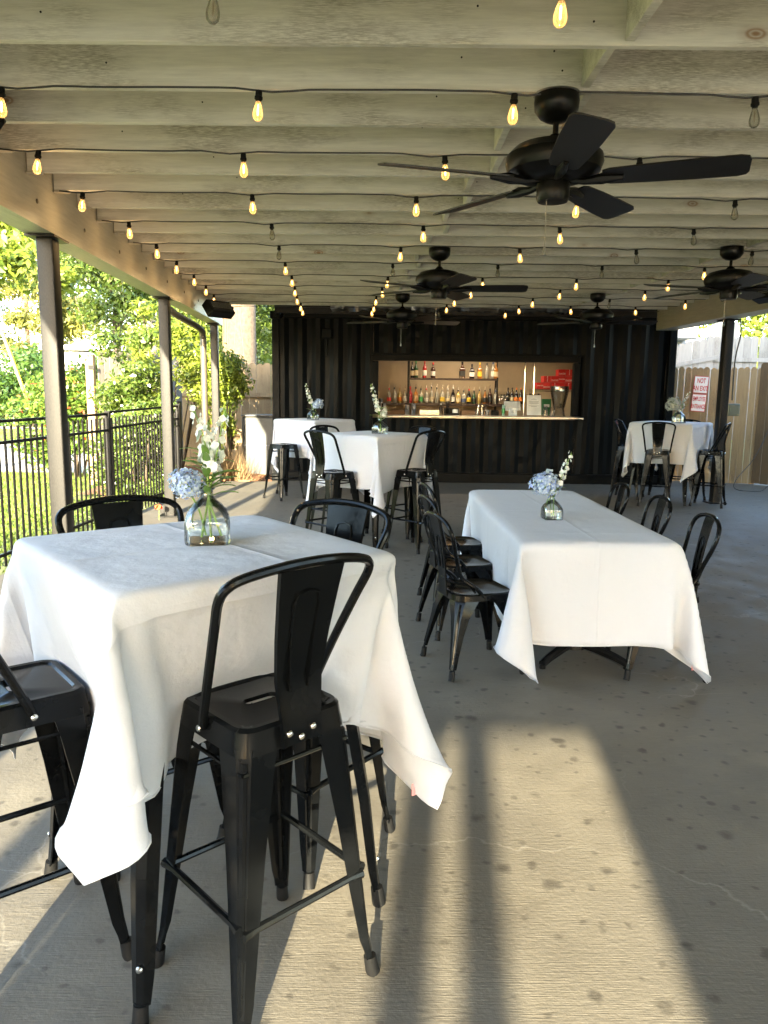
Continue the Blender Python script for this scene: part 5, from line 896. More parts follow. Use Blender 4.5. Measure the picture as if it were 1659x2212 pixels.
CLOTH_DATA['T3'] = ([0,2,4,6,8,10,12,14,16,18,20,22,24,26,32,38,44,50,56,60,62,64,66,68,70,72,74,76,78,80,82,84,86],
[0,2,4,6,8,10,12,14,16,18,20,22,24,26,32,38,44,50,56,60,62,64,66,68,70,72,74,76,78,80,82,84,86],
(-0.128,7.636,0.75),[
28,-650,-391,29,-11,29,33,7,27,29,19,26,20,29,25,0,36,22,-32,20,18,-40,-8,16,-37,-16,15,-39,2,16,10,36,6,42,6,2,43,4,2,32,29,3,57,116,8,34,124,10,87,93,3,86,96,1,111,40,-3,17,55,-4,-30,31,-1,11,39,-5,
29,-19,-13,5,-39,-16,7,-40,-16,27,-27,-18,35,8,-22,21,28,-26,12,32,-26,4,34,-27,-10,31,-28,-25,17,-30,-28,-9,-32,-16,24,32,-8,-11,0,-3,-14,2,3,-9,0,6,-7,1,13,-5,2,17,11,2,4,13,1,-1,2,1,2,-5,-1,-15,-6,
3,-4,7,0,-1,1,1,1,-3,-1,3,-2,0,3,0,0,-2,1,0,-1,2,0,1,2,0,-4,0,1,7,2,-1,7,-12,-2,-8,-7,-1,1,0,0,9,6,-1,6,20,-2,-8,13,-3,-7,3,0,-7,1,0,-12,-4,-1,-13,-14,-2,0,-24,-2,12,-13,0,11,28,30,-24,-5,2,-12,-14,0,
-1,-14,2,4,-9,1,11,-6,1,17,3,3,9,16,1,0,6,0,-1,-6,0,-11,-5,2,-5,5,2,0,0,-1,1,-2,0,2,-1,0,2,-1,0,-2,3,0,1,0,0,0,2,0,-3,1,0,5,2,0,6,-11,-2,-5,-6,-2,2,0,1,11,12,-2,-2,19,-3,-9,7,0,-6,2,-1,-11,-1,-1,-14,
-12,-2,-1,-24,-2,14,-16,0,20,-5,-2,32,7,27,-21,17,2,-25,-2,3,-12,-16,1,1,-13,1,6,-8,1,15,-5,2,16,10,2,2,14,1,1,-3,1,-10,-8,1,-7,6,1,0,0,0,1,-1,1,2,-1,-1,2,-1,0,-2,3,0,0,-1,1,1,2,0,-4,1,-1,7,0,-1,5,-12,
-2,-6,-4,1,8,6,-2,6,19,-2,-8,12,-2,-8,5,-1,-11,-1,-1,-14,-13,-2,-1,-25,-1,17,-16,-1,18,-3,-2,8,3,0,33,-9,27,-2,13,1,-18,17,1,-28,-1,3,-11,-17,1,2,-13,2,10,-9,0,18,1,4,11,17,1,0,5,0,-6,-10,2,-11,4,1,0,
1,0,0,-1,0,2,-1,1,3,-1,-1,0,0,0,1,0,0,-2,5,0,-2,1,0,9,-1,-1,-2,-14,-1,0,-1,-1,11,14,-2,-4,19,-2,-9,7,-1,-11,0,-2,-15,-12,-1,-2,-25,-2,19,-17,-2,17,-2,-1,4,1,0,-5,-2,0,33,-1,27,-1,-5,0,-1,7,1,-16,18,1,
-30,-1,3,-11,-18,1,4,-12,2,15,-7,1,19,8,4,2,14,0,-3,-7,1,-11,1,2,-2,3,1,0,-2,-1,0,-1,0,8,-4,-1,3,-1,-1,-2,1,1,-5,7,1,-2,2,1,9,-5,-2,-4,-11,-2,8,6,-1,4,21,-2,-10,12,-3,-11,1,-1,-15,-11,-1,-2,-27,-2,21,
-18,-3,15,0,0,-3,0,0,-15,1,0,-21,7,-1,4,31,24,21,-18,2,7,-14,1,-1,1,0,-15,17,2,-32,-2,3,-9,-19,2,7,-12,2,19,-1,1,14,16,3,-2,-1,1,-13,-3,2,-2,4,0,1,0,0,-1,-2,0,10,-4,-1,0,-1,0,-1,0,0,-5,9,2,-1,1,-1,10,
-7,-2,-4,-8,-1,10,16,-2,-6,19,-3,-12,4,-1,-16,-9,-2,-1,-29,-2,21,-17,-3,11,-1,0,-10,0,-1,-19,7,-1,-14,20,-3,-1,25,-4,-36,11,18,21,14,3,26,-2,3,18,-15,3,3,-8,0,-15,14,2,-34,-2,3,-7,-19,2,14,-12,3,20,8,
3,4,11,0,-11,-6,2,-6,5,1,0,0,0,2,-2,0,8,-5,-1,0,1,0,0,1,0,-6,8,1,3,1,-1,5,-13,-1,4,3,-2,1,23,-3,-12,9,-2,-16,-7,-1,-2,-31,-3,21,-17,-3,4,-1,0,-17,4,-1,-18,17,-3,-2,24,-3,12,17,-3,14,9,-2,-38,-14,16,1,
11,1,8,17,2,22,11,3,25,-7,4,13,-13,1,-12,7,2,-35,-5,3,-5,-18,3,20,-6,2,15,14,4,-8,-4,1,-8,6,1,0,-1,1,3,-1,-1,5,-4,-1,0,0,1,-1,1,-1,-3,7,1,4,1,0,3,-12,-3,7,16,-2,-9,17,-3,-17,-4,-2,-3,-33,-4,18,-17,-2,
-6,2,-1,-19,13,-2,-8,25,-3,11,20,-3,15,8,-3,10,2,0,5,0,0,-37,-12,16,0,-2,0,0,2,0,1,11,1,13,18,2,25,7,4,22,-10,3,-5,-2,3,-34,-9,4,0,-18,3,23,4,3,1,5,2,-10,3,2,-1,3,0,4,-4,0,5,-2,-1,-1,0,0,0,0,1,-5,7,0,
9,0,-1,5,-5,-3,-4,24,-4,-18,-1,-2,-4,-34,-4,11,-15,-2,-13,9,-2,-13,23,-3,8,24,-4,17,11,-2,10,1,-1,3,1,1,-1,-1,-1,-1,1,1,-30,24,15,-3,-11,0,-3,-11,1,-1,-8,0,-1,-2,1,4,10,1,17,17,2,27,3,4,5,-6,3,-28,-18,
7,9,-14,3,14,8,4,-11,3,2,-2,4,0,6,-3,0,2,-2,0,0,1,0,-1,1,0,-3,6,1,12,-2,-4,1,10,-3,-15,7,-3,-9,-31,-5,0,-10,-4,-12,20,-3,4,27,-4,16,13,-2,10,2,-1,-1,0,0,-6,-1,0,-8,-2,-1,-10,-4,0,-11,-5,-1,23,33,8,-15,
1,2,-14,-1,1,-12,-6,2,-10,-9,1,-6,-10,1,-3,-6,2,6,8,1,21,12,4,14,-1,4,-15,-24,8,13,-6,6,2,1,2,-4,5,1,4,-2,0,0,0,0,-1,1,0,-1,0,0,-2,5,0,17,1,-4,-16,10,-4,-17,-23,-7,-4,1,-5,1,27,-4,13,17,-3,5,3,-1,-5,
-2,-1,-11,-5,0,-9,-9,-2,-6,-9,-1,-4,-12,-2,0,-10,-1,1,-12,-2,42,9,5,-5,6,1,-3,5,1,-6,6,1,-9,5,0,-14,2,2,-13,-3,1,-13,-6,2,-7,-6,2,5,4,2,13,2,6,3,-21,11,10,-11,8,-2,2,0,-2,5,0,-1,1,-1,0,1,-1,0,1,-1,-1,
1,-1,8,6,2,-24,-3,-16,-4,6,-6,6,16,-3,0,1,-2,-8,-9,-1,-7,-12,-2,-3,-12,-1,0,-10,-2,1,-7,-1,2,-5,0,2,-3,0,1,-1,-1,2,-3,0,-3,25,4,7,-1,-1,5,1,1,3,-1,0,3,0,1,2,2,0,0,3,1,-4,3,1,-8,2,0,-10,0,3,-12,-1,1,-5,
-15,4,-1,-8,8,2,3,-4,-4,4,-7,-2,3,-3,-2,2,-2,-2,1,-2,-1,3,-2,-1,1,10,5,-1,-2,-4,-9,0,-4,-10,-2,0,-10,-1,1,-5,-2,1,-2,1,0,1,-1,1,1,0,0,2,0,0,2,-1,-1,3,1,0,2,0,-8,2,1,-115,-8,-5,0,4,2,-1,3,-1,1,5,0,1,5,
0,2,6,1,1,7,0,3,7,0,2,10,1,1,11,0,3,14,3,4,16,3,-3,3,-4,-2,-2,0,0,-2,0,0,0,0,0,0,0,0,0,0,-1,-1,0,-2,-1,2,10,1,8,15,8,-5,10,4,-1,7,2,0,7,2,0,7,2,-1,7,1,-1,5,2,0,7,1,0,6,0,0,7,1,-2,5,1,0,13,4,-1,-93,90,
-3,0,-1,-1,0,1,0,0,0,1,0,0,0,-1,-1,-1,0,-1,0,-2,0,1,-1,-2,0,-1,-2,0,-2,-2,-1,-1,0,1,-1,-2,3,-2,0,0,1,0,0,0,-1,0,-1,-1,0,0,1,0,0,0,0,1,0,0,2,3,3,-1,0,1,-1,-3,0,-1,-1,-1,-1,-1,0,-1,-2,0,-1,-1,1,0,-2,-1,
0,-1,0,-1,0,0,0,-1,0,0,0,0,0,-1,0,-99,84,-3,-1,0,0,1,-1,0,-1,0,-1,0,0,1,0,0,0,0,0,0,0,-1,-1,0,0,1,-1,0,0,0,0,0,0,-1,0,-3,-1,3,1,-1,0,0,0,0,0,0,0,0,0,0,0,0,0,-1,0,0,0,0,0,3,3,3,1,-1,0,0,2,0,1,0,1,1,1,
-1,0,1,0,1,0,0,1,2,1,0,0,-1,1,1,0,1,2,1,2,1,0,2,2,0,-95,88,-4,0,-1,1,-1,0,0,0,-1,0,-1,0,-1,0,0,1,-1,-1,0,0,0,0,-1,-1,-1,0,-1,1,-2,-1,0,-1,0,-1,-1,-3,4,0,0,0,0,0,0,0,0,0,0,0,0,0,0,0,0,0,0,0,1,0,1,1,3,1,
1,0,2,1,0,0,1,0,0,0,1,2,1,-1,0,2,0,1,0,0,1,2,1,0,0,0,0,-1,-1,-1,-2,0,-3,-2,0,-96,84,-3,0,0,-1,-1,0,0,0,0,1,-1,-1,0,0,-1,-1,-1,0,0,-1,-1,1,-1,0,0,-1,0,-1,1,0,0,1,0,1,-3,-2,2,-1,0,1,0,0,0,1,0,0,0,0,0,0,
0,0,0,1,0,0,0,0,2,2,3,0,-1,0,-1,-2,0,-1,-4,0,-2,-5,0,-3,-5,1,-2,-6,0,-3,-5,0,-2,-5,0,-1,-4,-1,-2,-3,1,-1,-2,0,-2,-3,0,-70,24,-2,0,0,0,1,0,0,0,1,0,1,2,0,-1,1,0,1,2,0,0,2,-1,0,5,0,0,4,-1,1,5,0,2,7,-2,-5,
-1,5,0,0,1,2,0,0,-1,0,0,0,1,0,0,-1,0,0,1,0,-2,3,0,5,-2,-4,-5,-12,3,-3,-7,1,4,2,0,4,4,0,5,5,0,4,4,0,5,5,-1,3,3,0,3,4,1,3,2,0,3,2,0,6,6,-1,-35,-26,0,-1,4,0,-1,2,0,0,3,-1,-1,4,-1,1,7,0,0,7,-1,4,8,-1,6,6,
-2,7,7,0,2,5,-3,-9,-3,-3,-5,2,-1,-1,1,10,2,-3,-1,2,-1,-2,2,-2,-2,2,-2,-4,4,-5,-4,2,-6,-10,1,8,6,13,8,8,-5,2,4,-15,-5,2,-9,-8,2,-5,-9,1,-1,-5,0,-1,-5,1,1,-2,0,0,-3,0,1,0,-1,0,0,0,-1,-2,1,-41,-4,-2,8,11,
-2,6,8,-2,6,8,-2,8,5,-1,9,3,-2,10,1,-1,6,1,-1,-2,1,0,-13,-3,-3,-17,-17,-2,1,-9,-5,23,4,-17,-4,-5,-2,-3,-2,2,0,-1,-1,1,-2,-1,1,0,1,-2,1,-1,6,-14,2,-13,7,4,7,22,8,26,-1,7,4,-4,5,-10,11,2,-14,8,3,-15,0,3,
-11,-5,2,-9,-7,1,-4,-7,1,-3,-8,1,-1,-6,0,0,-9,1,12,35,-13,3,-4,0,5,0,0,4,-2,0,3,0,0,-3,1,-1,-10,3,0,-18,-1,-2,-17,-15,-3,-3,-25,-3,5,-4,-5,18,22,-8,16,-5,-4,-16,2,-3,3,-10,0,1,-1,-1,1,0,0,0,-1,0,-6,3,
0,6,-11,3,-7,-4,2,-18,11,3,8,18,4,32,1,7,14,-19,4,0,1,1,-2,14,2,-8,15,2,-10,8,3,-13,3,2,-11,0,2,-9,-4,2,-10,-3,0,32,26,-14,-2,1,0,-3,2,0,-7,4,-1,-12,3,0,-16,-2,-1,-15,-14,-3,-3,-25,-2,11,-20,-3,1,8,-3,
13,32,-6,15,-3,-4,-1,-8,-4,-13,2,-2,5,-12,0,0,0,1,1,0,0,0,0,-1,-6,2,0,0,-4,0,7,-5,3,-19,-4,4,-13,14,2,7,16,2,29,6,6,20,-21,5,1,-15,1,1,3,1,1,13,0,-1,14,2,-7,12,2,-8,8,1,-9,6,3,23,33,-14,-10,3,-1,-11,1,
-1,-14,-3,0,-13,-12,-2,-4,-22,-3,12,-21,-3,12,-10,-2,-8,14,-2,7,33,-6,17,3,-3,5,-19,-3,-7,4,-1,-8,-1,-2,5,-9,0,1,0,0,-1,-1,1,0,0,0,-7,3,-1,0,-2,1,12,-3,2,-10,-8,1,-21,3,4,-7,14,2,6,14,1,24,9,4,25,-16,
5,4,-23,2,-2,-7,1,1,5,0,4,9,1,0,13,2,0,14,0,-4,40,-16,-10,-5,0,-12,-10,-1,-4,-21,-3,8,-22,-4,18,-13,-1,5,-2,-1,-15,17,-2,4,33,-5,17,6,-2,10,-14,-2,-4,-17,-2,-8,11,-4,-5,0,0,5,-9,1,2,-1,0,0,0,-1,1,0,1,
-8,3,-1,-1,0,-1,9,-4,3,3,-2,2,-19,-9,3,-16,10,1,-3,10,2,4,12,1,19,11,3,27,-8,5,10,-24,3,-3,-15,0,-2,-2,0,2,2,0,3,5,1,-27,28,-17,-5,-19,-3,6,-22,-3,17,-15,-2,15,-4,-1,-4,1,-1,-20,16,-2,3,31,-4,17,8,-2,
12,-7,-2,2,-19,-2,-5,-4,-2,-8,10,-2,-3,-1,0,5,-7,0,3,-5,2,0,1,0,0,0,0,-9,4,-2,0,1,0,6,-5,1,10,6,2,-10,-14,1,-21,-1,4,-11,12,1,-1,8,1,4,9,1,15,12,2,26,-2,4,16,-21,5,-1,-19,1,-4,-7,0,-1,-2,0,-33,-8,-22,
19,-17,-2,18,-7,-2,7,1,0,-12,0,-1,-20,17,-2,3,30,-3,18,9,-2,11,-4,-2,7,-15,-1,-7,-17,-3,0,7,-1,-10,7,-2,-1,-1,-1,1,-2,1,9,-9,2,-1,0,-1,1,-1,0,-10,6,-1,-1,3,0,4,-7,1,11,5,1,-1,-5,2,-16,-12,2,-17,7,2,-7,
11,2,-1,7,0,3,6,0,11,12,3,24,3,3,20,-17,4,4,-20,2,-4,-12,0,4,-34,-26,9,2,0,-1,1,0,-16,1,-2,-19,18,-1,3,27,-2,16,10,-3,11,-1,-2,9,-9,-1,0,-19,-2,-8,-9,-1,2,13,-1,-11,2,-2,1,1,0,0,-1,0,10,-12,2,0,0,0,-3,
3,0,-6,3,-2,-2,3,0,2,-5,0,12,1,3,2,3,0,-8,-13,1,-19,-4,3,-12,10,2,-4,10,1,0,5,1,2,4,-1,9,11,2,22,6,3,22,-11,4,9,-23,3,16,-30,-26,-7,-1,-1,-17,2,-1,-17,17,-1,3,25,-2,15,12,-3,12,0,-1,9,-6,-1,5,-15,-1,
-7,-15,-3,-3,-1,0,-2,14,-3,-8,0,0,1,0,0,1,0,0,3,-7,0,-1,1,1,1,-1,-1,-4,0,0,-1,4,0,1,-4,0,11,-3,2,4,9,0,-2,-9,1,-13,-12,3,-17,3,1,-9,11,2,-2,8,1,0,3,1,2,4,-1,6,10,2,19,9,2,25,-3,5,8,-33,-26,-20,5,-1,
-15,17,-2,3,24,-2,14,11,-2,13,1,-2,8,-3,0,6,-10,-1,-1,-17,-3,-9,-9,-1,5,5,-1,-8,12,-1,-5,-2,-1,0,1,0,1,0,0,3,-5,0,-2,2,-1,2,-4,1,-2,1,0,-2,4,-1,1,-3,1,9,-5,2,7,8,1,0,-1,0,-7,-14,1,-17,-5,3,-13,7,2,-6,
11,1,0,7,0,-1,0,1,1,3,-1,5,8,2,15,13,1,-15,-29,-28,-12,20,-2,2,20,-1,12,12,-2,14,3,-2,7,-2,0,7,-7,-1,4,-14,-3,-7,-14,-1,-5,-3,0,5,8,0,-11,7,-3,-3,0,0,2,2,0,1,-1,-1,2,-5,1,-2,0,0,2,-1,0,-2,0,-1,-1,3,1,
-1,1,0,7,-9,1,9,6,2,0,4,0,-1,-8,0,-11,-12,2,-16,-1,2,-11,11,2,-4,10,1,0,4,0,0,-1,0,0,3,0,3,6,1,-30,-6,-30,2,14,0,11,15,-2,14,3,-2,9,-1,-1,6,-4,0,7,-8,-2,-1,-18,-1,-9,-9,-2,-1,-1,0,8,7,0,-18,8,-3,0,0,
-1,-1,2,0,3,1,1,4,-8,0,-3,2,0,3,-2,0,-4,0,0,-1,5,0,1,2,0,8,-14,2,8,10,1,0,4,0,0,-5,0,-7,-13,1,-15,-5,2,-14,5,2,-7,12,2,-1,9,0,0,0,1,0,-2,-1,-1,2,0,])
CLOTH_DATA['T4'] = ([0,2,4,6,8,10,12,14,16,18,20,22,24,26,28,34,40,46,52,58,62,64,66,68,70,72,74,76,78,80,82,84,86,88,90],
[0,2,4,6,8,10,12,14,16,18,20,22,24,26,28,34,40,46,52,58,62,64,66,68,70,72,74,76,78,80,82,84,86,88,90],
(-1.042,11.374,0.752),[
-5,-676,-416,30,-16,27,33,5,26,27,23,25,18,31,25,20,29,24,22,29,25,-14,32,21,-40,6,14,-39,-15,12,-40,-1,12,7,38,10,42,-2,1,40,-17,0,41,2,1,46,118,7,83,98,5,84,96,3,73,108,5,91,91,3,85,17,1,40,16,0,32,
28,-1,0,42,-4,-33,22,-12,-34,-18,-17,-14,-37,-19,-12,-37,-18,-27,-28,-19,-36,2,-21,-11,31,-27,18,23,-31,28,13,-31,24,18,-30,13,28,-31,-17,21,33,-6,-6,1,-2,-15,1,5,-14,1,7,-7,0,0,1,0,-1,-1,0,17,1,2,10,
13,3,-1,7,0,3,-3,0,-12,-8,0,-4,8,2,0,1,0,-2,2,1,4,-3,-1,1,0,0,-1,1,1,2,-2,-1,-2,2,0,-2,4,0,0,0,0,-5,3,0,-7,-4,-2,-1,-11,-1,7,-8,-1,2,0,0,-8,5,0,-5,19,-1,17,20,-5,22,-5,-2,7,-6,0,-4,4,0,-10,8,-1,-11,2,
1,3,30,30,-17,-7,2,-10,-12,2,0,-16,0,6,-11,1,4,-4,1,0,0,-1,11,-1,2,14,10,3,2,11,2,-2,-5,0,-9,-4,1,-4,6,0,1,1,1,0,0,-1,3,-1,0,0,0,0,0,0,0,1,-1,0,-3,3,0,-1,4,0,0,-1,0,-4,2,0,-7,-3,-2,-1,-12,-2,7,-6,0,-2,
1,1,-8,12,-2,6,22,-3,24,6,-3,11,-7,-2,0,0,0,-9,8,0,-16,3,1,-19,-5,0,27,21,26,-20,7,4,-20,-5,2,-11,-15,3,1,-16,0,6,-10,0,2,-1,1,5,-3,0,16,5,2,6,13,3,0,1,0,-9,-7,1,-4,6,1,0,3,0,0,-1,0,2,-1,1,1,-1,-1,-1,
1,0,1,0,0,-1,1,1,-2,4,-1,-1,1,1,-4,2,-2,-8,-7,-1,3,-12,-1,6,-4,-1,-8,7,-1,-2,22,-1,23,14,-5,16,-7,-2,2,-2,0,-10,8,1,-19,3,1,-18,-10,-1,-10,-20,-2,35,9,24,-8,10,1,-17,8,4,-22,-5,3,-12,-17,2,2,-15,2,5,
-8,0,4,-2,-1,11,-1,2,14,12,3,0,8,1,-6,-8,0,-7,5,3,0,2,-1,1,0,0,1,-1,0,0,0,0,1,1,0,0,-1,1,-1,1,-1,-2,4,1,0,0,-1,-7,2,0,-6,-9,-3,7,-11,-1,-1,1,0,-8,17,-1,18,21,-5,20,-3,-2,4,-4,0,-10,8,0,-21,2,0,-18,-13,
-1,-5,-22,-3,7,-19,-3,37,1,23,-2,5,1,-6,11,1,-16,9,3,-24,-5,4,-13,-20,2,3,-14,1,4,-5,1,9,-3,1,15,5,2,6,13,2,-6,-6,1,-8,3,0,0,5,2,0,-1,0,2,-1,-1,1,0,1,-1,0,0,1,-1,-1,-1,2,0,-2,2,0,-2,4,0,-6,-1,-2,-3,
-13,-1,6,-8,-1,-9,11,0,10,27,-4,24,1,-4,7,-5,-1,-11,7,1,-22,1,0,-18,-17,-2,1,-24,-3,10,-15,-2,9,-5,-2,36,5,24,1,-2,-1,-1,0,1,-5,11,1,-15,11,3,-26,-5,4,-13,-21,3,4,-13,1,5,-6,0,14,0,1,12,13,4,-2,0,0,
-11,1,2,0,4,0,0,0,0,2,-1,0,0,0,0,0,0,0,1,0,0,-1,0,0,-1,4,0,-3,2,0,-9,-2,-1,2,-14,-2,0,0,-1,-1,25,-3,26,10,-5,10,-5,0,-11,6,0,-24,-1,-1,-16,-22,-1,8,-24,-4,11,-11,-3,4,-2,-1,1,-1,0,12,31,24,13,-13,1,9,
-10,-2,2,-5,0,-4,7,2,-13,12,2,-28,-4,5,-13,-23,3,4,-11,0,9,-5,2,17,7,2,3,7,2,-11,-1,2,-2,6,0,1,0,1,2,-1,0,0,0,-1,1,0,0,0,0,0,0,1,1,-3,2,0,-3,5,-1,-8,-7,-2,4,-14,-2,-5,17,-1,22,20,-6,15,-3,-1,-11,5,0,
-26,-6,-1,-12,-26,-2,11,-21,-5,7,-7,-1,-1,0,0,-1,1,0,-2,0,1,-36,13,16,21,12,4,21,3,3,18,-8,1,9,-11,-1,1,0,1,-12,10,2,-30,-4,6,-13,-23,4,7,-10,0,15,-1,2,10,12,3,-9,-3,1,-3,8,2,1,0,-1,2,-2,0,-1,1,0,0,1,
1,1,-1,-1,-1,0,0,-2,4,0,-4,3,0,-7,-11,-3,1,-2,-1,12,27,-6,21,2,-1,-12,2,-1,-27,-11,-2,-6,-28,-3,11,-16,-4,4,-4,0,-2,2,0,-2,1,1,-2,1,0,-4,2,0,-36,-19,12,-1,13,1,5,15,4,14,15,3,23,4,3,17,-7,1,10,-8,0,-7,
5,1,-30,-6,6,-14,-24,5,11,-8,1,17,7,3,-5,2,1,-5,7,1,-1,3,1,3,-2,0,0,0,1,-1,1,-1,1,-1,1,1,1,-1,-4,4,0,-6,3,-1,-3,-16,-3,5,21,-4,24,10,-3,-11,0,-1,-26,-17,-2,0,-27,-4,9,-11,-2,1,-1,0,-4,2,0,-5,3,0,-6,7,
0,-6,9,0,-5,10,-1,-27,-32,10,-2,3,1,-4,7,0,-2,10,2,2,17,2,14,16,4,21,6,4,19,-5,1,3,-1,1,-26,-12,6,-12,-24,6,16,-2,2,3,4,2,-3,4,1,-3,7,2,3,-1,-1,-2,1,0,1,0,0,0,0,0,0,-1,0,-8,10,0,-4,-3,-2,1,-4,-3,23,19,
-6,-9,-1,-1,-22,-24,-4,3,-24,-4,5,-5,-1,-4,3,0,-8,8,0,-6,12,-1,-3,14,-1,3,12,-4,6,12,-3,7,12,-4,-26,-34,11,3,-1,0,1,-1,-1,-2,2,0,-4,5,1,-4,10,1,0,18,2,11,18,4,21,9,4,14,1,2,-15,-19,6,-5,-24,7,11,0,3,
-3,4,2,-8,13,1,7,-4,1,-1,2,-1,-1,0,0,1,0,0,0,0,1,-6,5,-3,-3,-2,-5,13,11,-4,-3,0,-2,-18,-29,-5,2,-14,-3,-3,5,0,-7,14,-2,-2,17,-2,5,14,-4,9,10,-4,12,4,-4,11,1,-3,10,-3,-3,11,-4,-3,-27,-29,10,-1,5,0,0,-2,
1,1,-2,0,2,-3,0,1,-1,0,-2,1,0,-3,7,1,-3,16,2,8,20,3,15,14,4,-1,-15,9,9,-22,10,-1,2,2,-4,8,0,4,0,0,0,0,0,0,0,0,-1,1,-1,0,1,-2,4,4,3,10,10,-6,-13,-4,-12,-16,-24,-2,-1,7,-3,0,16,-4,9,14,-5,12,7,-4,12,1,
-4,9,-3,-2,8,-4,-1,4,-4,-2,3,-3,0,2,-3,0,2,-4,1,-8,39,1,-5,-10,1,-5,-4,1,-4,-4,1,-3,-5,1,-3,-6,1,0,-6,1,-2,-6,1,0,-7,1,-1,-1,1,-1,11,2,11,17,3,6,-10,13,0,-2,1,-2,3,-5,-3,5,-6,-4,3,-4,-3,3,-4,-2,2,-3,
-2,2,-2,-2,1,-1,2,-3,13,17,5,-6,6,6,-4,15,3,-5,10,-2,-2,6,-2,-2,3,-2,0,1,-2,0,1,0,-1,-1,0,0,0,2,1,-2,1,0,-2,2,-1,-3,3,0,24,36,-2,-4,1,0,-1,1,0,-2,0,1,-3,1,0,-3,0,0,-4,0,0,-4,0,1,-6,-1,0,-10,-2,0,-7,-6,
2,-10,-5,1,-5,2,0,-2,0,-3,2,-1,0,0,0,0,1,0,0,-1,0,0,1,0,0,-1,-1,0,-1,0,0,-1,-1,2,6,1,4,8,7,-6,2,1,0,2,0,0,0,1,1,2,0,-1,1,1,0,1,1,1,1,1,-1,1,0,0,2,1,0,2,1,0,4,2,0,-50,92,-6,-6,-3,1,-6,-3,0,-7,-3,-1,-7,
-4,0,-6,-2,0,-5,-2,0,-4,0,0,-2,1,0,2,2,1,-2,2,0,-5,-1,0,-3,3,1,-3,-3,4,0,-1,0,0,0,0,-1,0,0,1,-1,0,-1,0,0,0,0,0,0,0,0,0,0,0,5,4,6,1,-3,-1,-2,-1,0,-1,1,-1,0,-1,0,-1,0,1,0,0,-1,-1,0,0,0,-1,1,-1,-1,0,0,0,
-1,-1,-1,1,-2,-2,0,-106,74,-5,1,1,-1,0,1,1,2,2,0,2,3,0,1,2,0,1,2,1,1,-1,-1,-1,0,0,-2,-2,1,-1,-2,-1,1,2,0,0,0,1,-3,-3,4,0,0,0,0,-1,0,-1,-1,0,0,0,0,1,0,0,0,1,0,-1,0,0,1,0,0,3,3,5,0,1,0,-1,-1,0,0,-1,0,0,
0,0,-1,0,0,0,-1,0,0,-1,0,0,1,0,0,0,-1,-1,-1,1,0,-1,0,-1,0,0,-95,89,-4,0,0,0,-1,-1,-1,-1,-1,0,-1,-2,1,-1,-1,0,-1,-1,-1,-1,-1,0,-1,-1,1,1,0,-1,-1,0,0,0,0,1,1,2,-1,-3,-5,5,-1,1,0,1,0,0,1,1,0,0,0,0,-1,-1,
0,0,0,0,0,0,0,0,0,0,3,3,4,-1,-1,1,0,-1,-1,-1,0,1,-1,-1,0,0,-1,0,-1,-1,0,0,0,0,-1,-2,0,0,-1,1,-1,0,0,0,0,-1,0,-1,0,-96,89,-3,4,3,0,2,1,0,-2,-2,0,-2,-1,-1,-1,-2,0,-3,-3,0,-2,-1,0,0,-2,-1,-2,-1,1,1,1,0,0,
0,-1,0,-1,1,-3,-2,4,0,-1,0,-1,0,0,1,0,0,1,0,0,-1,1,0,0,0,0,0,0,0,0,0,0,2,3,4,1,-1,0,-1,-1,1,0,0,0,-1,-2,0,-1,-1,0,0,0,0,-1,-2,0,-1,0,0,-1,0,0,1,-1,0,-1,0,1,0,0,0,-101,81,-3,-1,-1,1,2,3,0,6,6,0,5,5,0,3,
3,1,3,3,0,1,0,0,-2,-2,0,-4,-4,-2,-7,-6,0,-4,-6,0,-2,0,-1,-5,-4,4,1,0,0,1,-1,0,0,0,0,-1,1,0,1,0,0,0,1,0,0,0,0,1,0,0,3,3,4,0,0,1,4,4,-1,4,2,0,5,4,0,6,3,-1,4,3,1,6,4,0,7,3,-1,6,3,0,6,3,0,6,3,0,8,4,0,-81,
2,3,1,5,-2,0,5,0,0,3,0,0,4,0,2,6,-1,3,6,0,3,8,0,6,10,0,7,9,1,8,8,0,1,3,0,-15,-16,-10,-7,-4,8,1,2,1,1,1,0,1,0,0,0,0,0,0,1,0,0,-1,0,0,1,0,0,2,0,3,-2,-2,-1,-6,-1,0,-4,2,1,-1,-1,1,-2,0,0,-3,1,0,-3,0,0,-5,
0,-1,-5,0,0,-6,1,-1,-7,0,1,-7,0,-2,-10,0,-40,-12,2,2,6,0,1,0,-1,0,1,0,0,1,0,0,2,0,0,2,-1,1,1,0,0,3,0,2,4,-1,1,7,0,3,11,-2,2,4,-3,-8,-4,3,0,1,3,2,-1,0,0,0,0,0,0,0,1,-1,0,0,0,-2,0,-1,-2,0,-1,-2,3,1,-2,2,
-2,3,-7,-7,1,-4,-6,2,-2,-5,0,-1,-3,0,0,-3,0,0,-1,0,0,-1,1,0,1,-1,1,2,0,-1,2,0,0,4,0,4,33,-7,2,-7,1,2,-1,1,3,0,0,3,-1,-1,3,-1,0,3,-1,1,1,1,-1,0,2,-2,-7,4,-1,-13,1,-5,-10,-14,-5,7,6,0,-7,4,-16,-6,-11,11,
-1,-3,1,2,-2,-3,3,-3,-4,2,-2,-4,3,-3,-2,1,-4,-2,0,-3,-4,-4,6,5,17,14,15,7,5,8,-14,7,3,-14,4,3,-10,-2,2,-6,-3,1,-4,-3,1,-3,-3,0,-2,-2,0,-2,-2,0,0,0,0,-1,-1,0,42,7,-4,-1,0,-1,1,0,0,-1,0,0,-1,4,0,-6,5,-2,
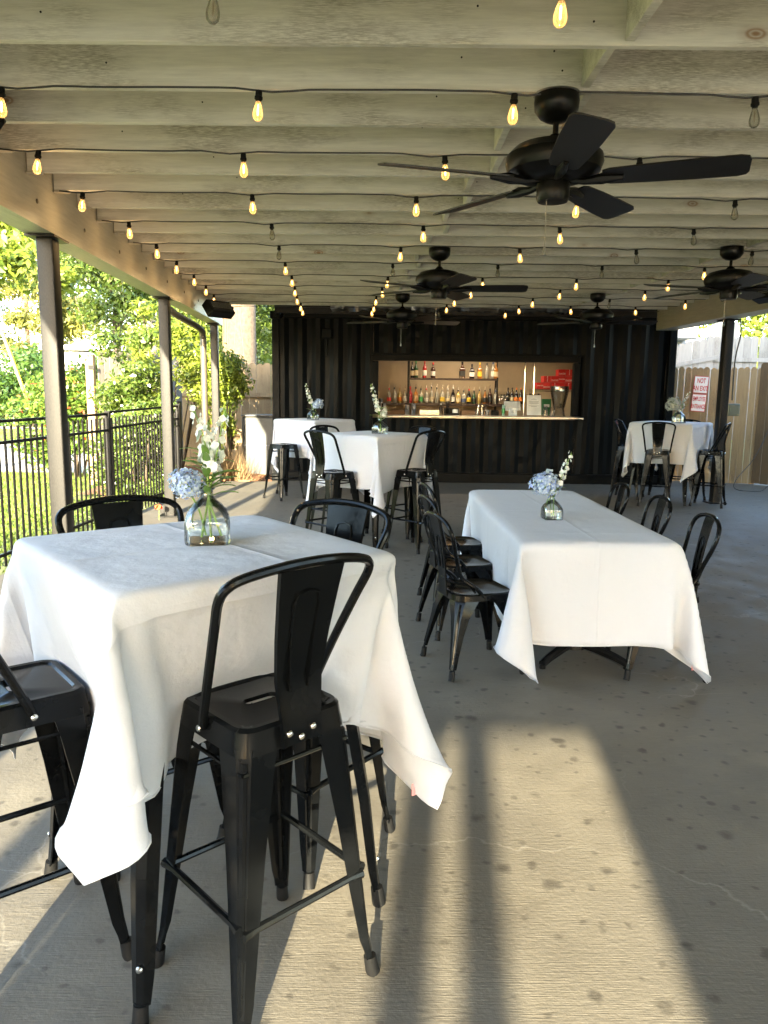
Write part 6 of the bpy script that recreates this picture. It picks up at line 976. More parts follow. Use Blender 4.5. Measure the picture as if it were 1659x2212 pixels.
-9,8,-4,-14,6,-3,-17,1,-3,-13,-7,-4,3,-23,-4,13,-11,-5,-4,4,0,16,17,-6,4,-12,-5,-14,1,-2,-1,0,0,1,0,0,0,-1,0,-2,1,-1,2,-5,2,8,-9,2,-16,3,1,-4,20,4,27,-2,7,14,-15,8,-1,9,3,-4,18,3,-11,12,2,-12,5,2,-10,
1,2,-8,-2,1,-7,-3,1,-5,-4,1,-6,-5,1,43,3,-4,-4,8,-1,-7,8,-3,-10,8,-3,-14,5,-4,-14,1,-3,-12,-2,-1,-6,-4,-2,-4,-14,-2,13,-24,-4,22,-6,-3,-9,8,-1,-8,19,-7,21,-5,-2,0,-6,-1,-10,-1,-2,0,0,0,-1,0,0,0,0,0,-2,
2,0,3,-4,0,3,-8,2,-4,-2,0,-18,7,4,1,18,3,28,-1,4,13,-27,7,-3,-8,2,7,13,3,3,18,1,-4,15,2,-8,10,3,-8,6,1,-10,1,2,-8,3,1,21,32,-12,-16,2,-4,-13,-1,-2,-11,-3,-2,-5,-2,-1,-1,0,0,-3,-6,-1,0,-20,-3,22,-20,-4,
23,0,-1,-14,6,-1,-20,16,-6,17,12,-2,13,-15,-2,-4,0,-1,-7,-4,-1,-1,1,-1,0,-1,0,0,0,0,-2,1,1,2,-1,-1,2,-8,2,3,-1,1,-16,-3,2,-13,16,3,7,16,2,25,-1,3,15,-27,7,-9,-21,2,0,0,2,11,12,1,7,15,0,1,15,3,-4,12,1,
-5,9,1,-21,31,-21,-2,-2,0,-2,-1,0,2,2,0,-1,-2,0,-5,-13,-2,6,-23,-4,27,-13,-2,20,5,0,-16,1,-2,-27,11,-4,10,19,-3,18,-3,-2,2,-13,-1,-3,2,-2,-7,-4,0,0,0,0,0,1,0,0,0,0,0,-1,-1,0,-1,1,1,-5,1,5,-1,1,-8,-5,1,
-17,6,2,-5,16,2,9,13,2,22,0,2,17,-23,6,-9,-25,4,-10,-9,1,4,3,1,11,8,0,10,13,1,8,17,2,-23,30,-21,1,0,1,0,0,-1,-5,-6,-1,-3,-18,-3,14,-22,-3,28,-6,-1,14,7,0,-16,-4,-2,-28,9,-3,3,22,-3,14,7,-1,13,-12,-2,
-1,-9,-2,-4,3,-1,-5,-3,0,-1,-1,0,1,-1,0,-1,1,0,0,1,0,0,-2,0,1,-3,0,6,-3,2,-3,-3,0,-16,-2,3,-12,13,2,1,14,1,9,9,1,21,1,2,19,-18,4,-6,-26,5,-14,-14,2,-6,-2,0,6,3,0,8,1,0,-21,32,-21,-4,-4,-1,-4,-10,-1,2,
-22,-3,19,-18,-3,26,1,-1,9,6,0,-15,-6,-1,-29,5,-2,-3,22,-4,12,12,-2,15,-2,-1,6,-14,-1,-3,-5,-1,-3,3,-1,-6,-3,-1,1,0,0,0,0,1,-1,0,0,0,0,0,0,0,0,0,-4,0,6,-3,1,1,0,1,-11,-6,1,-15,6,3,-6,14,2,3,11,0,9,8,1,
19,1,2,20,-15,3,0,-24,5,-14,-17,3,-13,-6,1,-4,0,0,-28,24,-22,-3,-15,-2,7,-22,-3,23,-12,-3,23,6,1,5,4,0,-13,-7,-1,-27,2,-3,-9,19,-3,9,16,-1,12,4,-1,11,-7,-2,1,-14,-2,-1,-1,0,-4,4,-1,-5,-3,0,1,-1,0,1,-1,
0,-2,1,-1,1,0,1,-1,0,0,0,-3,0,5,-3,1,3,1,1,-6,-6,1,-15,-1,2,-10,11,1,-1,13,2,3,8,0,9,6,1,17,1,2,19,-12,3,5,-21,3,-10,-19,3,-15,-9,2,-34,1,-25,16,-21,-4,25,-5,-1,18,7,1,2,2,0,-11,-7,-1,-26,0,-2,-13,16,
-3,6,19,-2,11,7,-2,11,-1,0,8,-11,-1,-3,-11,-2,0,2,0,-4,2,-1,-5,-2,0,1,-2,0,1,0,0,-1,1,0,0,-1,-1,0,0,0,-1,-1,1,4,-5,1,5,2,0,-3,-4,1,-11,-5,1,-14,5,3,-6,14,2,2,11,1,3,6,0,8,5,0,16,1,1,19,-11,4,7,-18,3,
-4,-21,3,-12,-27,-30,25,3,1,13,7,-1,1,1,0,-11,-7,0,-24,-2,-2,-14,13,-3,2,19,-1,11,11,-2,9,2,0,9,-5,-1,4,-13,-2,-4,-6,-1,1,2,0,-5,3,-1,-4,-3,0,2,-2,0,0,0,0,-1,1,0,-1,0,0,0,0,0,0,-2,0,4,-4,1,6,2,1,-2,-2,
0,-7,-6,1,-14,0,2,-10,9,1,-2,12,2,3,9,0,4,5,1,6,4,0,14,2,1,20,-10,3,10,-17,3,21,-23,-30,7,7,0,-1,-1,1,-10,-7,-1,-21,-3,-2,-16,11,-2,-2,18,-1,8,13,-3,10,5,0,7,-1,-1,8,-7,-1,1,-13,-1,-2,-4,-1,0,4,0,-4,1,
0,-6,-1,-2,4,-3,1,-1,0,0,-1,1,0,0,-1,0,-1,1,0,0,-2,0,2,-5,1,7,3,0,0,0,0,-4,-6,2,-11,-4,1,-13,5,2,-6,11,1,1,11,1,3,8,0,4,3,1,5,3,0,13,2,1,21,-5,3,29,-14,-29,-3,-4,0,-9,-6,-1,-19,-4,-1,-16,9,-2,-5,16,-2,
5,15,-3,11,7,0,6,0,-1,8,-2,0,7,-10,-2,-4,-10,-1,0,-1,0,0,4,0,-5,0,-1,-4,-2,0,3,-3,0,0,0,0,-2,1,0,0,1,0,0,0,0,-1,-1,0,2,-4,1,6,0,1,2,2,-1,-3,-4,0,-8,-6,2,-12,0,2,-10,8,2,-3,12,1,2,9,1,5,6,0,3,3,0,3,2,0,
10,2,0,24,-20,-29,-6,-5,-1,-15,-5,-1,-18,7,-1,-9,13,-3,1,16,-1,12,11,-1,8,3,-1,5,0,0,7,-3,-1,5,-11,-1,-4,-10,-2,-1,-1,0,6,0,1,-9,7,-2,-6,-3,0,5,-5,0,-2,2,0,0,0,-1,-1,1,1,-1,2,-1,0,-3,1,3,-8,1,7,6,0,0,
0,1,-1,-3,0,-7,-6,0,-11,-3,2,-11,7,2,-5,9,2,0,10,0,3,9,0,5,4,1,2,1,0,-1,0,0,])
CLOTH_DATA['T5'] = ([0,2,4,6,8,10,12,14,16,18,20,22,24,26,28,34,40,46,52,58,64,66,68,70,72,74,76,78,80,82,84,86,88,90,92],
[0,2,4,6,8,10,12,14,16,18,20,22,24,26,28,34,40,46,52,58,64,66,68,70,72,74,76,78,80,82,84,86,88,90,92],
(4.091,11.065,0.778),[
-49,-612,-446,6,-31,28,25,-23,27,33,-12,26,33,-12,26,30,-19,25,33,-7,25,30,24,21,17,36,18,2,40,15,-24,34,10,-41,13,7,-37,18,8,27,33,7,32,-28,0,81,62,4,64,114,4,70,109,5,88,96,4,91,94,6,54,111,8,-16,40,
3,43,-1,-3,1,-42,-6,-16,-40,-6,15,-38,-8,36,7,-18,4,35,-23,-18,33,-23,-16,32,-23,10,33,-25,27,-10,-28,1,-32,-29,0,-33,-29,16,-27,-29,8,28,32,-9,0,1,-14,-7,1,-8,-9,1,0,-1,0,1,3,0,-2,-6,1,4,-15,2,6,-6,1,
6,-1,1,9,2,2,5,7,1,2,-2,-1,-12,-5,0,2,9,1,-1,3,0,2,-2,0,3,-1,0,-2,1,0,-2,1,0,1,-3,0,10,-3,0,-11,-2,0,-1,4,0,8,-1,0,11,15,-4,-13,14,-2,-12,-1,0,1,-1,0,17,-1,-2,13,-31,-2,-20,-18,-1,-1,0,1,14,6,0,11,12,
-1,26,17,30,-15,9,2,-16,0,1,-12,-8,1,-6,-7,1,1,2,0,0,-3,0,0,-12,2,6,-9,2,7,-3,1,9,2,2,5,6,1,-2,0,0,-7,0,0,1,3,0,0,3,1,3,-2,0,2,-1,0,1,-1,-1,-7,5,1,5,-4,0,1,0,-1,-1,-3,0,-3,0,0,9,2,-1,5,17,-3,-14,9,-2,
-8,-1,0,10,0,-1,19,-19,-2,-11,-26,-1,-7,-4,0,12,5,-1,12,17,-1,-1,27,-1,34,-4,27,-8,18,2,-16,12,3,-17,-1,2,-12,-8,0,-4,-4,1,1,0,0,-2,-8,1,5,-13,2,8,-6,2,9,1,1,6,6,1,0,0,1,-7,1,0,1,5,1,-1,1,-1,4,-2,0,0,
-1,0,2,-1,0,-7,5,0,6,-4,0,1,0,1,-2,-2,-1,-2,-1,0,13,7,-2,-4,18,-4,-16,3,-1,3,-1,0,20,-12,-1,-4,-30,-2,-12,-8,-1,11,5,0,14,20,-1,-5,25,-2,-20,13,-3,24,-26,24,6,18,3,-3,20,2,-17,14,2,-19,-1,3,-11,-9,1,
-2,-2,0,-1,-4,0,1,-11,2,6,-10,2,10,-3,2,9,4,2,1,4,-1,-6,0,1,0,4,0,0,2,0,2,-3,1,2,-1,-1,0,0,1,-3,3,-1,3,-2,0,1,0,0,-3,-3,0,2,0,0,11,13,-3,-14,14,-3,-7,-1,0,17,-5,-1,6,-30,-3,-15,-13,0,10,5,0,14,22,-1,
-7,25,-3,-19,9,-3,-10,0,-1,7,-35,24,13,8,1,10,16,1,-3,20,3,-17,16,2,-20,-2,3,-11,-7,1,-1,-3,0,-2,-8,0,5,-12,3,9,-6,2,11,2,1,4,5,2,-7,-1,-1,0,5,2,-1,1,0,4,-1,-1,1,-1,0,0,0,0,-1,0,1,2,0,0,0,0,-1,-3,-3,1,
7,2,-2,2,19,-4,-17,6,-1,10,-1,-1,15,-27,-3,-16,-20,-1,8,4,0,14,25,-1,-9,24,-3,-18,7,-2,-6,1,0,0,0,0,-1,-37,23,5,1,0,11,5,2,13,16,1,0,21,3,-19,18,3,-21,-2,2,-8,-6,1,-2,-5,1,0,-12,0,8,-11,3,11,-1,3,7,5,
0,-5,0,1,-2,6,0,1,2,0,2,-2,1,3,-2,0,-2,2,-1,4,-3,-1,-3,3,1,1,-1,1,-3,-3,-1,11,7,-2,-10,19,-4,-5,1,0,19,-21,-2,-12,-26,-2,5,4,0,14,27,-2,-11,23,-3,-16,6,-2,-3,0,-1,3,0,0,4,1,0,20,-28,23,-12,-6,0,-5,-2,
0,8,3,1,13,14,1,4,23,3,-19,19,4,-23,-2,2,-8,-7,1,-1,-8,1,4,-13,2,13,-7,2,9,5,3,-3,1,0,-2,6,0,1,1,1,1,-1,-1,1,-1,0,0,0,1,5,-3,-1,-3,3,0,0,0,0,-1,-3,-1,8,17,-3,-15,11,-2,16,-13,-2,-5,-31,-2,0,1,-1,14,28,
-2,-12,23,-3,-12,4,-2,-1,0,0,2,1,1,-1,0,0,-5,-1,-1,37,-6,22,-7,-10,0,-10,-11,1,-11,-7,0,-1,-1,1,12,10,0,7,24,3,-19,22,5,-23,-2,2,-7,-8,2,0,-12,1,9,-11,3,14,1,2,0,3,1,-4,5,1,2,2,-1,1,-1,1,1,-1,0,0,1,-1,
4,-4,0,-3,3,1,2,0,-1,3,0,-1,-4,21,-4,1,-3,-2,5,-33,-3,-3,-3,-1,12,32,-2,-12,21,-3,-10,2,-1,-1,1,0,-3,-2,-1,-9,-6,-2,-11,-12,-3,-9,-19,-5,30,27,16,4,-13,3,1,-13,1,-5,-14,2,-10,-13,1,-8,-7,1,5,5,0,8,22,
3,-18,25,5,-24,-1,3,-6,-11,1,6,-14,2,15,-5,3,4,3,1,-4,6,1,1,1,1,1,0,-1,1,0,0,-1,0,1,4,-2,-1,-3,2,0,4,-2,1,4,8,-3,-8,15,-5,8,-29,-2,-4,-8,-2,9,33,-3,-11,17,-2,-10,2,-2,-5,-2,-1,-10,-8,-2,-9,-15,-4,-1,
-19,-4,7,-18,-5,9,-11,-1,14,38,12,5,-3,1,6,-6,2,6,-10,2,3,-13,2,-4,-16,2,-9,-15,2,-3,-4,0,5,18,3,-18,26,5,-24,-1,4,-3,-14,2,14,-11,3,9,1,2,-3,5,1,2,4,0,0,-1,1,0,0,-1,0,1,0,0,0,0,0,-1,0,8,-2,-1,-3,18,
-5,2,-14,-3,-1,-15,-2,4,33,-3,-11,15,-3,-13,-3,-2,-11,-10,-3,-7,-18,-4,2,-20,-5,9,-14,-3,6,-6,-2,0,0,1,1,-2,-1,-12,41,8,8,-1,2,6,0,1,7,-1,1,9,-5,1,8,-8,3,5,-13,2,-1,-18,3,-5,-16,2,0,7,2,-20,25,6,-25,
-3,5,4,-16,3,17,-3,3,-3,6,1,1,4,1,0,1,-1,0,-1,1,-2,1,0,-4,4,-1,11,-7,-3,4,3,-4,-8,6,-5,3,-16,1,-1,30,-4,-14,8,-4,-16,-13,-5,-5,-18,-5,3,-19,-3,5,-9,-3,1,-1,0,-4,6,0,-6,6,1,-3,7,-1,-5,7,1,-37,20,3,4,5,
0,5,4,1,6,3,2,6,4,2,8,2,0,10,-1,3,11,-5,2,10,-11,3,5,-19,4,0,-8,3,-21,14,7,-21,-4,8,9,-14,3,8,-1,0,-5,11,2,0,0,1,-1,1,-1,0,0,0,0,0,0,12,-2,-8,11,-5,-4,-17,9,-6,-15,15,1,-14,-6,-8,-8,-19,-5,1,-12,-3,2,
-3,-1,-1,5,-1,-4,6,1,-2,6,-1,-1,4,1,1,2,0,0,2,0,-4,0,0,-38,-11,0,-1,4,0,0,3,1,0,3,-1,1,4,0,1,6,2,3,6,0,5,6,2,7,5,1,11,3,2,14,-5,4,10,-8,6,-17,-6,9,-5,-16,15,1,4,-3,-2,8,-7,-3,3,-5,-2,2,-3,-3,3,-4,-2,2,
-3,2,2,1,4,5,6,8,1,0,-13,-4,-15,-2,-6,-2,5,1,-1,7,3,0,2,3,-1,3,3,0,4,1,-1,3,1,0,3,-1,-1,3,1,-1,3,-1,0,7,4,0,-39,5,0,-1,-3,0,0,-2,-1,-1,-1,1,-1,-1,0,0,-1,0,0,1,0,0,2,0,1,4,0,0,4,1,3,7,0,6,8,0,3,2,2,-6,
2,3,1,-1,-5,0,0,-1,0,0,0,0,1,0,0,0,0,0,0,0,-1,1,0,-3,-1,0,7,-2,8,13,2,-5,10,8,-1,3,1,0,2,1,-1,4,0,0,4,-2,0,4,-1,-1,4,-2,0,4,-1,-1,3,-2,0,3,-1,0,8,-2,-2,-95,66,-2,3,5,1,1,6,0,2,4,0,0,3,0,0,2,0,-1,1,0,
-2,0,0,-2,-2,0,-2,-1,0,-3,-3,0,-3,-3,1,3,4,1,-3,2,-1,-2,-1,0,2,-2,0,0,0,0,0,0,0,0,-1,0,0,0,0,-2,0,0,-1,0,0,6,5,6,-2,-4,0,-6,-9,0,0,-3,0,-2,-4,0,-1,-4,0,-2,-3,-1,-1,-3,1,-1,-3,0,-1,-2,0,1,-1,0,2,1,-1,
-4,1,1,-78,104,-1,-5,-4,-1,-4,-5,1,-4,-2,-1,-2,-2,0,-3,-4,-1,-3,-4,0,-2,-3,0,-2,-2,0,-1,0,-1,1,1,1,1,3,-1,2,2,1,-2,-2,2,0,0,1,-1,-1,0,0,0,0,0,-1,0,0,1,0,0,0,0,0,0,0,-1,0,0,3,3,4,0,0,1,1,-1,0,-2,-2,0,
-1,-1,0,-1,-2,0,-1,-3,1,-3,-3,0,-2,-3,0,-1,-1,1,0,0,0,-2,-4,0,-2,-4,0,-117,57,-6,1,1,1,0,0,-1,0,1,0,0,1,1,2,3,0,3,4,1,3,5,-1,3,5,1,2,3,0,1,2,0,1,0,0,0,2,0,-1,-1,2,-1,-2,2,0,1,0,0,-1,0,1,0,0,0,-1,0,-1,
1,0,-1,0,0,1,0,0,2,2,2,1,1,2,0,0,0,-1,-1,0,-1,-2,1,-1,-1,0,-2,-2,0,-1,-3,1,-3,-4,1,-3,-5,0,-1,-1,0,0,1,1,0,-1,0,-111,68,-4,1,2,-1,1,3,1,2,1,0,2,3,0,2,2,0,0,2,0,1,0,0,1,1,0,1,0,0,-1,1,0,1,1,0,0,0,0,-1,
-1,1,-2,-2,3,0,0,0,1,0,0,-1,0,0,0,1,0,0,-1,0,0,1,0,0,0,0,1,1,2,2,1,2,-1,0,0,1,-1,0,-1,-1,0,-2,-2,0,0,-1,1,-1,-1,0,0,0,0,3,2,0,3,0,0,-1,-3,0,1,0,0,-108,74,-4,3,3,1,3,4,-1,2,3,0,1,0,0,0,0,0,0,0,0,-1,-1,
0,-1,0,0,-1,-1,0,1,1,0,0,0,0,1,1,-1,-1,-1,2,-3,-2,3,1,-1,0,0,0,0,0,0,0,0,0,0,0,1,0,0,0,0,0,1,0,1,1,2,1,1,2,0,-1,0,-1,-1,0,1,0,0,0,0,0,3,3,-1,9,8,-1,10,10,-1,6,5,-1,1,0,0,2,2,-1,2,1,0,-79,89,-3,1,-2,-1,
-3,-2,1,-3,-1,0,-1,0,0,-1,2,0,0,0,0,1,2,0,0,0,0,1,2,0,-1,-1,-1,-1,1,1,-5,-3,-2,-9,-3,-4,-6,-5,9,3,0,0,0,1,0,1,1,0,0,0,0,-1,0,0,1,1,0,-1,0,0,3,4,1,1,-3,1,6,3,1,6,6,0,5,5,-1,6,5,0,3,3,-1,-3,-1,0,-3,-3,0,
-4,-2,0,-2,-1,0,0,0,0,0,1,0,39,20,1,-10,6,-1,-1,2,-1,-1,3,1,-3,2,-1,-2,0,0,-3,2,-1,-4,1,0,-4,1,-1,-7,-1,0,-8,-1,-1,-13,-7,-3,-11,-4,-1,-4,3,2,-6,1,6,4,-1,0,0,0,0,0,-1,0,0,0,0,1,0,0,-2,0,0,0,1,-1,-2,-2,
-5,12,-4,4,-6,-3,2,-6,-6,0,-2,-5,1,0,-3,0,0,-2,0,1,-1,0,0,-1,-1,1,0,1,1,0,0,1,-1,0,0,-1,0,-14,34,-5,5,-1,1,-1,0,0,-1,-2,-1,-2,-2,0,-2,-3,0,-4,-6,-1,-4,-6,0,-2,-7,-1,-2,-5,0,-2,0,-1,1,8,0,8,10,-1,15,4,
-15,-8,-2,1,-8,-5,8,2,-3,-3,2,-2,-4,3,-2,-3,3,-3,-4,4,-5,-6,1,-5,-4,0,-1,-2,8,14,16,13,0,9,-9,11,6,-13,7,3,-11,0,2,-8,-3,2,-5,-5,1,-3,-5,1,-2,-5,0,-2,-5,0,0,-3,1,0,-4,0,-34,27,-5,-2,-16,-1,1,-10,-1,1,
-10,0,4,-10,0,5,-9,-1,0,-3,0,-2,1,-1,-4,5,0,-3,11,-3,0,15,-3,10,16,-4,16,5,-6,13,-17,-1,13,-8,-8,-18,3,-7,-2,0,-2,0,0,0,1,-1,-1,-1,0,0,-2,2,0,7,-9,3,0,-6,1,-16,20,2,21,0,9,19,-17,6,2,8,4,-2,19,4,-7,12,
3,-10,7,2,-10,3,2,-8,0,2,-7,-1,1,-7,-3,1,-7,-3,1,-21,-35,-9,4,1,0,2,-3,1,0,-2,-1,-3,1,0,-9,6,0,-5,9,-2,-2,13,-2,2,18,-5,9,15,-4,15,8,-2,16,-7,-3,-5,-30,-5,5,0,-2,1,10,-3,-5,-7,-5,-1,0,-1,-1,0,0,-1,0,0,
0,0,0,-5,3,0,2,-2,0,2,-7,1,-14,4,3,-3,18,2,24,-4,7,16,-27,6,1,-7,1,6,14,2,3,17,3,-2,14,3,-7,9,2,-7,6,2,-7,4,1,-5,3,1,-7,-42,-9,-4,1,0,-6,3,0,-8,8,-1,-8,12,-2,-3,16,-3,5,16,-3,10,12,-4,12,6,-2,11,1,-1,
13,-11,-3,-9,-31,-5,-2,-8,-3,11,19,-4,-11,7,-3,-1,-11,0,1,-3,0,-1,0,0,-1,1,0,-1,1,-1,-3,1,1,1,-2,-1,1,-5,1,-8,-1,2,-12,14,4,4,13,1,23,-4,5,15,-29,6,-6,-15,2,4,3,1,9,11,1,6,15,1,0,13,3,-3,11,2,-6,9,2,
-21,-37,-9,-8,9,-1,-6,13,-3,-1,15,-2,6,16,-5,11,11,-3,12,6,-2,7,2,-1,8,-2,0,11,-13,-2,-10,-30,-4,-15,-11,-3,21,13,-3,-1,15,-2,-13,-1,-3,6,-14,1,-1,1,0,-2,2,-1,-1,1,0,-3,1,0,-1,1,-1,-1,-1,1,2,-5,0,-4,
-2,1,-14,6,3,-2,16,3,6,8,1,22,-3,4,16,-29,5,-9,-19,2,-5,-3,1,8,5,1,10,9,0,6,11,2,4,13,1,-38,-15,-13,3,18,-3,7,15,-4,13,11,-4,11,4,-1,7,2,-1,1,-1,0,7,-2,-1,11,-15,-2,-10,-29,-3,-24,-9,-2,18,3,-2,9,21,
-4,-5,6,-1,-11,-6,-2,13,-14,3,-4,3,-2,-3,2,-1,-2,2,-1,-2,1,1,-3,2,0,0,-2,0,2,-4,1,0,-3,0,-13,1,2,-8,13,3,2,12,1,5,5,1,23,-1,4,17,-27,4,-8,-22,3,-11,-7,0,2,2,1,10,4,0,9,6,1,-26,24,-21,14,7,-3,12,3,-2,5,
0,0,1,1,0,-1,-1,0,8,-3,-1,11,-17,-1,-10,-27,-3,-26,-7,-3,8,-2,-2,20,16,-3,-2,14,-1,-7,2,-1,-7,-8,-2,9,-11,2,2,-1,0,-4,3,-1,-3,1,0,-3,3,-2,-3,1,0,0,-1,0,1,-4,1,3,-1,0,-10,-3,2,-11,8,3,-2,14,2,3,7,1,5,3,
0,22,0,4,18,-23,4,-5,-23,3,-14,-10,0,-5,-1,1,4,1,0,6,34,-26,2,-1,0,0,1,0,-4,0,0,0,0,0,10,-5,-1,11,-17,-2,-9,-26,-3,-27,-7,-2,-3,0,-1,23,5,-1,5,21,-4,-2,5,-1,-7,0,-1,-6,-7,-2,3,-3,1,11,-11,3,-4,3,-2,-3,
1,-1,-5,3,0,-2,2,0,-1,0,0,1,-5,0,3,-1,0,-7,-4,2,-11,4,1,-5,13,3,2,11,1,1,2,1,6,4,0,22,0,3,17,-21,5,-2,-23,3,-14,-11,0,-9,-4,1,9,33,-26,-4,1,-1,-4,0,1,3,0,0,12,-7,-1,11,-17,-2,-9,-25,-2,-26,-7,-2,-10,4,
-2,17,-3,0,17,18,-4,-5,14,-1,0,-1,-1,-9,-1,-1,-2,-7,-1,0,1,0,13,-15,3,0,1,0,-7,5,-2,-4,2,-1,-4,2,-1,0,0,0,1,-4,1,4,0,0,-4,-4,1,-10,-1,2,-9,8,2,0,14,2,2,7,1,0,-1,0,7,6,0,22,0,3,17,-18,4,0,-23,3,-13,-15,
1,0,35,-26,-1,0,0,6,-2,0,14,-7,-2,9,-18,-1,-9,-24,-2,-24,-8,-2,-14,6,-2,8,-4,1,23,8,-4,0,22,-2,-2,4,-1,1,-1,0,-10,-3,-2,-1,-7,-1,1,0,0,7,-10,3,-3,2,-1,-1,1,-1,-2,1,-1,-4,3,1,0,1,0,0,-5,-1,6,1,2,-4,-4,
-1,-8,-2,2,-9,4,2,-5,11,2,3,12,1,1,2,1,-1,-1,0,9,6,0,20,0,3,18,-16,4,3,-23,3,-3,35,-26,11,-3,0,13,-8,-2,8,-19,-1,-8,-22,-3,-23,-8,-1,-17,7,-2,2,-1,1,20,-2,-2,12,21,-3,-8,14,-2,4,-3,1,-2,0,0,-9,-5,-3,0,
-4,0,1,1,0,1,-7,0,-2,0,0,0,0,0,2,1,0,-3,2,-1,0,-1,1,-2,-3,0,6,-1,0,0,-1,0,-9,-5,1,-7,2,2,-7,8,2,-1,14,2,4,7,1,-2,-3,0,0,1,0,10,7,1,20,0,2,20,-13,4,10,32,-27,13,-11,-1,6,-18,-1,-8,-19,-2,-21,-9,-1,-17,
6,-3,-2,2,1,11,-6,-1,21,12,-3,-3,21,-2,-2,3,0,2,-2,-1,-3,2,0,-7,-9,-2,1,-2,0,-1,1,-1,2,-8,0,-2,1,1,-1,1,-1,-1,0,1,0,1,0,0,0,-1,-1,-3,1,6,0,0,1,-1,1,-6,-5,0,-9,-1,1,-6,5,2,-4,11,2,2,13,1,2,2,1,-3,-3,0,
2,1,0,9,7,1,20,2,1,27,18,-28,4,-13,-1,-6,-20,-2,-20,-12,-1,-19,4,-2,-7,6,0,3,-3,0,21,-4,-1,13,26,-5,-9,13,-1,2,-1,0,3,-4,0,0,4,1,-12,-11,-3,-2,-6,-1,2,6,1,4,-8,0,-3,1,-1,1,0,1,-6,4,-1,2,-1,0,2,2,1,-4,
-13,1,12,8,-1,-3,1,-1,-6,-7,2,-10,-1,2,-5,2,0,-5,8,2,1,16,3,2,4,0,-2,-3,0,-1,-1,-1,5,5,1,6,4,1,])
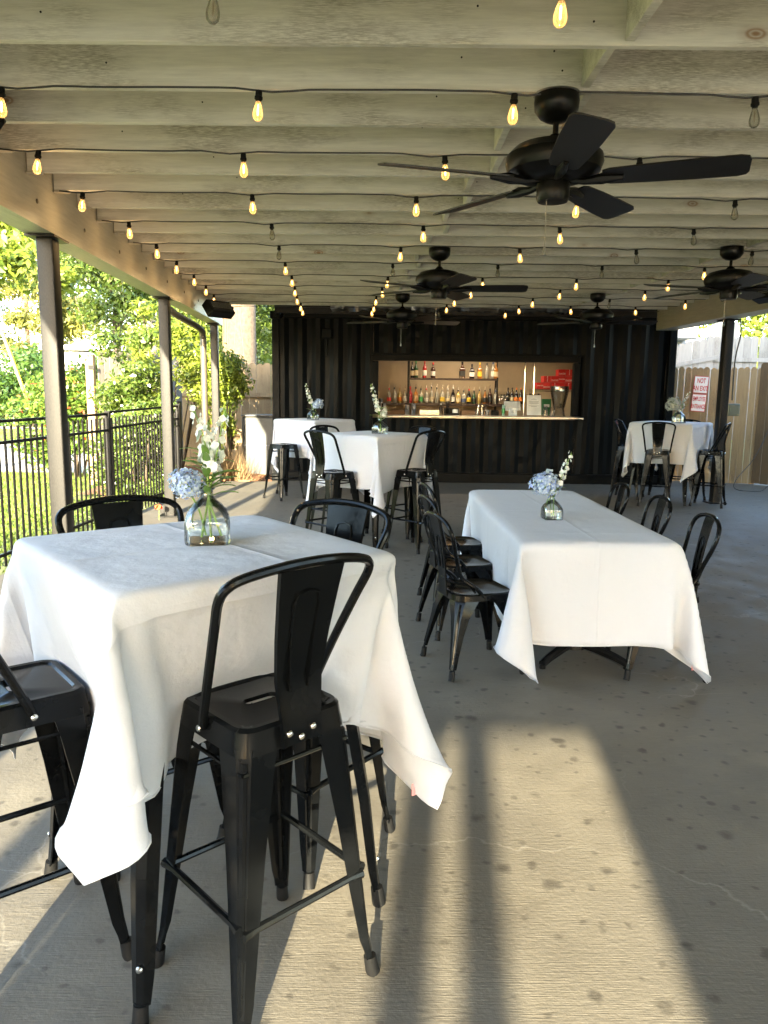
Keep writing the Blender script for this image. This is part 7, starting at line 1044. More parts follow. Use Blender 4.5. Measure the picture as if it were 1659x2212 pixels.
CLOTH_DATA['T2'] = ([0,2,4,6,8,10,12,14,16,18,20,22,26,30,34,38,42,46,50,54,58,62,66,70,74,78,82,86,90,94,98,100,102,104,106,108,110,112,114,116,118,120,122],
[0,2,4,6,8,10,12,14,16,18,20,22,26,30,34,38,42,46,48,50,52,54,56,58,60,62,64,66,68,70],
(1.09,4.985,0.47),[
-281,-1118,-458,-22,32,0,-40,13,35,-40,-18,32,-31,-34,30,-30,-36,30,-43,-6,30,-16,46,20,32,43,9,49,23,5,54,-9,2,48,-27,0,102,-37,1,111,-3,1,110,-3,1,110,3,2,110,13,0,101,-31,4,32,-44,5,50,-3,-2,7,52,
-9,-4,54,-8,43,24,-14,29,-41,-18,8,-51,-19,23,-45,-19,46,-18,-23,41,18,-31,18,36,-37,0,38,-27,5,-38,0,10,4,38,14,16,3,1,23,3,-6,12,1,1,0,0,5,-13,0,-14,-18,5,-15,3,3,-3,3,1,-1,3,0,1,1,0,2,5,0,-1,0,0,0,
1,0,0,0,0,0,-1,1,1,5,-1,5,5,-1,-6,1,0,3,-3,1,11,-5,-2,-1,-19,-1,-8,-2,0,6,2,0,13,14,-3,-3,25,-5,-17,13,-4,-14,2,-3,-6,-2,-14,-16,-38,34,16,0,3,18,7,2,12,21,3,-2,21,3,-5,7,0,5,-10,0,-9,-19,3,-16,-1,5,
-5,5,1,0,3,0,0,1,0,1,3,0,0,2,0,1,0,0,0,0,0,-1,-1,0,2,6,-1,2,1,1,0,0,-1,-1,0,0,9,-5,-1,-1,-16,-1,-5,-5,0,11,7,-1,7,24,-4,-13,19,-5,-17,6,-4,-14,-4,-2,-15,-11,-2,-35,-26,32,15,-9,3,18,-3,2,21,10,2,11,24,
3,-5,20,3,0,-2,0,0,-20,2,-18,-8,4,-8,6,2,-1,4,1,0,1,0,1,4,0,1,1,0,-1,0,1,0,0,-1,1,-1,0,1,6,0,1,1,-1,1,1,1,-1,0,-1,11,-10,-1,-5,-15,-1,1,0,-1,12,19,-3,-7,25,-5,-19,9,-5,-18,-4,-3,-14,-13,-2,-8,-16,-2,
-44,-9,29,7,-12,2,12,-10,3,20,-6,2,24,11,4,10,28,4,-4,15,2,2,-14,0,-15,-16,4,-13,4,3,-1,5,1,1,2,0,1,3,0,-1,0,0,0,1,0,0,0,0,0,-1,0,2,5,0,2,3,-1,-1,0,0,3,-1,0,8,-14,-1,-8,-12,-1,11,11,-1,3,27,-6,-22,16,
-6,-22,-4,-4,-13,-13,-2,-5,-11,-1,-2,-5,-1,-47,8,26,1,-10,1,5,-13,2,11,-13,4,21,-7,3,28,14,4,8,29,4,-1,4,1,-6,-22,4,-19,-1,4,-3,7,1,1,2,0,0,3,0,0,1,0,1,1,0,0,-1,0,0,-2,0,1,6,0,2,2,0,0,0,-1,4,-1,0,5,
-18,-2,-2,-3,-1,10,24,-4,-19,24,-6,-25,-4,-5,-15,-12,-3,-5,-10,-1,-1,-4,-1,1,-1,0,-44,20,24,-1,-6,1,-1,-10,2,2,-11,2,9,-15,2,22,-11,4,32,16,6,8,28,4,-2,-13,1,-19,-11,6,-8,8,1,0,3,1,1,3,0,1,1,1,-1,0,-1,
0,0,0,0,-2,0,1,5,0,2,4,-1,1,0,1,7,-6,-1,-1,-17,-2,7,12,-2,-10,31,-8,-31,1,-7,-15,-14,-3,-4,-10,-1,-1,-4,0,0,-2,0,0,0,0,-36,34,21,-4,-6,2,-3,-6,0,-3,-10,2,0,-11,2,6,-15,3,21,-13,4,36,17,7,10,16,4,-15,
-19,5,-13,8,4,0,3,0,1,4,0,-1,-1,0,0,1,0,1,-1,0,0,-1,0,0,3,0,3,5,0,1,1,-1,9,-11,-1,-1,-9,-1,-1,31,-8,-35,8,-9,-17,-15,-3,-4,-8,-1,0,-5,0,0,-2,-1,0,-1,0,-1,0,0,-10,50,14,-9,-6,2,-9,-5,3,-7,-6,1,-5,-9,3,
-4,-12,2,1,-15,2,19,-16,6,40,13,9,4,-2,6,-21,0,6,0,5,0,0,4,0,0,1,0,1,0,0,-1,0,0,0,-1,0,1,1,0,2,6,-1,3,1,0,8,-15,-2,-1,13,-5,-33,17,-11,-21,-14,-4,-3,-7,-1,0,-4,0,0,1,0,0,1,0,0,2,0,1,2,0,30,43,6,-10,4,
2,-11,2,3,-12,-1,2,-13,-2,3,-11,-6,2,-9,-11,4,-5,-16,2,12,-17,7,40,0,12,-9,-8,9,-4,8,2,1,8,1,1,0,-1,-1,1,0,1,1,0,0,-1,0,0,-3,0,2,15,-1,4,0,-1,0,-16,-2,-24,16,-14,-25,-8,-5,-2,-7,-1,0,-2,0,0,2,0,0,2,0,
1,2,0,-1,0,0,0,0,0,49,23,3,-4,3,1,-4,5,0,-6,6,2,-8,4,0,-12,5,3,-13,1,2,-13,-2,4,-12,-8,3,6,-17,7,11,-21,22,5,2,4,0,3,0,0,0,0,0,1,-1,0,0,0,0,0,-1,1,0,-1,2,2,1,2,0,2,-11,6,-17,-30,1,-6,-6,-7,0,0,-1,1,-1,
-1,0,0,0,0,0,2,1,-1,1,0,1,0,0,0,0,1,52,15,2,-1,4,0,-1,0,0,-1,2,0,-2,4,1,-3,4,0,-5,6,1,-7,4,0,-11,5,2,-20,5,2,-4,-4,4,0,0,-2,2,0,-2,-1,2,-1,1,0,0,0,1,-1,0,1,0,0,0,-1,0,2,-1,0,0,2,0,-2,4,-7,-5,-4,-2,-3,
2,-6,-2,4,-5,-2,4,-6,-4,5,-6,-8,3,-4,-4,4,2,2,-1,-3,1,1,16,81,2,-3,1,0,-2,4,0,-3,2,0,-4,1,0,-3,0,0,-4,2,-1,-5,5,1,-4,5,0,8,3,1,3,4,-2,0,0,-1,-2,0,0,1,0,0,-1,0,0,0,0,0,0,1,0,0,0,0,0,-1,0,0,1,0,1,-2,2,7,
0,-3,5,0,-4,3,-1,-3,1,0,-1,-3,-1,2,-8,1,9,-5,-2,6,22,-5,-6,28,-5,-11,-31,97,-2,0,2,-1,0,0,0,4,1,1,5,2,0,5,2,0,6,1,1,6,2,0,5,0,1,-1,1,0,-1,1,0,-1,0,0,1,-1,0,-1,0,0,1,0,0,-1,0,0,1,0,0,-1,0,0,0,1,0,0,0,0,
1,0,1,3,0,0,3,0,-2,3,-1,-2,0,-1,0,-2,1,2,-1,0,3,-1,0,1,-3,0,0,-1,0,1,-4,108,-1,3,0,1,3,0,0,0,0,-1,0,0,0,0,0,0,-1,0,0,-2,0,1,-1,0,-1,0,0,0,0,0,0,0,0,1,-1,1,0,1,-1,0,-1,0,0,1,1,0,-1,-1,0,0,0,0,0,0,0,0,0,
0,1,0,1,1,0,-1,4,0,-1,2,0,-2,2,0,0,-1,0,1,-1,0,1,-3,0,3,1,-2,1,2,-2,-1,-5,108,-1,0,0,0,-1,0,0,1,0,0,0,0,0,1,0,1,0,0,0,1,0,-1,1,0,0,0,1,0,0,-1,1,0,0,0,0,0,0,-1,0,0,1,0,0,-1,0,0,0,0,0,0,1,0,1,0,0,0,-1,0,
0,1,1,2,-1,0,0,0,0,3,1,-1,2,-1,-3,6,-1,-5,3,-1,-6,-2,0,1,-16,0,7,8,-1,1,-2,109,-1,1,-1,0,1,0,0,-1,1,0,1,-1,1,-1,0,-1,1,1,0,-1,-1,0,0,0,0,-1,0,1,0,0,0,-1,0,0,0,0,0,1,0,0,-1,0,0,0,0,0,1,1,0,0,-1,0,-1,0,
0,0,1,0,1,-1,1,2,1,0,1,-1,-1,0,0,0,1,1,0,1,-1,-2,3,0,-2,3,-1,-5,-10,0,5,-1,1,1,6,108,0,-3,0,0,-1,0,0,-1,0,0,-2,0,-1,1,0,0,-1,0,0,0,0,0,-1,1,1,0,-1,-1,0,0,0,-1,1,1,1,-1,0,-1,0,0,0,0,0,1,0,0,-1,0,0,0,1,
0,0,-1,0,0,0,0,1,1,1,1,-1,0,1,1,0,1,-1,-1,-1,0,0,-2,0,3,-5,0,6,0,-1,2,18,1,-10,-2,0,-2,5,108,-1,-1,0,0,-2,1,0,0,-1,0,0,0,0,-2,1,0,0,-1,1,-1,0,0,0,0,-1,-1,0,0,-1,1,1,1,-1,0,-1,1,0,0,-1,0,1,1,0,-1,-1,0,
0,0,0,0,0,0,1,1,0,0,0,0,0,-1,1,1,1,0,1,-1,-1,-1,1,1,1,-1,0,-2,1,1,-1,-1,1,3,0,1,10,-1,-4,-4,1,0,0,108,-1,0,0,0,-1,0,0,-1,0,0,0,0,1,1,0,0,-1,0,-1,1,0,0,0,0,0,-1,0,0,0,0,1,-1,0,0,0,0,0,1,1,0,-1,-1,0,1,0,
0,0,0,0,0,0,0,-1,0,0,0,0,0,1,1,1,2,-1,0,0,1,0,0,-1,0,-1,1,0,1,-1,0,0,0,0,1,0,-1,-1,0,0,1,0,0,0,108,0,0,0,0,2,0,0,0,0,0,0,1,-1,-1,-1,0,0,0,0,-1,1,0,0,-1,1,-1,0,0,-1,0,-1,-1,0,1,1,0,0,-1,0,0,1,0,0,-1,0,
0,0,0,0,0,1,0,0,0,0,0,0,0,1,-1,1,1,1,0,0,-1,0,1,1,-1,1,-1,1,-1,0,0,0,1,-1,1,0,0,6,-1,0,0,0,0,-1,108,-1,0,1,0,-2,-1,0,0,0,0,-1,-1,0,0,1,0,0,0,0,0,-1,1,0,1,-1,2,0,0,0,0,1,0,0,0,-1,0,0,0,0,0,0,0,0,0,0,0,
0,1,0,0,-1,0,0,0,0,0,0,0,1,1,2,0,0,-1,1,0,0,1,-1,0,0,1,-1,2,0,-2,3,-1,-2,-2,0,-1,-1,-1,1,11,-2,1,-12,108,-1,3,-1,0,2,1,0,1,0,0,1,0,0,1,0,0,1,0,0,2,1,0,0,-1,0,-1,0,0,0,0,0,-1,0,1,0,0,0,0,0,0,-1,0,0,1,1,
0,-1,-1,0,0,1,0,0,0,0,0,0,0,2,-1,1,0,0,0,0,1,0,1,0,0,1,-1,-1,3,0,-2,2,0,-4,-1,0,0,-7,0,1,-1,0,0,14,107,0,-3,1,0,-2,-1,-1,-1,1,1,-2,0,0,-2,0,0,-2,0,0,-3,0,-1,-1,0,0,0,0,0,-1,0,1,-1,0,0,0,1,0,1,0,0,0,0,
0,-1,0,0,1,0,0,0,0,0,0,0,0,0,0,0,2,0,2,-1,0,0,0,-1,0,0,0,0,1,1,-1,0,-1,0,0,0,0,4,0,-4,0,1,-1,-2,0,-1,15,107,0,1,-1,0,1,1,1,0,-1,-1,0,1,0,-2,0,0,-3,0,-1,-3,0,0,-4,1,0,-6,0,0,-1,0,0,-2,1,1,1,-1,0,-1,0,0,
0,1,0,0,0,0,0,0,0,0,-1,0,0,0,0,0,0,0,2,1,1,0,0,1,0,0,0,0,0,-1,0,-1,1,-1,1,0,-1,-1,2,8,0,-6,3,0,-1,-4,0,0,4,108,-1,-2,0,0,0,0,0,0,1,0,2,-1,0,-2,0,0,-2,0,0,-1,0,0,0,0,0,0,0,0,-2,0,-1,0,0,2,-1,0,0,0,1,0,
0,0,0,0,0,0,0,0,0,0,0,0,0,0,0,0,0,0,1,0,1,1,-1,0,0,0,0,-1,1,1,-1,-1,0,1,0,0,1,1,-2,4,-1,-1,4,0,-1,-2,0,0,4,108,-1,3,0,0,0,0,0,-1,0,0,-2,0,0,0,0,0,-1,1,0,-2,-1,0,-1,0,-1,-2,1,0,0,-1,1,-2,0,1,0,1,0,0,0,
0,0,-1,0,1,0,0,0,1,0,0,0,0,0,0,0,0,0,0,1,0,2,1,0,0,-1,0,0,-1,-1,0,-1,1,1,-1,-1,0,3,0,-2,3,0,-3,-3,-1,0,-7,1,0,-1,106,-2,-4,0,0,-1,0,0,-1,0,0,0,1,0,2,0,0,3,0,0,2,1,0,0,0,1,0,0,0,-2,0,-1,-2,0,2,0,0,0,0,
0,0,1,1,0,-1,0,0,0,0,0,0,0,0,0,0,0,0,0,0,1,0,1,1,0,0,-1,0,0,0,-1,1,1,0,-1,2,1,-1,5,-1,-4,13,-3,-3,7,-3,0,3,-3,0,-28,103,-5,3,2,0,1,0,0,1,0,1,0,1,0,1,0,0,3,0,1,4,1,0,4,0,0,6,0,0,3,2,1,-2,0,2,0,0,0,0,-1,
0,0,0,0,0,1,0,0,-1,0,1,1,0,0,0,0,-1,0,0,2,0,1,0,0,0,-1,-1,1,-1,1,0,2,-1,-1,3,0,-2,13,-1,-7,11,-2,-2,4,-2,1,9,-2,0,6,108,-1,-3,-1,-1,-2,1,0,-3,0,-1,-1,0,0,0,0,0,-1,0,0,0,0,0,1,0,0,0,0,0,2,0,1,-4,0,2,1,
0,0,0,1,0,0,0,0,0,-1,0,1,1,0,-1,0,0,0,1,0,1,0,0,1,-1,0,0,-1,1,-2,1,1,-2,-1,1,0,0,0,18,-3,-6,26,-5,-4,4,-1,0,2,-1,0,3,-1,1,35,102,2,-1,0,0,-3,0,0,-2,1,-1,-4,0,-1,-5,1,0,-5,1,-1,-6,1,0,-7,0,-1,-4,1,-1,1,
0,-1,-3,1,4,-1,0,0,1,0,0,0,0,0,0,0,0,0,0,0,1,1,0,0,0,0,1,1,0,1,0,0,-1,-1,-2,-8,-3,7,17,-6,0,37,-11,-4,24,-8,-1,4,-3,1,2,-1,0,1,0,0,2,-1,1,33,43,4,-1,0,0,1,0,-1,0,0,1,-1,0,0,0,1,-1,-2,1,1,-1,-1,-1,0,2,
0,-7,0,-1,-24,7,-7,-2,2,5,2,-1,0,0,0,0,-1,0,0,1,0,0,0,0,0,0,0,0,0,1,0,-1,3,0,2,-2,-2,-8,-9,2,22,-12,5,18,-5,-2,-2,5,-2,-5,4,-1,-3,3,-2,-3,1,0,-3,1,-1,1,4,-1,36,40,4,-3,2,0,-2,0,0,-1,1,-1,-1,0,0,-2,0,0,
-1,-1,-1,-3,0,-1,-6,0,-1,-6,2,-1,-4,3,-10,-9,2,3,0,-1,2,0,-2,-1,1,-1,-1,-1,-1,-2,0,-4,-1,-1,-4,-4,0,-3,-7,-1,-4,-14,-1,-3,4,7,-16,27,-11,18,-5,-19,4,1,-8,-4,1,-3,-2,0,-1,0,1,0,1,-1,0,0,1,-5,-1,-1,1,51,
-2,-6,-6,-2,-5,-3,-1,-6,-5,-2,-5,-7,-1,-5,-10,-2,-3,-10,-2,-4,-9,-2,-5,1,-3,10,15,-7,41,-8,-9,-6,-2,-19,-7,-4,0,0,0,1,-1,0,-1,0,0,1,-1,6,0,-5,-20,6,-1,-13,8,-3,-10,11,-16,27,-8,38,7,-3,17,-10,6,-14,27,
6,-25,17,8,-21,0,6,-11,-7,2,-5,-6,1,-2,-3,0,-3,-6,1,-46,5,-16,6,-10,0,2,-11,0,4,-10,0,3,-7,-1,0,-2,-1,-6,10,-2,-3,25,-5,14,24,-6,26,-16,-9,6,0,-8,1,12,-3,-6,-24,-2,-1,4,-2,0,1,1,0,4,0,0,-3,0,1,-8,2,-2,
-5,2,-5,-1,4,-17,15,-1,9,16,2,29,-21,6,10,-26,4,2,18,3,-6,32,6,-22,19,8,-21,1,5,-12,-4,2,-6,-4,2,-21,-46,-16,1,0,0,0,0,-1,-6,4,-1,-9,13,-2,-6,24,-4,7,25,-6,18,14,-3,24,-18,-6,2,-31,-8,-7,23,-5,3,4,-1,
-6,-17,-1,-1,3,0,1,-1,0,0,-1,0,0,-4,1,1,3,-1,-1,-4,1,0,-2,0,-12,5,3,-9,22,3,15,8,2,27,-27,7,-1,-30,3,1,3,1,9,25,2,-5,32,7,-20,17,7,-21,5,4,-17,-49,-16,-10,7,-1,-9,13,-3,-6,20,-4,3,22,-5,14,17,-3,17,8,
-2,23,-16,-4,-6,-40,-7,4,11,-5,-14,15,-3,7,1,0,-6,-12,-1,0,0,0,-1,-1,0,0,-1,0,0,-3,0,1,-1,1,-1,-1,-1,1,1,0,-7,-2,2,-15,18,4,4,15,3,21,4,1,24,-29,5,-8,-29,3,-5,-5,1,10,12,1,9,27,3,-2,33,7,-39,-30,-20,
-4,18,-4,1,20,-3,10,17,-4,16,12,-2,15,3,-3,20,-14,-2,-4,-39,-5,-10,-10,-4,6,26,-4,-10,6,-2,4,-1,0,-5,-9,-1,0,-3,0,0,0,0,0,-1,0,0,-2,1,-1,-2,-1,0,-2,1,0,1,0,-1,0,1,-19,8,3,-2,16,2,9,11,2,24,1,3,20,-31,
3,-10,-26,3,-10,-8,0,4,3,1,13,11,0,-46,4,-27,9,17,-3,13,12,-3,15,7,-1,13,-1,-2,17,-11,-1,3,-35,-4,-24,-18,-5,13,9,-2,-8,23,-5,-4,2,0,5,-1,0,-6,-7,-1,0,-6,0,0,1,0,0,-2,1,0,-2,-1,-1,-3,1,-1,-1,0,0,1,0,0,
0,0,-14,2,3,-9,17,3,3,11,2,13,8,1,26,-3,2,14,-30,3,-10,-24,3,-12,-10,1,-6,-1,0,-30,30,-32,14,7,-2,13,3,-2,11,-2,0,14,-8,-1,7,-30,-3,-24,-24,-5,-5,-2,-2,16,21,-3,-15,14,-3,2,0,-1,2,-1,0,-4,-6,0,-1,-7,1,
0,1,0,0,-3,-1,0,-2,1,-1,-3,0,-1,-1,1,1,2,-1,0,1,-1,-11,-1,3,-13,13,4,0,13,1,6,8,1,16,7,2,26,-9,1,10,-28,2,-10,-21,2,-11,-11,2,-10,40,-35,12,0,-1,9,-2,0,11,-7,-1,10,-25,-2,-17,-28,-5,-20,-4,-3,14,4,0,2,
25,-5,-11,5,-2,3,1,1,2,-1,0,-3,-4,-1,-3,-10,0,0,0,0,1,-1,0,-1,-3,0,0,-1,2,-1,-2,0,-1,2,-1,3,2,0,-6,-2,0,-16,7,4,-4,14,3,2,7,0,8,8,1,20,6,3,22,-12,1,7,-26,2,-9,-23,2,7,40,-20,7,-3,-16,9,-6,0,10,-20,-2,
-10,-29,-4,-24,-9,-4,-2,0,-1,18,13,-1,-8,21,-4,-7,1,-1,3,1,0,2,-1,-1,-3,-3,0,-2,-8,0,0,-2,0,-1,-3,1,0,-3,0,-1,-1,0,0,-1,0,0,2,0,1,1,0,-1,0,0,-15,2,3,-9,14,3,1,9,2,4,6,1,10,8,0,21,1,2,19,-14,1,7,-24,1,
19,35,0,2,-1,-25,11,-14,-13,0,-30,-3,-24,-17,-4,-13,0,-1,3,-1,0,20,20,-4,-14,17,-4,-3,0,1,-1,2,0,7,0,1,-5,-6,-2,-2,-7,0,0,-4,0,0,-2,0,0,-2,1,0,-1,0,-2,-2,1,4,-2,0,-3,5,-1,0,1,0,-14,-1,2,-12,13,5,1,8,0,
2,6,0,6,9,2,15,7,2,21,-4,1,11,-11,19,])
# ------------------------------------------------------------------ furniture
def leg_loft(mb, sx, sy, secs, t=.004, m=0):
    """sheet-metal leg: folded angle open to the inside.  secs: (z, half, flange, chamfer)"""
    rings = []
    for z, c, f, ch in secs:
        P = [(c - f, c), (c - ch, c), (c, c - ch), (c, c - f), (c - t, c - f), (c - t, c - ch - t * .4), (c - ch - t * .4, c - t), (c - f, c - t)]
        if sx * sy < 0: P = P[::-1]
        rings.append([Vector((sx * a, sy * b_, z)) for a, b_ in P])
    mb.loft(rings, m)

def stool_mesh_parts(seat_z):
    P = {}
    h = .15
    mb = MB()
    n = 5
    loops = [rrect(.048, .016, .0155, seat_z - .012, n), rrect(.048, .016, .0155, seat_z - .002, n), rrect(.055, .022, .02, seat_z - .0045, n),
             rrect(.122, .122, .03, seat_z - .0055, n), rrect(.128, .128, .034, seat_z - .0005, n), rrect(.142, .142, .042, seat_z, n),
             rrect(.150, .150, .046, seat_z - .008, n), rrect(.1525, .1525, .046, seat_z - .03, n), rrect(.157, .157, .044, seat_z - .062, n),
             rrect(.1545, .1545, .042, seat_z - .062, n), rrect(.148, .148, .042, seat_z - .02, n), rrect(.05, .02, .018, seat_z - .014, n)]
    mb.loft(loops, caps=False)
    P['seat'] = mb
    legs = []
    for sx in (-1, 1):
        for sy in (-1, 1):
            g = MB()
            zt = seat_z - .045
            secs = [(zt, .153, .098, .026), (zt - .06, .158, .088, .024), (zt * .62, .173, .064, .018), (zt * .36, .186, .048, .014), (.11, .198, .036, .011), (.075, .203, .030, .010), (.05, .206, .028, .010)]
            leg_loft(g, sx, sy, secs)
            # raised rib down the corner
            g.tube([(sx * .139, sy * .139, zt - .03), (sx * .1605, sy * .1605, zt * .62), (sx * .1765, sy * .1765, zt * .36), (sx * .190, sy * .190, .10)], [.012, .0095, .0075, .006], 8)
            legs.append(g)
    P['leg'] = legs
    feet = []
    for sx in (-1, 1):
        for sy in (-1, 1):
            feet.append(MB().tube([(sx * .204, sy * .204, 0), (sx * .2, sy * .2, .012), (sx * .196, sy * .196, .05)], [.018, .018, .0165], 12))
    P['foot'] = feet
    rails = []
    zr = .285
    hh = .19
    for a in range(4):
        T = Matrix.Rotation(a * math.pi / 2, 4, 'Z')
        z = zr + (.012 if a % 2 else 0)
        pts = [(-hh + .012, hh - .008, z), (-hh + .05, hh - .012, z + .0), (hh - .05, hh - .012, z), (hh - .012, hh - .008, z)]
        rails.append(MB().tube([T @ Vector(p) for p in pts], [.013, .0095, .0095, .013], 8))
    P['rail'] = rails
    br = MB()
    for a in range(4):
        T = Matrix.Rotation(a * math.pi / 2, 4, 'Z')
        br.tube([T @ Vector((-.15, .150, seat_z - .10)), T @ Vector((.15, .150, seat_z - .10))], .006, 6)
    P['brace'] = br
    return P

def hoop_parts(seat_z, back):
    """back hoop and plate, back on +Y"""
    s = seat_z
    half = [(-.156, -.01, s - .035), (-.162, .004, s), (-.178, .06, s + .12), (-.198, .125, s + .25), (-.208, .16, s + .315), (-.196, .178, s + .345), (-.16, .19, s + .362), (-.08, .203, s + .375), (0, .207, s + .379)]
    path = half + [(-x, y, z) for x, y, z in half[-2::-1]]
    hoop = MB().tube(smooth_path(path, 4), .0115, 10)
    pl = MB()
    cols = 7
    V = []
    rows = [(s - .058, .055, .163), (s - .01, .055, .160), (s + .03, .058, .156), (s + .10, .064, .150), (s + .20, .073, .166), (s + .30, .082, .188), (s + .366, .088, .204)]
    th = .005
    fr_, bk = [], []
    for (z, w, y) in rows:
        for i in range(cols):
            u = -1 + 2 * i / (cols - 1)
            fr_.append(Vector((u * w, y - .006 * (1 - u * u) * 0 , z)))
            bk.append(Vector((u * w, y + th + (.007 if abs(u) > .9 else 0), z)))
    n = len(fr_)
    fs = []
    R_ = len(rows)
    for j in range(R_ - 1):
        for i in range(cols - 1):
            a = j * cols + i
            fs.append((a, a + 1, a + cols + 1, a + cols))
            fs.append((n + a + cols, n + a + cols + 1, n + a + 1, n + a))
    for j in range(R_ - 1):
        a = j * cols; b_ = a + cols - 1
        fs.append((a + cols, n + a + cols, n + a, a)); fs.append((b_, n + b_, n + b_ + cols, b_ + cols))
    for i in range(cols - 1):
        fs.append((i, n + i, n + i + 1, i + 1)); a = (R_ - 1) * cols + i; fs.append((a + 1, n + a + 1, n + a, a))
    pl.add(fr_ + bk, fs)
    # pressed U-shaped ridge on both faces
    for dy in (-.001, .009):
        u = [(-.026, .152, s + .07), (-.033, .165, s + .20), (-.036, .182, s + .28), (-.028, .189, s + .305), (0, .191, s + .312), (.028, .189, s + .305), (.036, .182, s + .28), (.033, .165, s + .20), (.026, .152, s + .07)]
        pl.tube([(x, y + dy, z) for x, y, z in u], .0035, 6)
    bolts = []
    for x, z in ((-.034, s - .028), (.034, s - .028), (0, s - .044)):
        T = Matrix.Rotation(R(-90), 4, 'X')
        bolts.append(MB().lathe([(.0085, 0), (.0085, .002), (.006, .005), (.003, .006)], 10, (x, .168, z), T=T))
    for sx in (-1, 1):
        T = Matrix.Rotation(R(90) * sx, 4, 'Y')
        bolts.append(MB().lathe([(.0085, 0), (.0085, .002), (.006, .005), (.003, .006)], 10, (sx * .167, -.01, s - .035), T=T))
    return hoop, pl, bolts

def make_stool(seat_z, back=True):
    t = thing('bar_stool', 'x', 'bar stool')
    P = stool_mesh_parts(seat_z)
    g = MAT['gloss_black']
    P['seat'].build('seat', g, t)
    for l, f in zip(P['leg'], P['foot']):
        lo_ = l.build('leg', g, t, smooth=28)
        f.build('rubber_foot', MAT['rubber'], lo_)
    for r_ in P['rail']: r_.build('footrest', g, t)
    P['brace'].build('brace', g, t)
    if back:
        hoop, pl, bolts = hoop_parts(seat_z, True)
        hoop.build('back_hoop', g, t)
        pl.build('back_plate', g, t, smooth=28)
        for b_ in bolts: b_.build('bolt', MAT['steel'], t)
    return t

GS = 'bar stools round the high tables'
stA = make_stool(.75)
stA['group'] = GS
stB = make_stool(.77)
stB['group'] = GS
used = {}
def place_stool(proto, x, y, h, label):
    o = copy_tree(proto) if proto.name in used else proto
    used[proto.name] = 1
    o.location = (x, y, 0); o.rotation_euler = (0, 0, R(h - 90)); o['label'] = label
    return o
place_stool(stA, -.30, 1.815, -47, 'black bar stool with its back to the viewer in the centre foreground')
place_stool(stA, -.95, 1.88, 219, 'black bar stool cut off by the left edge, its shiny slotted seat reflecting green')
place_stool(stA, -.79, 2.46, 129, 'black bar stool on the fence side of the nearest table, before a steel post')
place_stool(stA, -.25, 2.43, 52, 'black bar stool beyond the nearest table, its embossed back plate facing the viewer')
place_stool(stB, -.48, 7.15, 225, 'black bar stool at the left of the middle high table, its back leaning left')
place_stool(stB, .31, 7.38, -42, 'black bar stool at the right of the middle high table, back plate leaning right')
place_stool(stB, -.50, 7.95, 141, 'black bar stool between the two left high tables, only its hoop in view')
place_stool(stB, .27, 8.12, 40, 'black bar stool behind the middle high table, below the serving hatch ledge')
place_stool(stB, 3.74, 10.55, -112, 'black bar stool turning its back at the high table by the plank fence')
place_stool(stB, 4.5, 10.6, -30, 'rightmost black bar stool, leaning back from the high table by the plank fence')
place_stool(stB, 3.60, 11.35, 150, 'black bar stool at the container side of the high table by the plank fence')
place_stool(stB, 4.45, 11.5, 62, 'black bar stool behind the high table, its hoop below the red and white sign')
stC = make_stool(.77, False); stC['group'] = GS
place_stool(stC, -1.42, 10.8, 45, 'backless black bar stool before the farthest left high table')

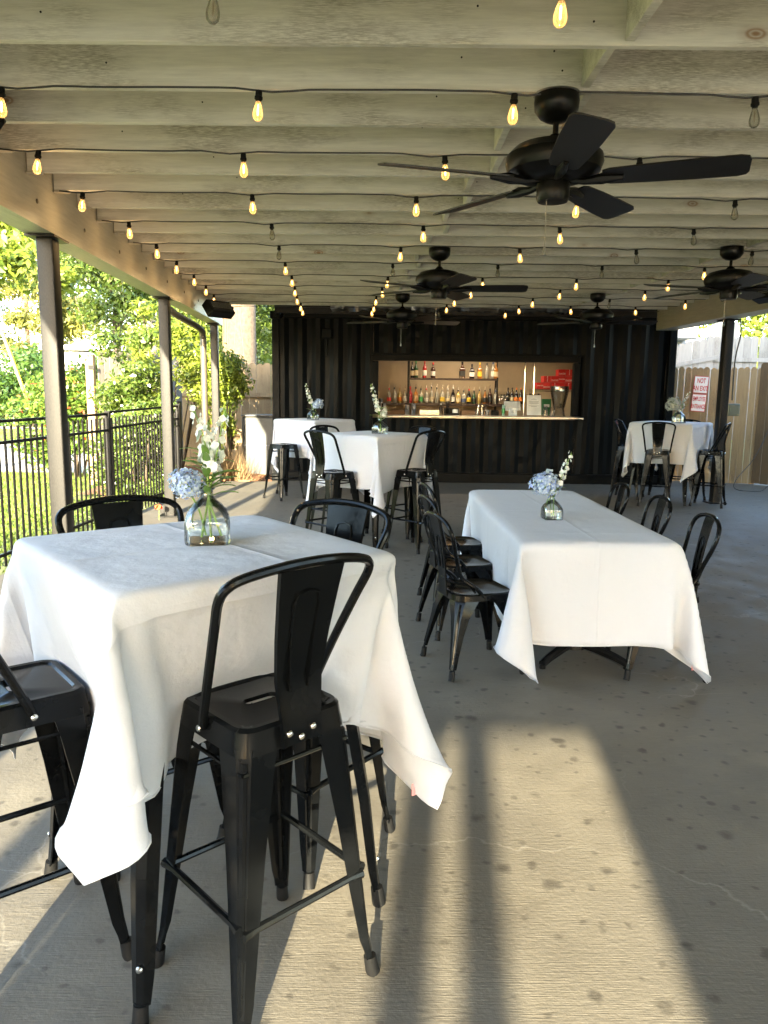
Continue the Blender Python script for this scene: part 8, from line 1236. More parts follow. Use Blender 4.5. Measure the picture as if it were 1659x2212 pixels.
# low chairs
def make_chair():
    t = thing('metal_chair', 'x', 'chair')
    g = MAT['gloss_black']; s = .45
    mb = MB(); n = 6
    loops = [rrect(.02, .02, .019, s - .012, n), rrect(.12, .12, .06, s - .010, n), rrect(.150, .150, .075, s - .006, n), rrect(.168, .168, .085, s, n), rrect(.178, .178, .09, s - .006, n),
             rrect(.181, .181, .09, s - .035, n), rrect(.178, .178, .088, s - .035, n), rrect(.16, .16, .08, s - .02, n), rrect(.02, .02, .019, s - .02, n)]
    mb.loft(loops, caps=True).build('seat', g, t)
    for sx in (-1, 1):
        for sy in (-1, 1):
            q = 1.0
            L_ = MB()
            secs = [(s - .02, .155, .13, .045), (s - .07, .168, .105, .036), (s - .13, .176, .075, .026), (s - .22, .188, .052, .018), (.12, .205, .036, .013), (.06, .214, .030, .011)]
            leg_loft(L_, sx, sy, secs)
            L_.tube([(sx * .138, sy * .138, s - .06), (sx * .160, sy * .160, s - .13), (sx * .176, sy * .176, s - .22), (sx * .203, sy * .203, .09)], [.017, .013, .010, .007], 8)
            lo_ = L_.build('leg', g, t, smooth=30)
            MB().tube([(sx * .212, sy * .212, 0), (sx * .208, sy * .208, .012), (sx * .204, sy * .204, .055)], [.017, .017, .0155], 10).build('rubber_foot', MAT['rubber'], lo_)
    half = [(-.168, .02, s - .02), (-.172, .06, s + .03), (-.150, .135, s + .085), (-.152, .165, s + .16), (-.178, .195, s + .25), (-.190, .215, s + .32), (-.165, .232, s + .375), (-.09, .243, s + .405), (0, .247, s + .413)]
    path = half + [(-x, y, z) for x, y, z in half[-2::-1]]
    MB().tube(smooth_path(path, 4), .0115, 10).build('back_hoop', g, t)
    # inner guard rail round the seat
    MB().tube(smooth_path([(-.150, .06, s + .005), (-.158, .10, s + .05), (-.12, .165, s + .06), (0, .185, s + .065), (.12, .165, s + .06), (.158, .10, s + .05), (.150, .06, s + .005)], 4), .007, 8).build('seat_rail', g, t)
    pl = MB(); V = []; rows = [(s - .03, .055, .176), (s + .05, .05, .182), (s + .15, .05, .190), (s + .27, .053, .210), (s + .37, .057, .232), (s + .405, .057, .243)]
    A = [Vector((sg * w, y - (.008 if False else 0), z)) for z, w, y in rows for sg in (-1, 0, 1)]
    B = [Vector((v.x, v.y + .004 + (.004 if abs(v.x) > .01 else 0), v.z)) for v in A]
    nA = len(A); fs = []
    for j in range(len(rows) - 1):
        for i in range(2):
            a = j * 3 + i; fs.append((a, a + 1, a + 4, a + 3)); fs.append((nA + a + 3, nA + a + 4, nA + a + 1, nA + a))
        fs.append((j * 3 + 3, nA + j * 3 + 3, nA + j * 3, j * 3)); fs.append((j * 3 + 2, nA + j * 3 + 2, nA + j * 3 + 5, j * 3 + 5))
    pl.add(A + B, fs)
    for dy in (-.001, .007):
        pl.tube([(-.022, .187 + dy, s + .12), (-.026, .205 + dy, s + .25), (-.018, .214 + dy, s + .29), (0, .216 + dy, s + .297), (.018, .214 + dy, s + .29), (.026, .205 + dy, s + .25), (.022, .187 + dy, s + .12)], .003, 6)
    pl.build('back_plate', g, t, smooth=30)
    return t
ch = make_chair(); ch['group'] = 'low metal chairs round the long table'
cp = [(.50, 4.13, 198, 'low black chair on the left of the long table, nearest the viewer'),
      (.49, 4.80, 194, 'middle one of the three low black chairs along the left of the long table'),
      (.52, 5.45, 192, 'farthest low black chair along the left side of the long table'),
      (1.52, 4.12, -2, 'low black metal chair on the right of the long table, nearest the viewer'),
      (1.53, 4.85, 1, 'middle one of the three low black chairs along the right of the long table'),
      (1.50, 5.58, 0, 'farthest low black chair along the right side, showing only its hoop')]
for i, (x, y, h, lab) in enumerate(cp):
    o = ch if i == 0 else copy_tree(ch)
    o.location = (x, y, 0); o.rotation_euler = (0, 0, R(h - 90)); o['label'] = lab

# tables
def make_bar_table(cx, cy, rot, s, H, label):
    t = thing('bar_table', label, 'high table', (cx, cy, 0), R(rot), 'high square bar tables')
    g = MAT['gloss_black']
    MB().loft([rrect(s / 2 - .016, s / 2 - .016, .03, z, 4) for z in (H - .046, H - .016)] + [rrect(s / 2 - .022, s / 2 - .022, .028, H - .012, 4)]).build('table_top', MAT['satin_black'], t, smooth=0)
    MB().loft([rrect(s * .44, s * .44, .04, z) for z in (H - .047, H - .11)], caps=False).build('apron', g, t)
    h = s / 2
    for sx in (-1, 1):
        for sy in (-1, 1):
            m_ = MB()
            zt = H - .048
            k_ = h - .03
            secs = [(zt, k_ - .080, .056, .026), (zt - .10, k_ - .076, .056, .026), (zt * .6, k_ - .050, .056, .022), (zt * .33, k_ - .02, .050, .018), (.12, k_ - .006, .040, .014), (.05, k_, .032, .011)]
            leg_loft(m_, sx, sy, secs)
            lo_ = m_.build('leg', g, t, smooth=28)
            MB().tube([(sx * (k_ - .006), sy * (k_ - .006), 0), (sx * (k_ - .008), sy * (k_ - .008), .012), (sx * (k_ - .012), sy * (k_ - .012), .055)], [.020, .020, .018], 12).build('rubber_foot', MAT['rubber'], lo_)
            T = Matrix.Rotation(math.atan2(sy, sx), 4, 'Z') @ Matrix.Rotation(R(90), 4, 'Y')
            MB().lathe([(.009, 0), (.009, .002), (.006, .006), (.002, .007)], 10, (sx * (k_ - .012), sy * (k_ - .012), .145), T=T).build('bolt', MAT['steel'], lo_)
    return t
make_bar_table(-.512, 2.133, 39, .80, 1.07, 'black legged high square table nearest the viewer, under a white cloth')
make_bar_table(-.13, 7.63, 51, .80, 1.10, 'high square table in the middle distance left of the long table')
make_bar_table(-1.04, 11.37, 51, .86, 1.10, 'farthest left high square table in front of the black container')
make_bar_table(4.09, 11.07, 50, .90, 1.13, 'high square table on the right before the plank fence')

lt = thing('long_table', 'long rectangular pedestal dining table under a white cloth with low chairs', 'table', (1.107, 4.98, 0), R(1))
MB().loft([rrect(.405, 1.08, .03, z, 4) for z in (.706, .732)] + [rrect(.40, 1.075, .028, .737, 4)]).build('table_top', MAT['satin_black'], lt, smooth=0)
for y in (-.66, .66):
    MB().lathe([(.038, .06), (.038, .70), (.05, .715)], 16, (0, y, 0)).build('pedestal', MAT['satin_black'], lt)
    bs = MB()
    for a in range(4):
        an = R(45 + 90 * a)
        dx, dy = math.cos(an), math.sin(an)
        bs.tube([(0, y, .085), (dx * .13, y + dy * .13, .072), (dx * .27, y + dy * .27, .045), (dx * .335, y + dy * .335, .026)], [.034, .03, .024, .022], 8)
        bs.lathe([(.018, 0), (.018, .02), (.01, .024)], 10, (dx * .33, y + dy * .33, 0))
    bs.lathe([(.075, .05), (.07, .10), (.04, .13)], 16, (0, y, 0))
    bs.build('cross_base', MAT['satin_black'], lt)

# tablecloths (draped shapes, one grid each)
def cloth(key, label, tagpos=None):
    iy, ix, c, vals = CLOTH_DATA[key]
    ny, nx = len(iy), len(ix)
    E = np.array(vals, dtype=np.int64).reshape(ny, nx, 3)
    Q = np.cumsum(np.cumsum(E, axis=0), axis=1)
    A = Q / 1000.0 + np.array(c)
    vs = A.reshape(-1, 3)
    fs = [(j * nx + i, j * nx + i + 1, (j + 1) * nx + i + 1, (j + 1) * nx + i) for j in range(ny - 1) for i in range(nx - 1)]
    me = bpy.data.meshes.new('tablecloth'); me.from_pydata(vs.tolist(), [], fs)
    uv = me.uv_layers.new(name='UVMap')
    li = np.zeros(len(me.loops), dtype=np.int32); me.loops.foreach_get('vertex_index', li)
    U = np.stack([np.array(ix)[li % nx] / ix[-1], np.array(iy)[li // nx] / iy[-1]], 1).astype(np.float32)
    uv.data.foreach_set('uv', U.ravel())
    me.materials.append(MAT['cloth'])
    me.polygons.foreach_set('use_smooth', [True] * len(fs))
    o = link('tablecloth', me)
    tag(o, label, 'tablecloth', 'white tablecloths')
    md = o.modifiers.new('sub', 'SUBSURF'); md.levels = md.render_levels = 1
    sd = o.modifiers.new('hem', 'SOLIDIFY'); sd.thickness = .0016; sd.offset = 0
    # rolled hem along the four edges
    hm = MB()
    edge = [A[0, i] for i in range(nx)] + [A[j, -1] for j in range(1, ny)] + [A[-1, i] for i in range(nx - 2, -1, -1)] + [A[j, 0] for j in range(ny - 2, 0, -1)]
    hm.tube([Vector(p) for p in edge[::1]] + [Vector(edge[0])], .0026, 5, caps=False)
    hm.build('hem', MAT['cloth'], o)
    if tagpos is not None:
        j, i = tagpos
        p = Vector(A[j, i])
        MB().box((p.x, p.y, p.z + .012), (.026, .002, .036), rz=.5).build('care_tag', MAT['pink_tag'], o, smooth=0)
    return A
A1 = cloth('T1', 'white tablecloth on the nearest high table, hanging in deep corner cones', (3, -1))
cloth('T2', 'long white tablecloth falling almost to the floor over the low rectangular table', (2, -1))
cloth('T3', 'white tablecloth on the high table in the middle distance', (2, 0))
cloth('T4', 'white tablecloth on the farthest left high table before the container')
cloth('T5', 'white tablecloth on the high table at the right by the plank fence')
# ------------------------------------------------------------------ vases and flowers
def vase(x, y, z, w, rz, label, fill=.45):
    """square shouldered bottle vase, w wide"""
    t = thing('bottle_vase', label, 'vase', (x, y, z), R(rz), 'bottle vases on the tables')
    h = w * .5
    prof = [(h * .90, .0, .22), (h * .98, .003, .28), (h, .010, .30), (h, w * .48, .34), (h * .97, w * .60, .5), (h * .86, w * .74, .7), (h * .66, w * .87, .9), (h * .42, w * .97, .999), (h * .30, w * 1.04, .999), (h * .26, w * 1.12, .999), (h * .27, w * 1.19, .999), (h * .36, w * 1.215, .999), (h * .36, w * 1.235, .999), (h * .25, w * 1.235, .999)]
    def loops(inset, zs=lambda z: z):
        return [rrect(max(.002, a - inset), max(.002, a - inset), max(.0019, (a - inset) * min(r_, .999)), zs(z), 5) for a, z, r_ in prof]
    out = loops(0); inn = loops(.0045, lambda z: max(z, .008))
    MB().loft(out + inn[::-1], caps=False).add([], []).build('glass', MAT['glass'], t)
    bt = MB().loft([out[0], [p * 1 for p in rrect(h * .5, h * .5, h * .12, 0.001, 5)]], caps=True)
    bt.build('base', MAT['glass'], t)
    wt = [rrect(h - .006, h - .006, (h - .006) * .32, .008, 5), rrect(h - .006, h - .006, (h - .006) * .34, w * fill, 5)]
    MB().loft(wt).build('water', MAT['water'], t)
    return t

def petal_quads(c, nrm, r, n, rng, cup=.25, ratio=.62):
    """n petals round centre c facing nrm -> list of quads"""
    nrm = nrm.normalized(); a = nrm.orthogonal().normalized(); b_ = nrm.cross(a)
    ph = rng.uniform(0, 6.28); out = []
    for k in range(n):
        t = ph + 2 * math.pi * k / n
        d = a * math.cos(t) + b_ * math.sin(t); e = nrm.cross(d)
        p0 = c; p2 = c + d * r + nrm * r * cup
        m_ = c + d * r * .58 + nrm * r * cup * .3
        out.append([p0, m_ - e * r * ratio * .55, p2 - e * r * .16, p2 + e * r * .16, m_ + e * r * ratio * .55])
    return out

def hydrangea(base, head, r, seed, label, petal='blue_petal'):
    rng = random.Random(seed)
    base = Vector(base); head = Vector(head)
    t = thing('hydrangea', label, 'flower', base, 0, 'hydrangea heads in the vases')
    hd = head - base
    MB().tube(smooth_path([(0, 0, 0), hd * .35 + Vector((0, 0, .02)), hd * .8, hd], 4), .0028, 7).build('stem', MAT['stem'], t)
    polys = []; n = 230
    for i in range(n):
        z = 1 - 2 * (i + .5) / n
        ph = i * 2.399963
        d = Vector((math.sqrt(1 - z * z) * math.cos(ph), math.sqrt(1 - z * z) * math.sin(ph), z))
        if z < -.8: continue
        lump = 1 + .16 * math.sin(3.1 * d.x + seed) * math.cos(2.7 * d.z + 1.3 * seed) + .10 * math.sin(5 * d.y + 2 * seed)
        c = hd + d * r * lump * rng.uniform(.84, 1.08)
        dn = (d + Vector((rng.uniform(-.6, .6), rng.uniform(-.6, .6), rng.uniform(-.6, .6)))).normalized()
        polys += petal_quads(c, dn, r * rng.uniform(.12, .19), 4, rng, .22, 1.15)
    mb = MB()
    for q in polys: mb.add(q, [tuple(range(5))])
    tag(mb.build('flower_head', MAT[petal], t, smooth=0, recalc=False), kind='stuff')
    MB().lathe([(.001, -r * .55), (r * .45, -r * .2), (r * .58, r * .1), (r * .42, r * .4), (.001, r * .6)], 12, hd).build('flower_core', MAT['stem'], t)
    leaf_part(t, [(hd * .55, Vector((hd.x, hd.y, -.3)).normalized() if hd.length else Vector((1, 0, 0)), r * 1.5)], rng)
    return t

def leaf_part(t, specs, rng):
    for c, d, ln in specs:
        d = Vector(d).normalized(); up_ = Vector((0, 0, 1)); s = d.cross(up_)
        if s.length < .1: s = Vector((1, 0, 0))
        s.normalize(); nn = s.cross(d)
        w = ln * rng.uniform(.11, .16)
        rows = [(0, .25, 0), (.2, .8, .03), (.45, 1, .05), (.7, .75, .02), (.9, .35, -.05), (1, .04, -.10)]
        vs = []
        for u, k, dz in rows:
            p = Vector(c) + d * ln * u + nn * ln * dz
            vs += [p - s * w * k + nn * w * .25, p, p + s * w * k + nn * w * .25]
        fs = []
        for j in range(5):
            for i in range(2):
                a = j * 3 + i; fs.append((a, a + 1, a + 4, a + 3))
        MB().add(vs, fs).build('leaf', MAT['bouquet_leaf'], t, smooth=80, recalc=False)

def stock(base, path, seed, label, nfl=16, r=.016, leaves=4, ll=.09):
    rng = random.Random(seed)
    base = Vector(base)
    t = thing('stock_stem', label, 'flower', base, 0, 'white stock stems in the vases')
    P = smooth_path([Vector(p) - base for p in path], 6)
    MB().tube(P, [.0038 - .0022 * i / len(P) for i in range(len(P))], 7).build('stem', MAT['stem'], t)
    mb = MB(); n = len(P)
    for i in range(nfl):
        u = .52 + .46 * (i / nfl); c = P[min(n - 1, int(u * n))]
        an = i * 2.4 + rng.uniform(-.4, .4)
        rad = r * (1.05 - .5 * (i / nfl))
        d = Vector((math.cos(an), math.sin(an), rng.uniform(-.1, .5)))
        cc = c + d * rad * 1.1
        mb_r = rad * rng.uniform(.75, 1.1)
        for q in petal_quads(cc, d, mb_r, 4, rng, .25, 1.2): mb.add(q, [tuple(range(5))])
    tag(mb.build('blossom', MAT['white_petal'], t, smooth=0, recalc=False), kind='stuff')
    bud = MB()
    for i in range(6):
        c = P[-1] + Vector((rng.uniform(-.006, .006), rng.uniform(-.006, .006), -.004 * i + .006))
        bud.lathe([(.0005, -.006), (.003, 0), (.0005, .006)], 6, c)
    bud.build('bud', MAT['stem'], t)
    sp = []
    for i in range(leaves):
        u = .30 + .32 * i / max(1, leaves); c = P[int(u * n)]
        an = rng.uniform(0, 6.28)
        sp.append((c, (math.cos(an), math.sin(an) * .7, rng.uniform(.1, .7)), ll * rng.uniform(.8, 1.2)))
    leaf_part(t, sp, rng)
    return t

# nearest table: vase at the middle of the cloth
VX, VY, VZ = -.500, 2.150, 1.0735
vase(VX, VY, VZ, .125, 12, 'largest square clear glass bottle vase, on the nearest table, stems visible in water')
NB = (VX, VY, VZ + .15)
hydrangea((VX - .005, VY, VZ + .02), (VX - .052, VY - .01, VZ + .165), .043, 1, 'pale blue hydrangea head leaning left out of the nearest vase')
stock((VX + .01, VY, VZ + .012), [(VX + .01, VY, VZ + .012), (VX + .004, VY, VZ + .15), (VX + .0, VY, VZ + .27), (VX - .03, VY, VZ + .375)], 2, 'tall white stock stem leaning slightly left in the nearest vase', 24, .016, 9, .075)
stock((VX - .02, VY + .01, VZ + .012), [(VX - .02, VY + .01, VZ + .012), (VX + .008, VY + .005, VZ + .15), (VX + .03, VY, VZ + .25), (VX + .055, VY, VZ + .37)], 3, 'white stock stem leaning right in the nearest vase', 18, .016, 9, .075)
stock((VX + .04, VY - .01, VZ + .02), [(VX + .04, VY - .01, VZ + .02), (VX + .0, VY, VZ + .15), (VX + .01, VY + .01, VZ + .24), (VX + .005, VY + .02, VZ + .33)], 4, 'shorter white stock stem in the middle of the nearest vase', 14, .015, 10, .08)

def place_vase(x, y, z, w, rz, lab): return vase(x, y, z, w, rz, lab)
# long table
x, y, z = 1.02, 4.62, .753
place_vase(x, y, z, .115, 5, 'square glass bottle vase on the long rectangular table')
hydrangea((x, y, z + .02), (x - .045, y, z + .205), .078, 7, 'round pale blue hydrangea head in the vase on the long table')
stock((x + .01, y, z + .02), [(x + .01, y, z + .02), (x + .01, y, z + .14), (x + .05, y, z + .26), (x + .10, y, z + .40)], 8, 'white stock stem rising to the right from the vase on the long table', 18, .020, 4, .09)
# middle high table
x, y, z = -.05, 7.50, 1.102
place_vase(x, y, z, .125, 40, 'glass bottle vase on the middle high table, before the left end of the serving hatch')
stock((x, y, z + .02), [(x, y, z + .02), (x, y, z + .14), (x - .03, y, z + .27), (x - .09, y, z + .47)], 9, 'white stock stem leaning left from the vase on the middle high table', 22, .022, 5, .12)
stock((x + .01, y, z + .02), [(x + .01, y, z + .02), (x + .01, y, z + .14), (x + .04, y, z + .2), (x + .055, y, z + .25)], 10, 'short white blossom sprig drooping right at the vase on the middle high table', 16, .022, 2, .08)
# farthest left table
x, y, z = -1.03, 11.05, 1.102
place_vase(x, y, z, .135, 40, 'small glass bottle vase on the farthest left high table, against the container')
stock((x, y, z + .02), [(x, y, z + .02), (x, y, z + .14), (x - .05, y, z + .30), (x - .10, y, z + .50)], 12, 'white stock stem leaning left from the vase on the farthest left table', 24, .026, 5, .12)
hydrangea((x, y, z + .02), (x + .07, y, z + .22), .07, 13, 'blue grey hydrangea head at the right of the vase on the farthest left table')
# right table
x, y, z = 4.06, 10.72, 1.132
place_vase(x, y, z, .15, 40, 'glass bottle vase on the high table at the right, before the plank fence')
hydrangea((x, y, z + .02), (x - .09, y, z + .25), .10, 14, 'faded grey hydrangea head in the vase on the table at the right', 'grey_petal')
stock((x, y, z + .02), [(x, y, z + .02), (x + .02, y, z + .15), (x + .06, y, z + .28), (x + .12, y, z + .42)], 15, 'dull white stock stem leaning right in the vase on the table at the right', 16, .02, 5, .12)

# ------------------------------------------------------------------ ceiling fans
def make_fan():
    t = thing('ceiling_fan', 'x', 'ceiling fan', group='black ceiling fans under the joists')
    g = MAT['fan_black']
    # z = 0 at the joists, everything hangs below
    MB().lathe([(.098, -.002), (.102, -.03), (.098, -.065), (.075, -.095), (.045, -.112), (.016, -.118)], 28).build('canopy', g, t)
    MB().lathe([(.10, -.003), (.106, .002), (.106, .0)], 28).build('ceiling_plate', MAT['dull_metal'], t)
    MB().lathe([(.013, -.11), (.013, -.165), (.022, -.168), (.05, -.20), (.055, -.215)], 16).build('downrod', g, t)
    MB().lathe([(.03, -.195), (.11, -.205), (.18, -.225), (.218, -.262), (.222, -.295), (.21, -.33), (.175, -.355), (.12, -.372), (.06, -.378)], 32).build('motor_housing', g, t)
    MB().lathe([(.072, -.372), (.076, -.385), (.076, -.445), (.068, -.46), (.02, -.463)], 24).build('switch_housing', g, t)
    for k in range(5):
        an = R(-88 + 72 * k)
        T = Matrix.Rotation(an, 4, 'Z') @ Matrix.Rotation(R(-13), 4, 'X')
        prof = [(.22, .052), (.25, .066), (.40, .076), (.60, .084), (.78, .086), (.815, .074), (.825, .05)]
        top, bot = [], []
        for x_, w in prof: top.append(Vector((x_, w, 0))); bot.append(Vector((x_, -w, 0)))
        ring = top + bot[::-1]
        mb = MB(); off = Vector((0, 0, -.362))
        a = [T @ p + off for p in ring]; b_ = [T @ (p + Vector((0, 0, -.007))) + off for p in ring]
        n = len(ring)
        mb.add(a + b_, [tuple(range(n)), tuple(range(2 * n - 1, n - 1, -1))] + [(i, n + i, n + (i + 1) % n, (i + 1) % n) for i in range(n)])
        bl_ = mb.build('blade', MAT['blade'], t, smooth=0)
        br = MB()
        br.tube([T @ Vector((.07, 0, 0)) + Vector((0, 0, -.368)), T @ Vector((.14, 0, .0)) + Vector((0, 0, -.380)), T @ Vector((.22, 0, -.012)) + off, T @ Vector((.31, 0, -.012)) + off], [.014, .016, .026, .012], 8)
        br.build('blade_bracket', g, bl_)
    ch_ = MB().tube([(-.03, -.02, -.455), (-.03, -.02, -.66)], .0018, 5)
    c_ = ch_.build('pull_chain', MAT['dull_metal'], t)
    MB().lathe([(.001, -.655), (.006, -.665), (.009, -.70), (.001, -.705)], 8, (-.03, -.02, 0)).build('pull_knob', MAT['dull_metal'], c_)
    return t
fan = make_fan()
fp = [(.76, 3.73, -4, 'large black ceiling fan nearest the viewer, hanging at upper right'),
      (.49, 7.47, 12, 'black ceiling fan in the middle of the roof, second from the viewer in its row'),
      (.22, 10.9, 30, 'farthest black ceiling fan of the middle row, in front of the container top'),
      (3.12, 7.25, -8, 'black ceiling fan near the right edge of the picture beside the wall heater'),
      (2.82, 10.6, 20, 'farthest black ceiling fan on the right, against the dark container')]
for i, (x, y, rz, lab) in enumerate(fp):
    o = fan if i == 0 else copy_tree(fan)
    o.location = (x, y, 2.838); o.rotation_euler = (0, 0, R(rz)); o['label'] = lab

# ------------------------------------------------------------------ string lights
def bulb_parts():
    so = MB().lathe([(.010, .0), (.019, -.002), (.0195, -.030), (.023, -.034), (.023, -.047), (.017, -.052), (.015, -.06)], 12)
    gl = MB().lathe([(.013, -.056), (.0145, -.066), (.022, -.088), (.0285, -.115), (.0295, -.130), (.026, -.148), (.015, -.160), (.001, -.164)], 14, caps=False)
    fi = MB().lathe([(.0012, -.075), (.0042, -.082), (.0048, -.105), (.0042, -.128), (.0012, -.134)], 6)
    return so, gl, fi
def mesh_of(mb, name, m):
    o = mb.build(name, m); me = o.data; bpy.data.objects.remove(o); return me
so, gl, fi = bulb_parts()
for q_ in (so, gl, fi): q_.v = [(x * .80, y * .80, z * .80) for x, y, z in q_.v]
ME_so = mesh_of(so, 'socket', MAT['rubber'])
ME_g1 = mesh_of(gl, 'bulb', MAT['bulb_lit'])
ME_g0 = mesh_of(gl, 'bulb', MAT['bulb_off'])
ME_f1 = mesh_of(fi, 'filament', MAT['filament'])
ME_f0 = mesh_of(fi, 'filament', MAT['filament_off'])
names_ = ['nearest', 'second', 'third', 'fourth', 'fifth', 'sixth', 'seventh', 'eighth', 'ninth', 'tenth', 'eleventh', 'twelfth']
def px_x(px, Y, z):
    """world x of a bulb seen at picture column px on the strand at depth Y"""
    d = fw + rt * ((px - 829.5) / 1662.0)
    # row that has height z at depth Y
    # solve for row offset v
    u_ = up
    # (d + u_*v): z-component / y-component = (z-CAM_H)/Y
    k_ = (z - CAM_H) / Y
    v = (k_ * d.y - d.z) / (u_.z - k_ * u_.y)
    w = d + u_ * v
    return w.x * Y / w.y
strand_px = [([465, 1213], {465}), ([5, 560, 1110, 1628], {1628}), ([85, 526, 960, 1380], {1380}), ([180, 545, 899, 1246, 1586], {1586}),
             ([279, 587, 914, 1208, 1497], {587, 1497}), ([338, 603, 866, 1122, 1373, 1624], {603, 1373, 1624}), ([382, 616, 848, 1075, 1300, 1521], {848, 1075, 1300}),
             ([419, 630, 838, 1042, 1245, 1443], set()), ([445, 637, 825, 1017, 1210, 1393, 1560], {1560}), ([462, 641, 813, 982, 1151, 1317, 1480, 1645], {1317}),
             ([488, 650, 808, 965, 1120, 1232, 1372, 1530], {1530}), ([503, 655, 802, 947, 1092, 1262, 1372, 1480], {947})]
sr = random.Random(8)
for i, (pxs, off) in enumerate(strand_px):
    Y = 2.79 + .92 * i - .03
    if i == 11: Y = 12.62
    if i == 10: Y = 11.95
    t = thing('string_light', names_[i] + ' festoon light cable from the viewer, with amber bulbs, strung along a joist', 'string lights', (0, Y, 2.825), 0, 'festoon light strings under the joists')
    xs = [px_x(p, Y, 2.74) for p in pxs]
    cab = []
    a, b_ = XL(Y) + .05, XR(Y) - .05
    allx = sorted(xs)
    x = a; P = []
    n = int((b_ - a) / .16)
    for k in range(n + 1):
        xx = a + (b_ - a) * k / n
        dmin = min(abs(xx - q) for q in allx)
        P.append((xx, sr.uniform(-.003, .003), .008 + .002 * math.sin(xx * 7 + i) - (.014 if dmin < .08 else 0)))
    MB().tube(smooth_path(P, 2), .0045, 6).build('cable', MAT['cord'], t)
    for p, x in zip(pxs, xs):
        o = link('socket', ME_so, t, (x, 0, 0)); tilt = (R(sr.uniform(-6, 6)), R(sr.uniform(-6, 6)), 0); o.rotation_euler = tilt
        lit = p not in off
        g_ = link('bulb', ME_g1 if lit else ME_g0, t, (x, 0, 0)); g_.rotation_euler = tilt
        if not lit: g_['label'] = 'unlit clear bulb'
        link('filament', ME_f1 if lit else ME_f0, g_, (0, 0, 0))
        if lit and xs.index(x) == 0 and i in (2, 3, 4, 5, 6, 7, 8):
            pl = bpy.data.lights.new('bulb_glow', 'POINT'); pl.energy = .12; pl.color = (1, .62, .25); pl.shadow_soft_size = .03
            q = bpy.data.objects.new('bulb_glow', pl); col.objects.link(q); q.parent = t; q.location = (x, 0, -.20)

# ------------------------------------------------------------------ heaters and spotlight
def heater(loc, rz, tilt, label, w=.42, h=.16):
    t = thing('patio_heater', label, 'heater', loc, rz)
    T = Matrix.Rotation(tilt, 4, 'X')
    mb = MB().box((0, 0, 0), (w, .14, h), mat=T, bev=.018)
    mb.build('housing', MAT['satin_black'], t, smooth=0)
    f = MB().box(T @ Vector((0, -.073, 0)), (w - .07, .008, h - .05), mat=T)
    f.build('reflector', MAT['grille'], t, smooth=0)
    g = MB()
    for k in range(5):
        g.box(T @ Vector((0, -.079, -.04 + .02 * k)), (w - .08, .004, .003), mat=T)
    g.build('grille', MAT['silver'], t, smooth=0)
    MB().tube([T @ Vector((0, .05, .04)), (0, .12, .12)], .012, 8).build('bracket', MAT['satin_black'], t)
    return t
heater((-2.30, 10.85, 2.60), R(52), R(-38), 'black patio heater on the far end of the left beam, above the downpipe', .42, .22)
heater((4.34, 8.75, 2.66), R(-78), R(-25), 'black patio heater with silver grille on the right beam', .75, .19)
heater((-2.02, 3.80, 2.80), R(60), R(-35), 'black heater end peeking in at the upper left corner', .42, .20)

# ------------------------------------------------------------------ bar shelf and contents
sh = thing('bottle_shelf', 'black steel framed back bar shelf inside the container', 'shelf', (0, 14.9, 0))
b = MB()
MB().box((1.28, .0, 1.765), (1.66, .24, .036), bev=.003).build('shelf', MAT['dark_wood'], sh, smooth=0)
MB().box((1.27, .0, 1.285), (2.62, .26, .05), bev=.003).build('shelf', MAT['dark_wood'], sh, smooth=0)
for x in (.44, 2.12):
    MB().box((x, .10, 1.3), (.045, .04, 2.3)).build('upright', MAT['satin_black'], sh, smooth=0)
    MB().box((x, -.10, 1.54), (.03, .03, .52)).build('upright', MAT['satin_black'], sh, smooth=0)
MB().box((1.28, .0, .86), (3.0, .45, .04), bev=.003).build('shelf', MAT['brown_board'], sh, smooth=0)
MB().box((.15, -.02, 1.07), (.60, .30, .20)).build('drawer', MAT['brown_board'], sh, smooth=0)
MB().box((1.9, -.02, 1.10), (.9, .30, .16)).build('drawer', MAT['brown_board'], sh, smooth=0)

def liquid(name, c, rough=.08):
    m, nt, bb = new_mat(name)
    bb.inputs['Base Color'].default_value = (*c, 1); bb.inputs['Roughness'].default_value = rough
    bb.inputs['Coat Weight'].default_value = .5
    return m
LQ = {'clear': liquid('clear spirit bottle', (.30, .29, .24)), 'amber': liquid('amber spirit bottle', (.34, .14, .03)), 'dark': liquid('dark brown bottle', (.05, .018, .01)),
      'black': liquid('black wine bottle', (.008, .007, .009)), 'green': liquid('green glass bottle', (.02, .07, .025)), 'red': liquid('red liqueur bottle', (.42, .03, .03)), 'gold': liquid('gold tequila bottle', (.45, .32, .10))}
LB = {'white': plain('white label', (.70, .68, .62), .5), 'cream': plain('cream label', (.58, .48, .30), .5), 'red': plain('red label', (.60, .04, .04), .5), 'yellow': plain('yellow label', (.75, .52, .05), .5),
      'green': plain('green label', (.05, .30, .08), .5), 'black': plain('black label', (.02, .02, .02), .5), 'blue': plain('navy label', (.04, .07, .16), .5), 'orange': plain('orange label', (.75, .22, .03), .5), 'tan': plain('kraft label', (.40, .25, .12), .5)}
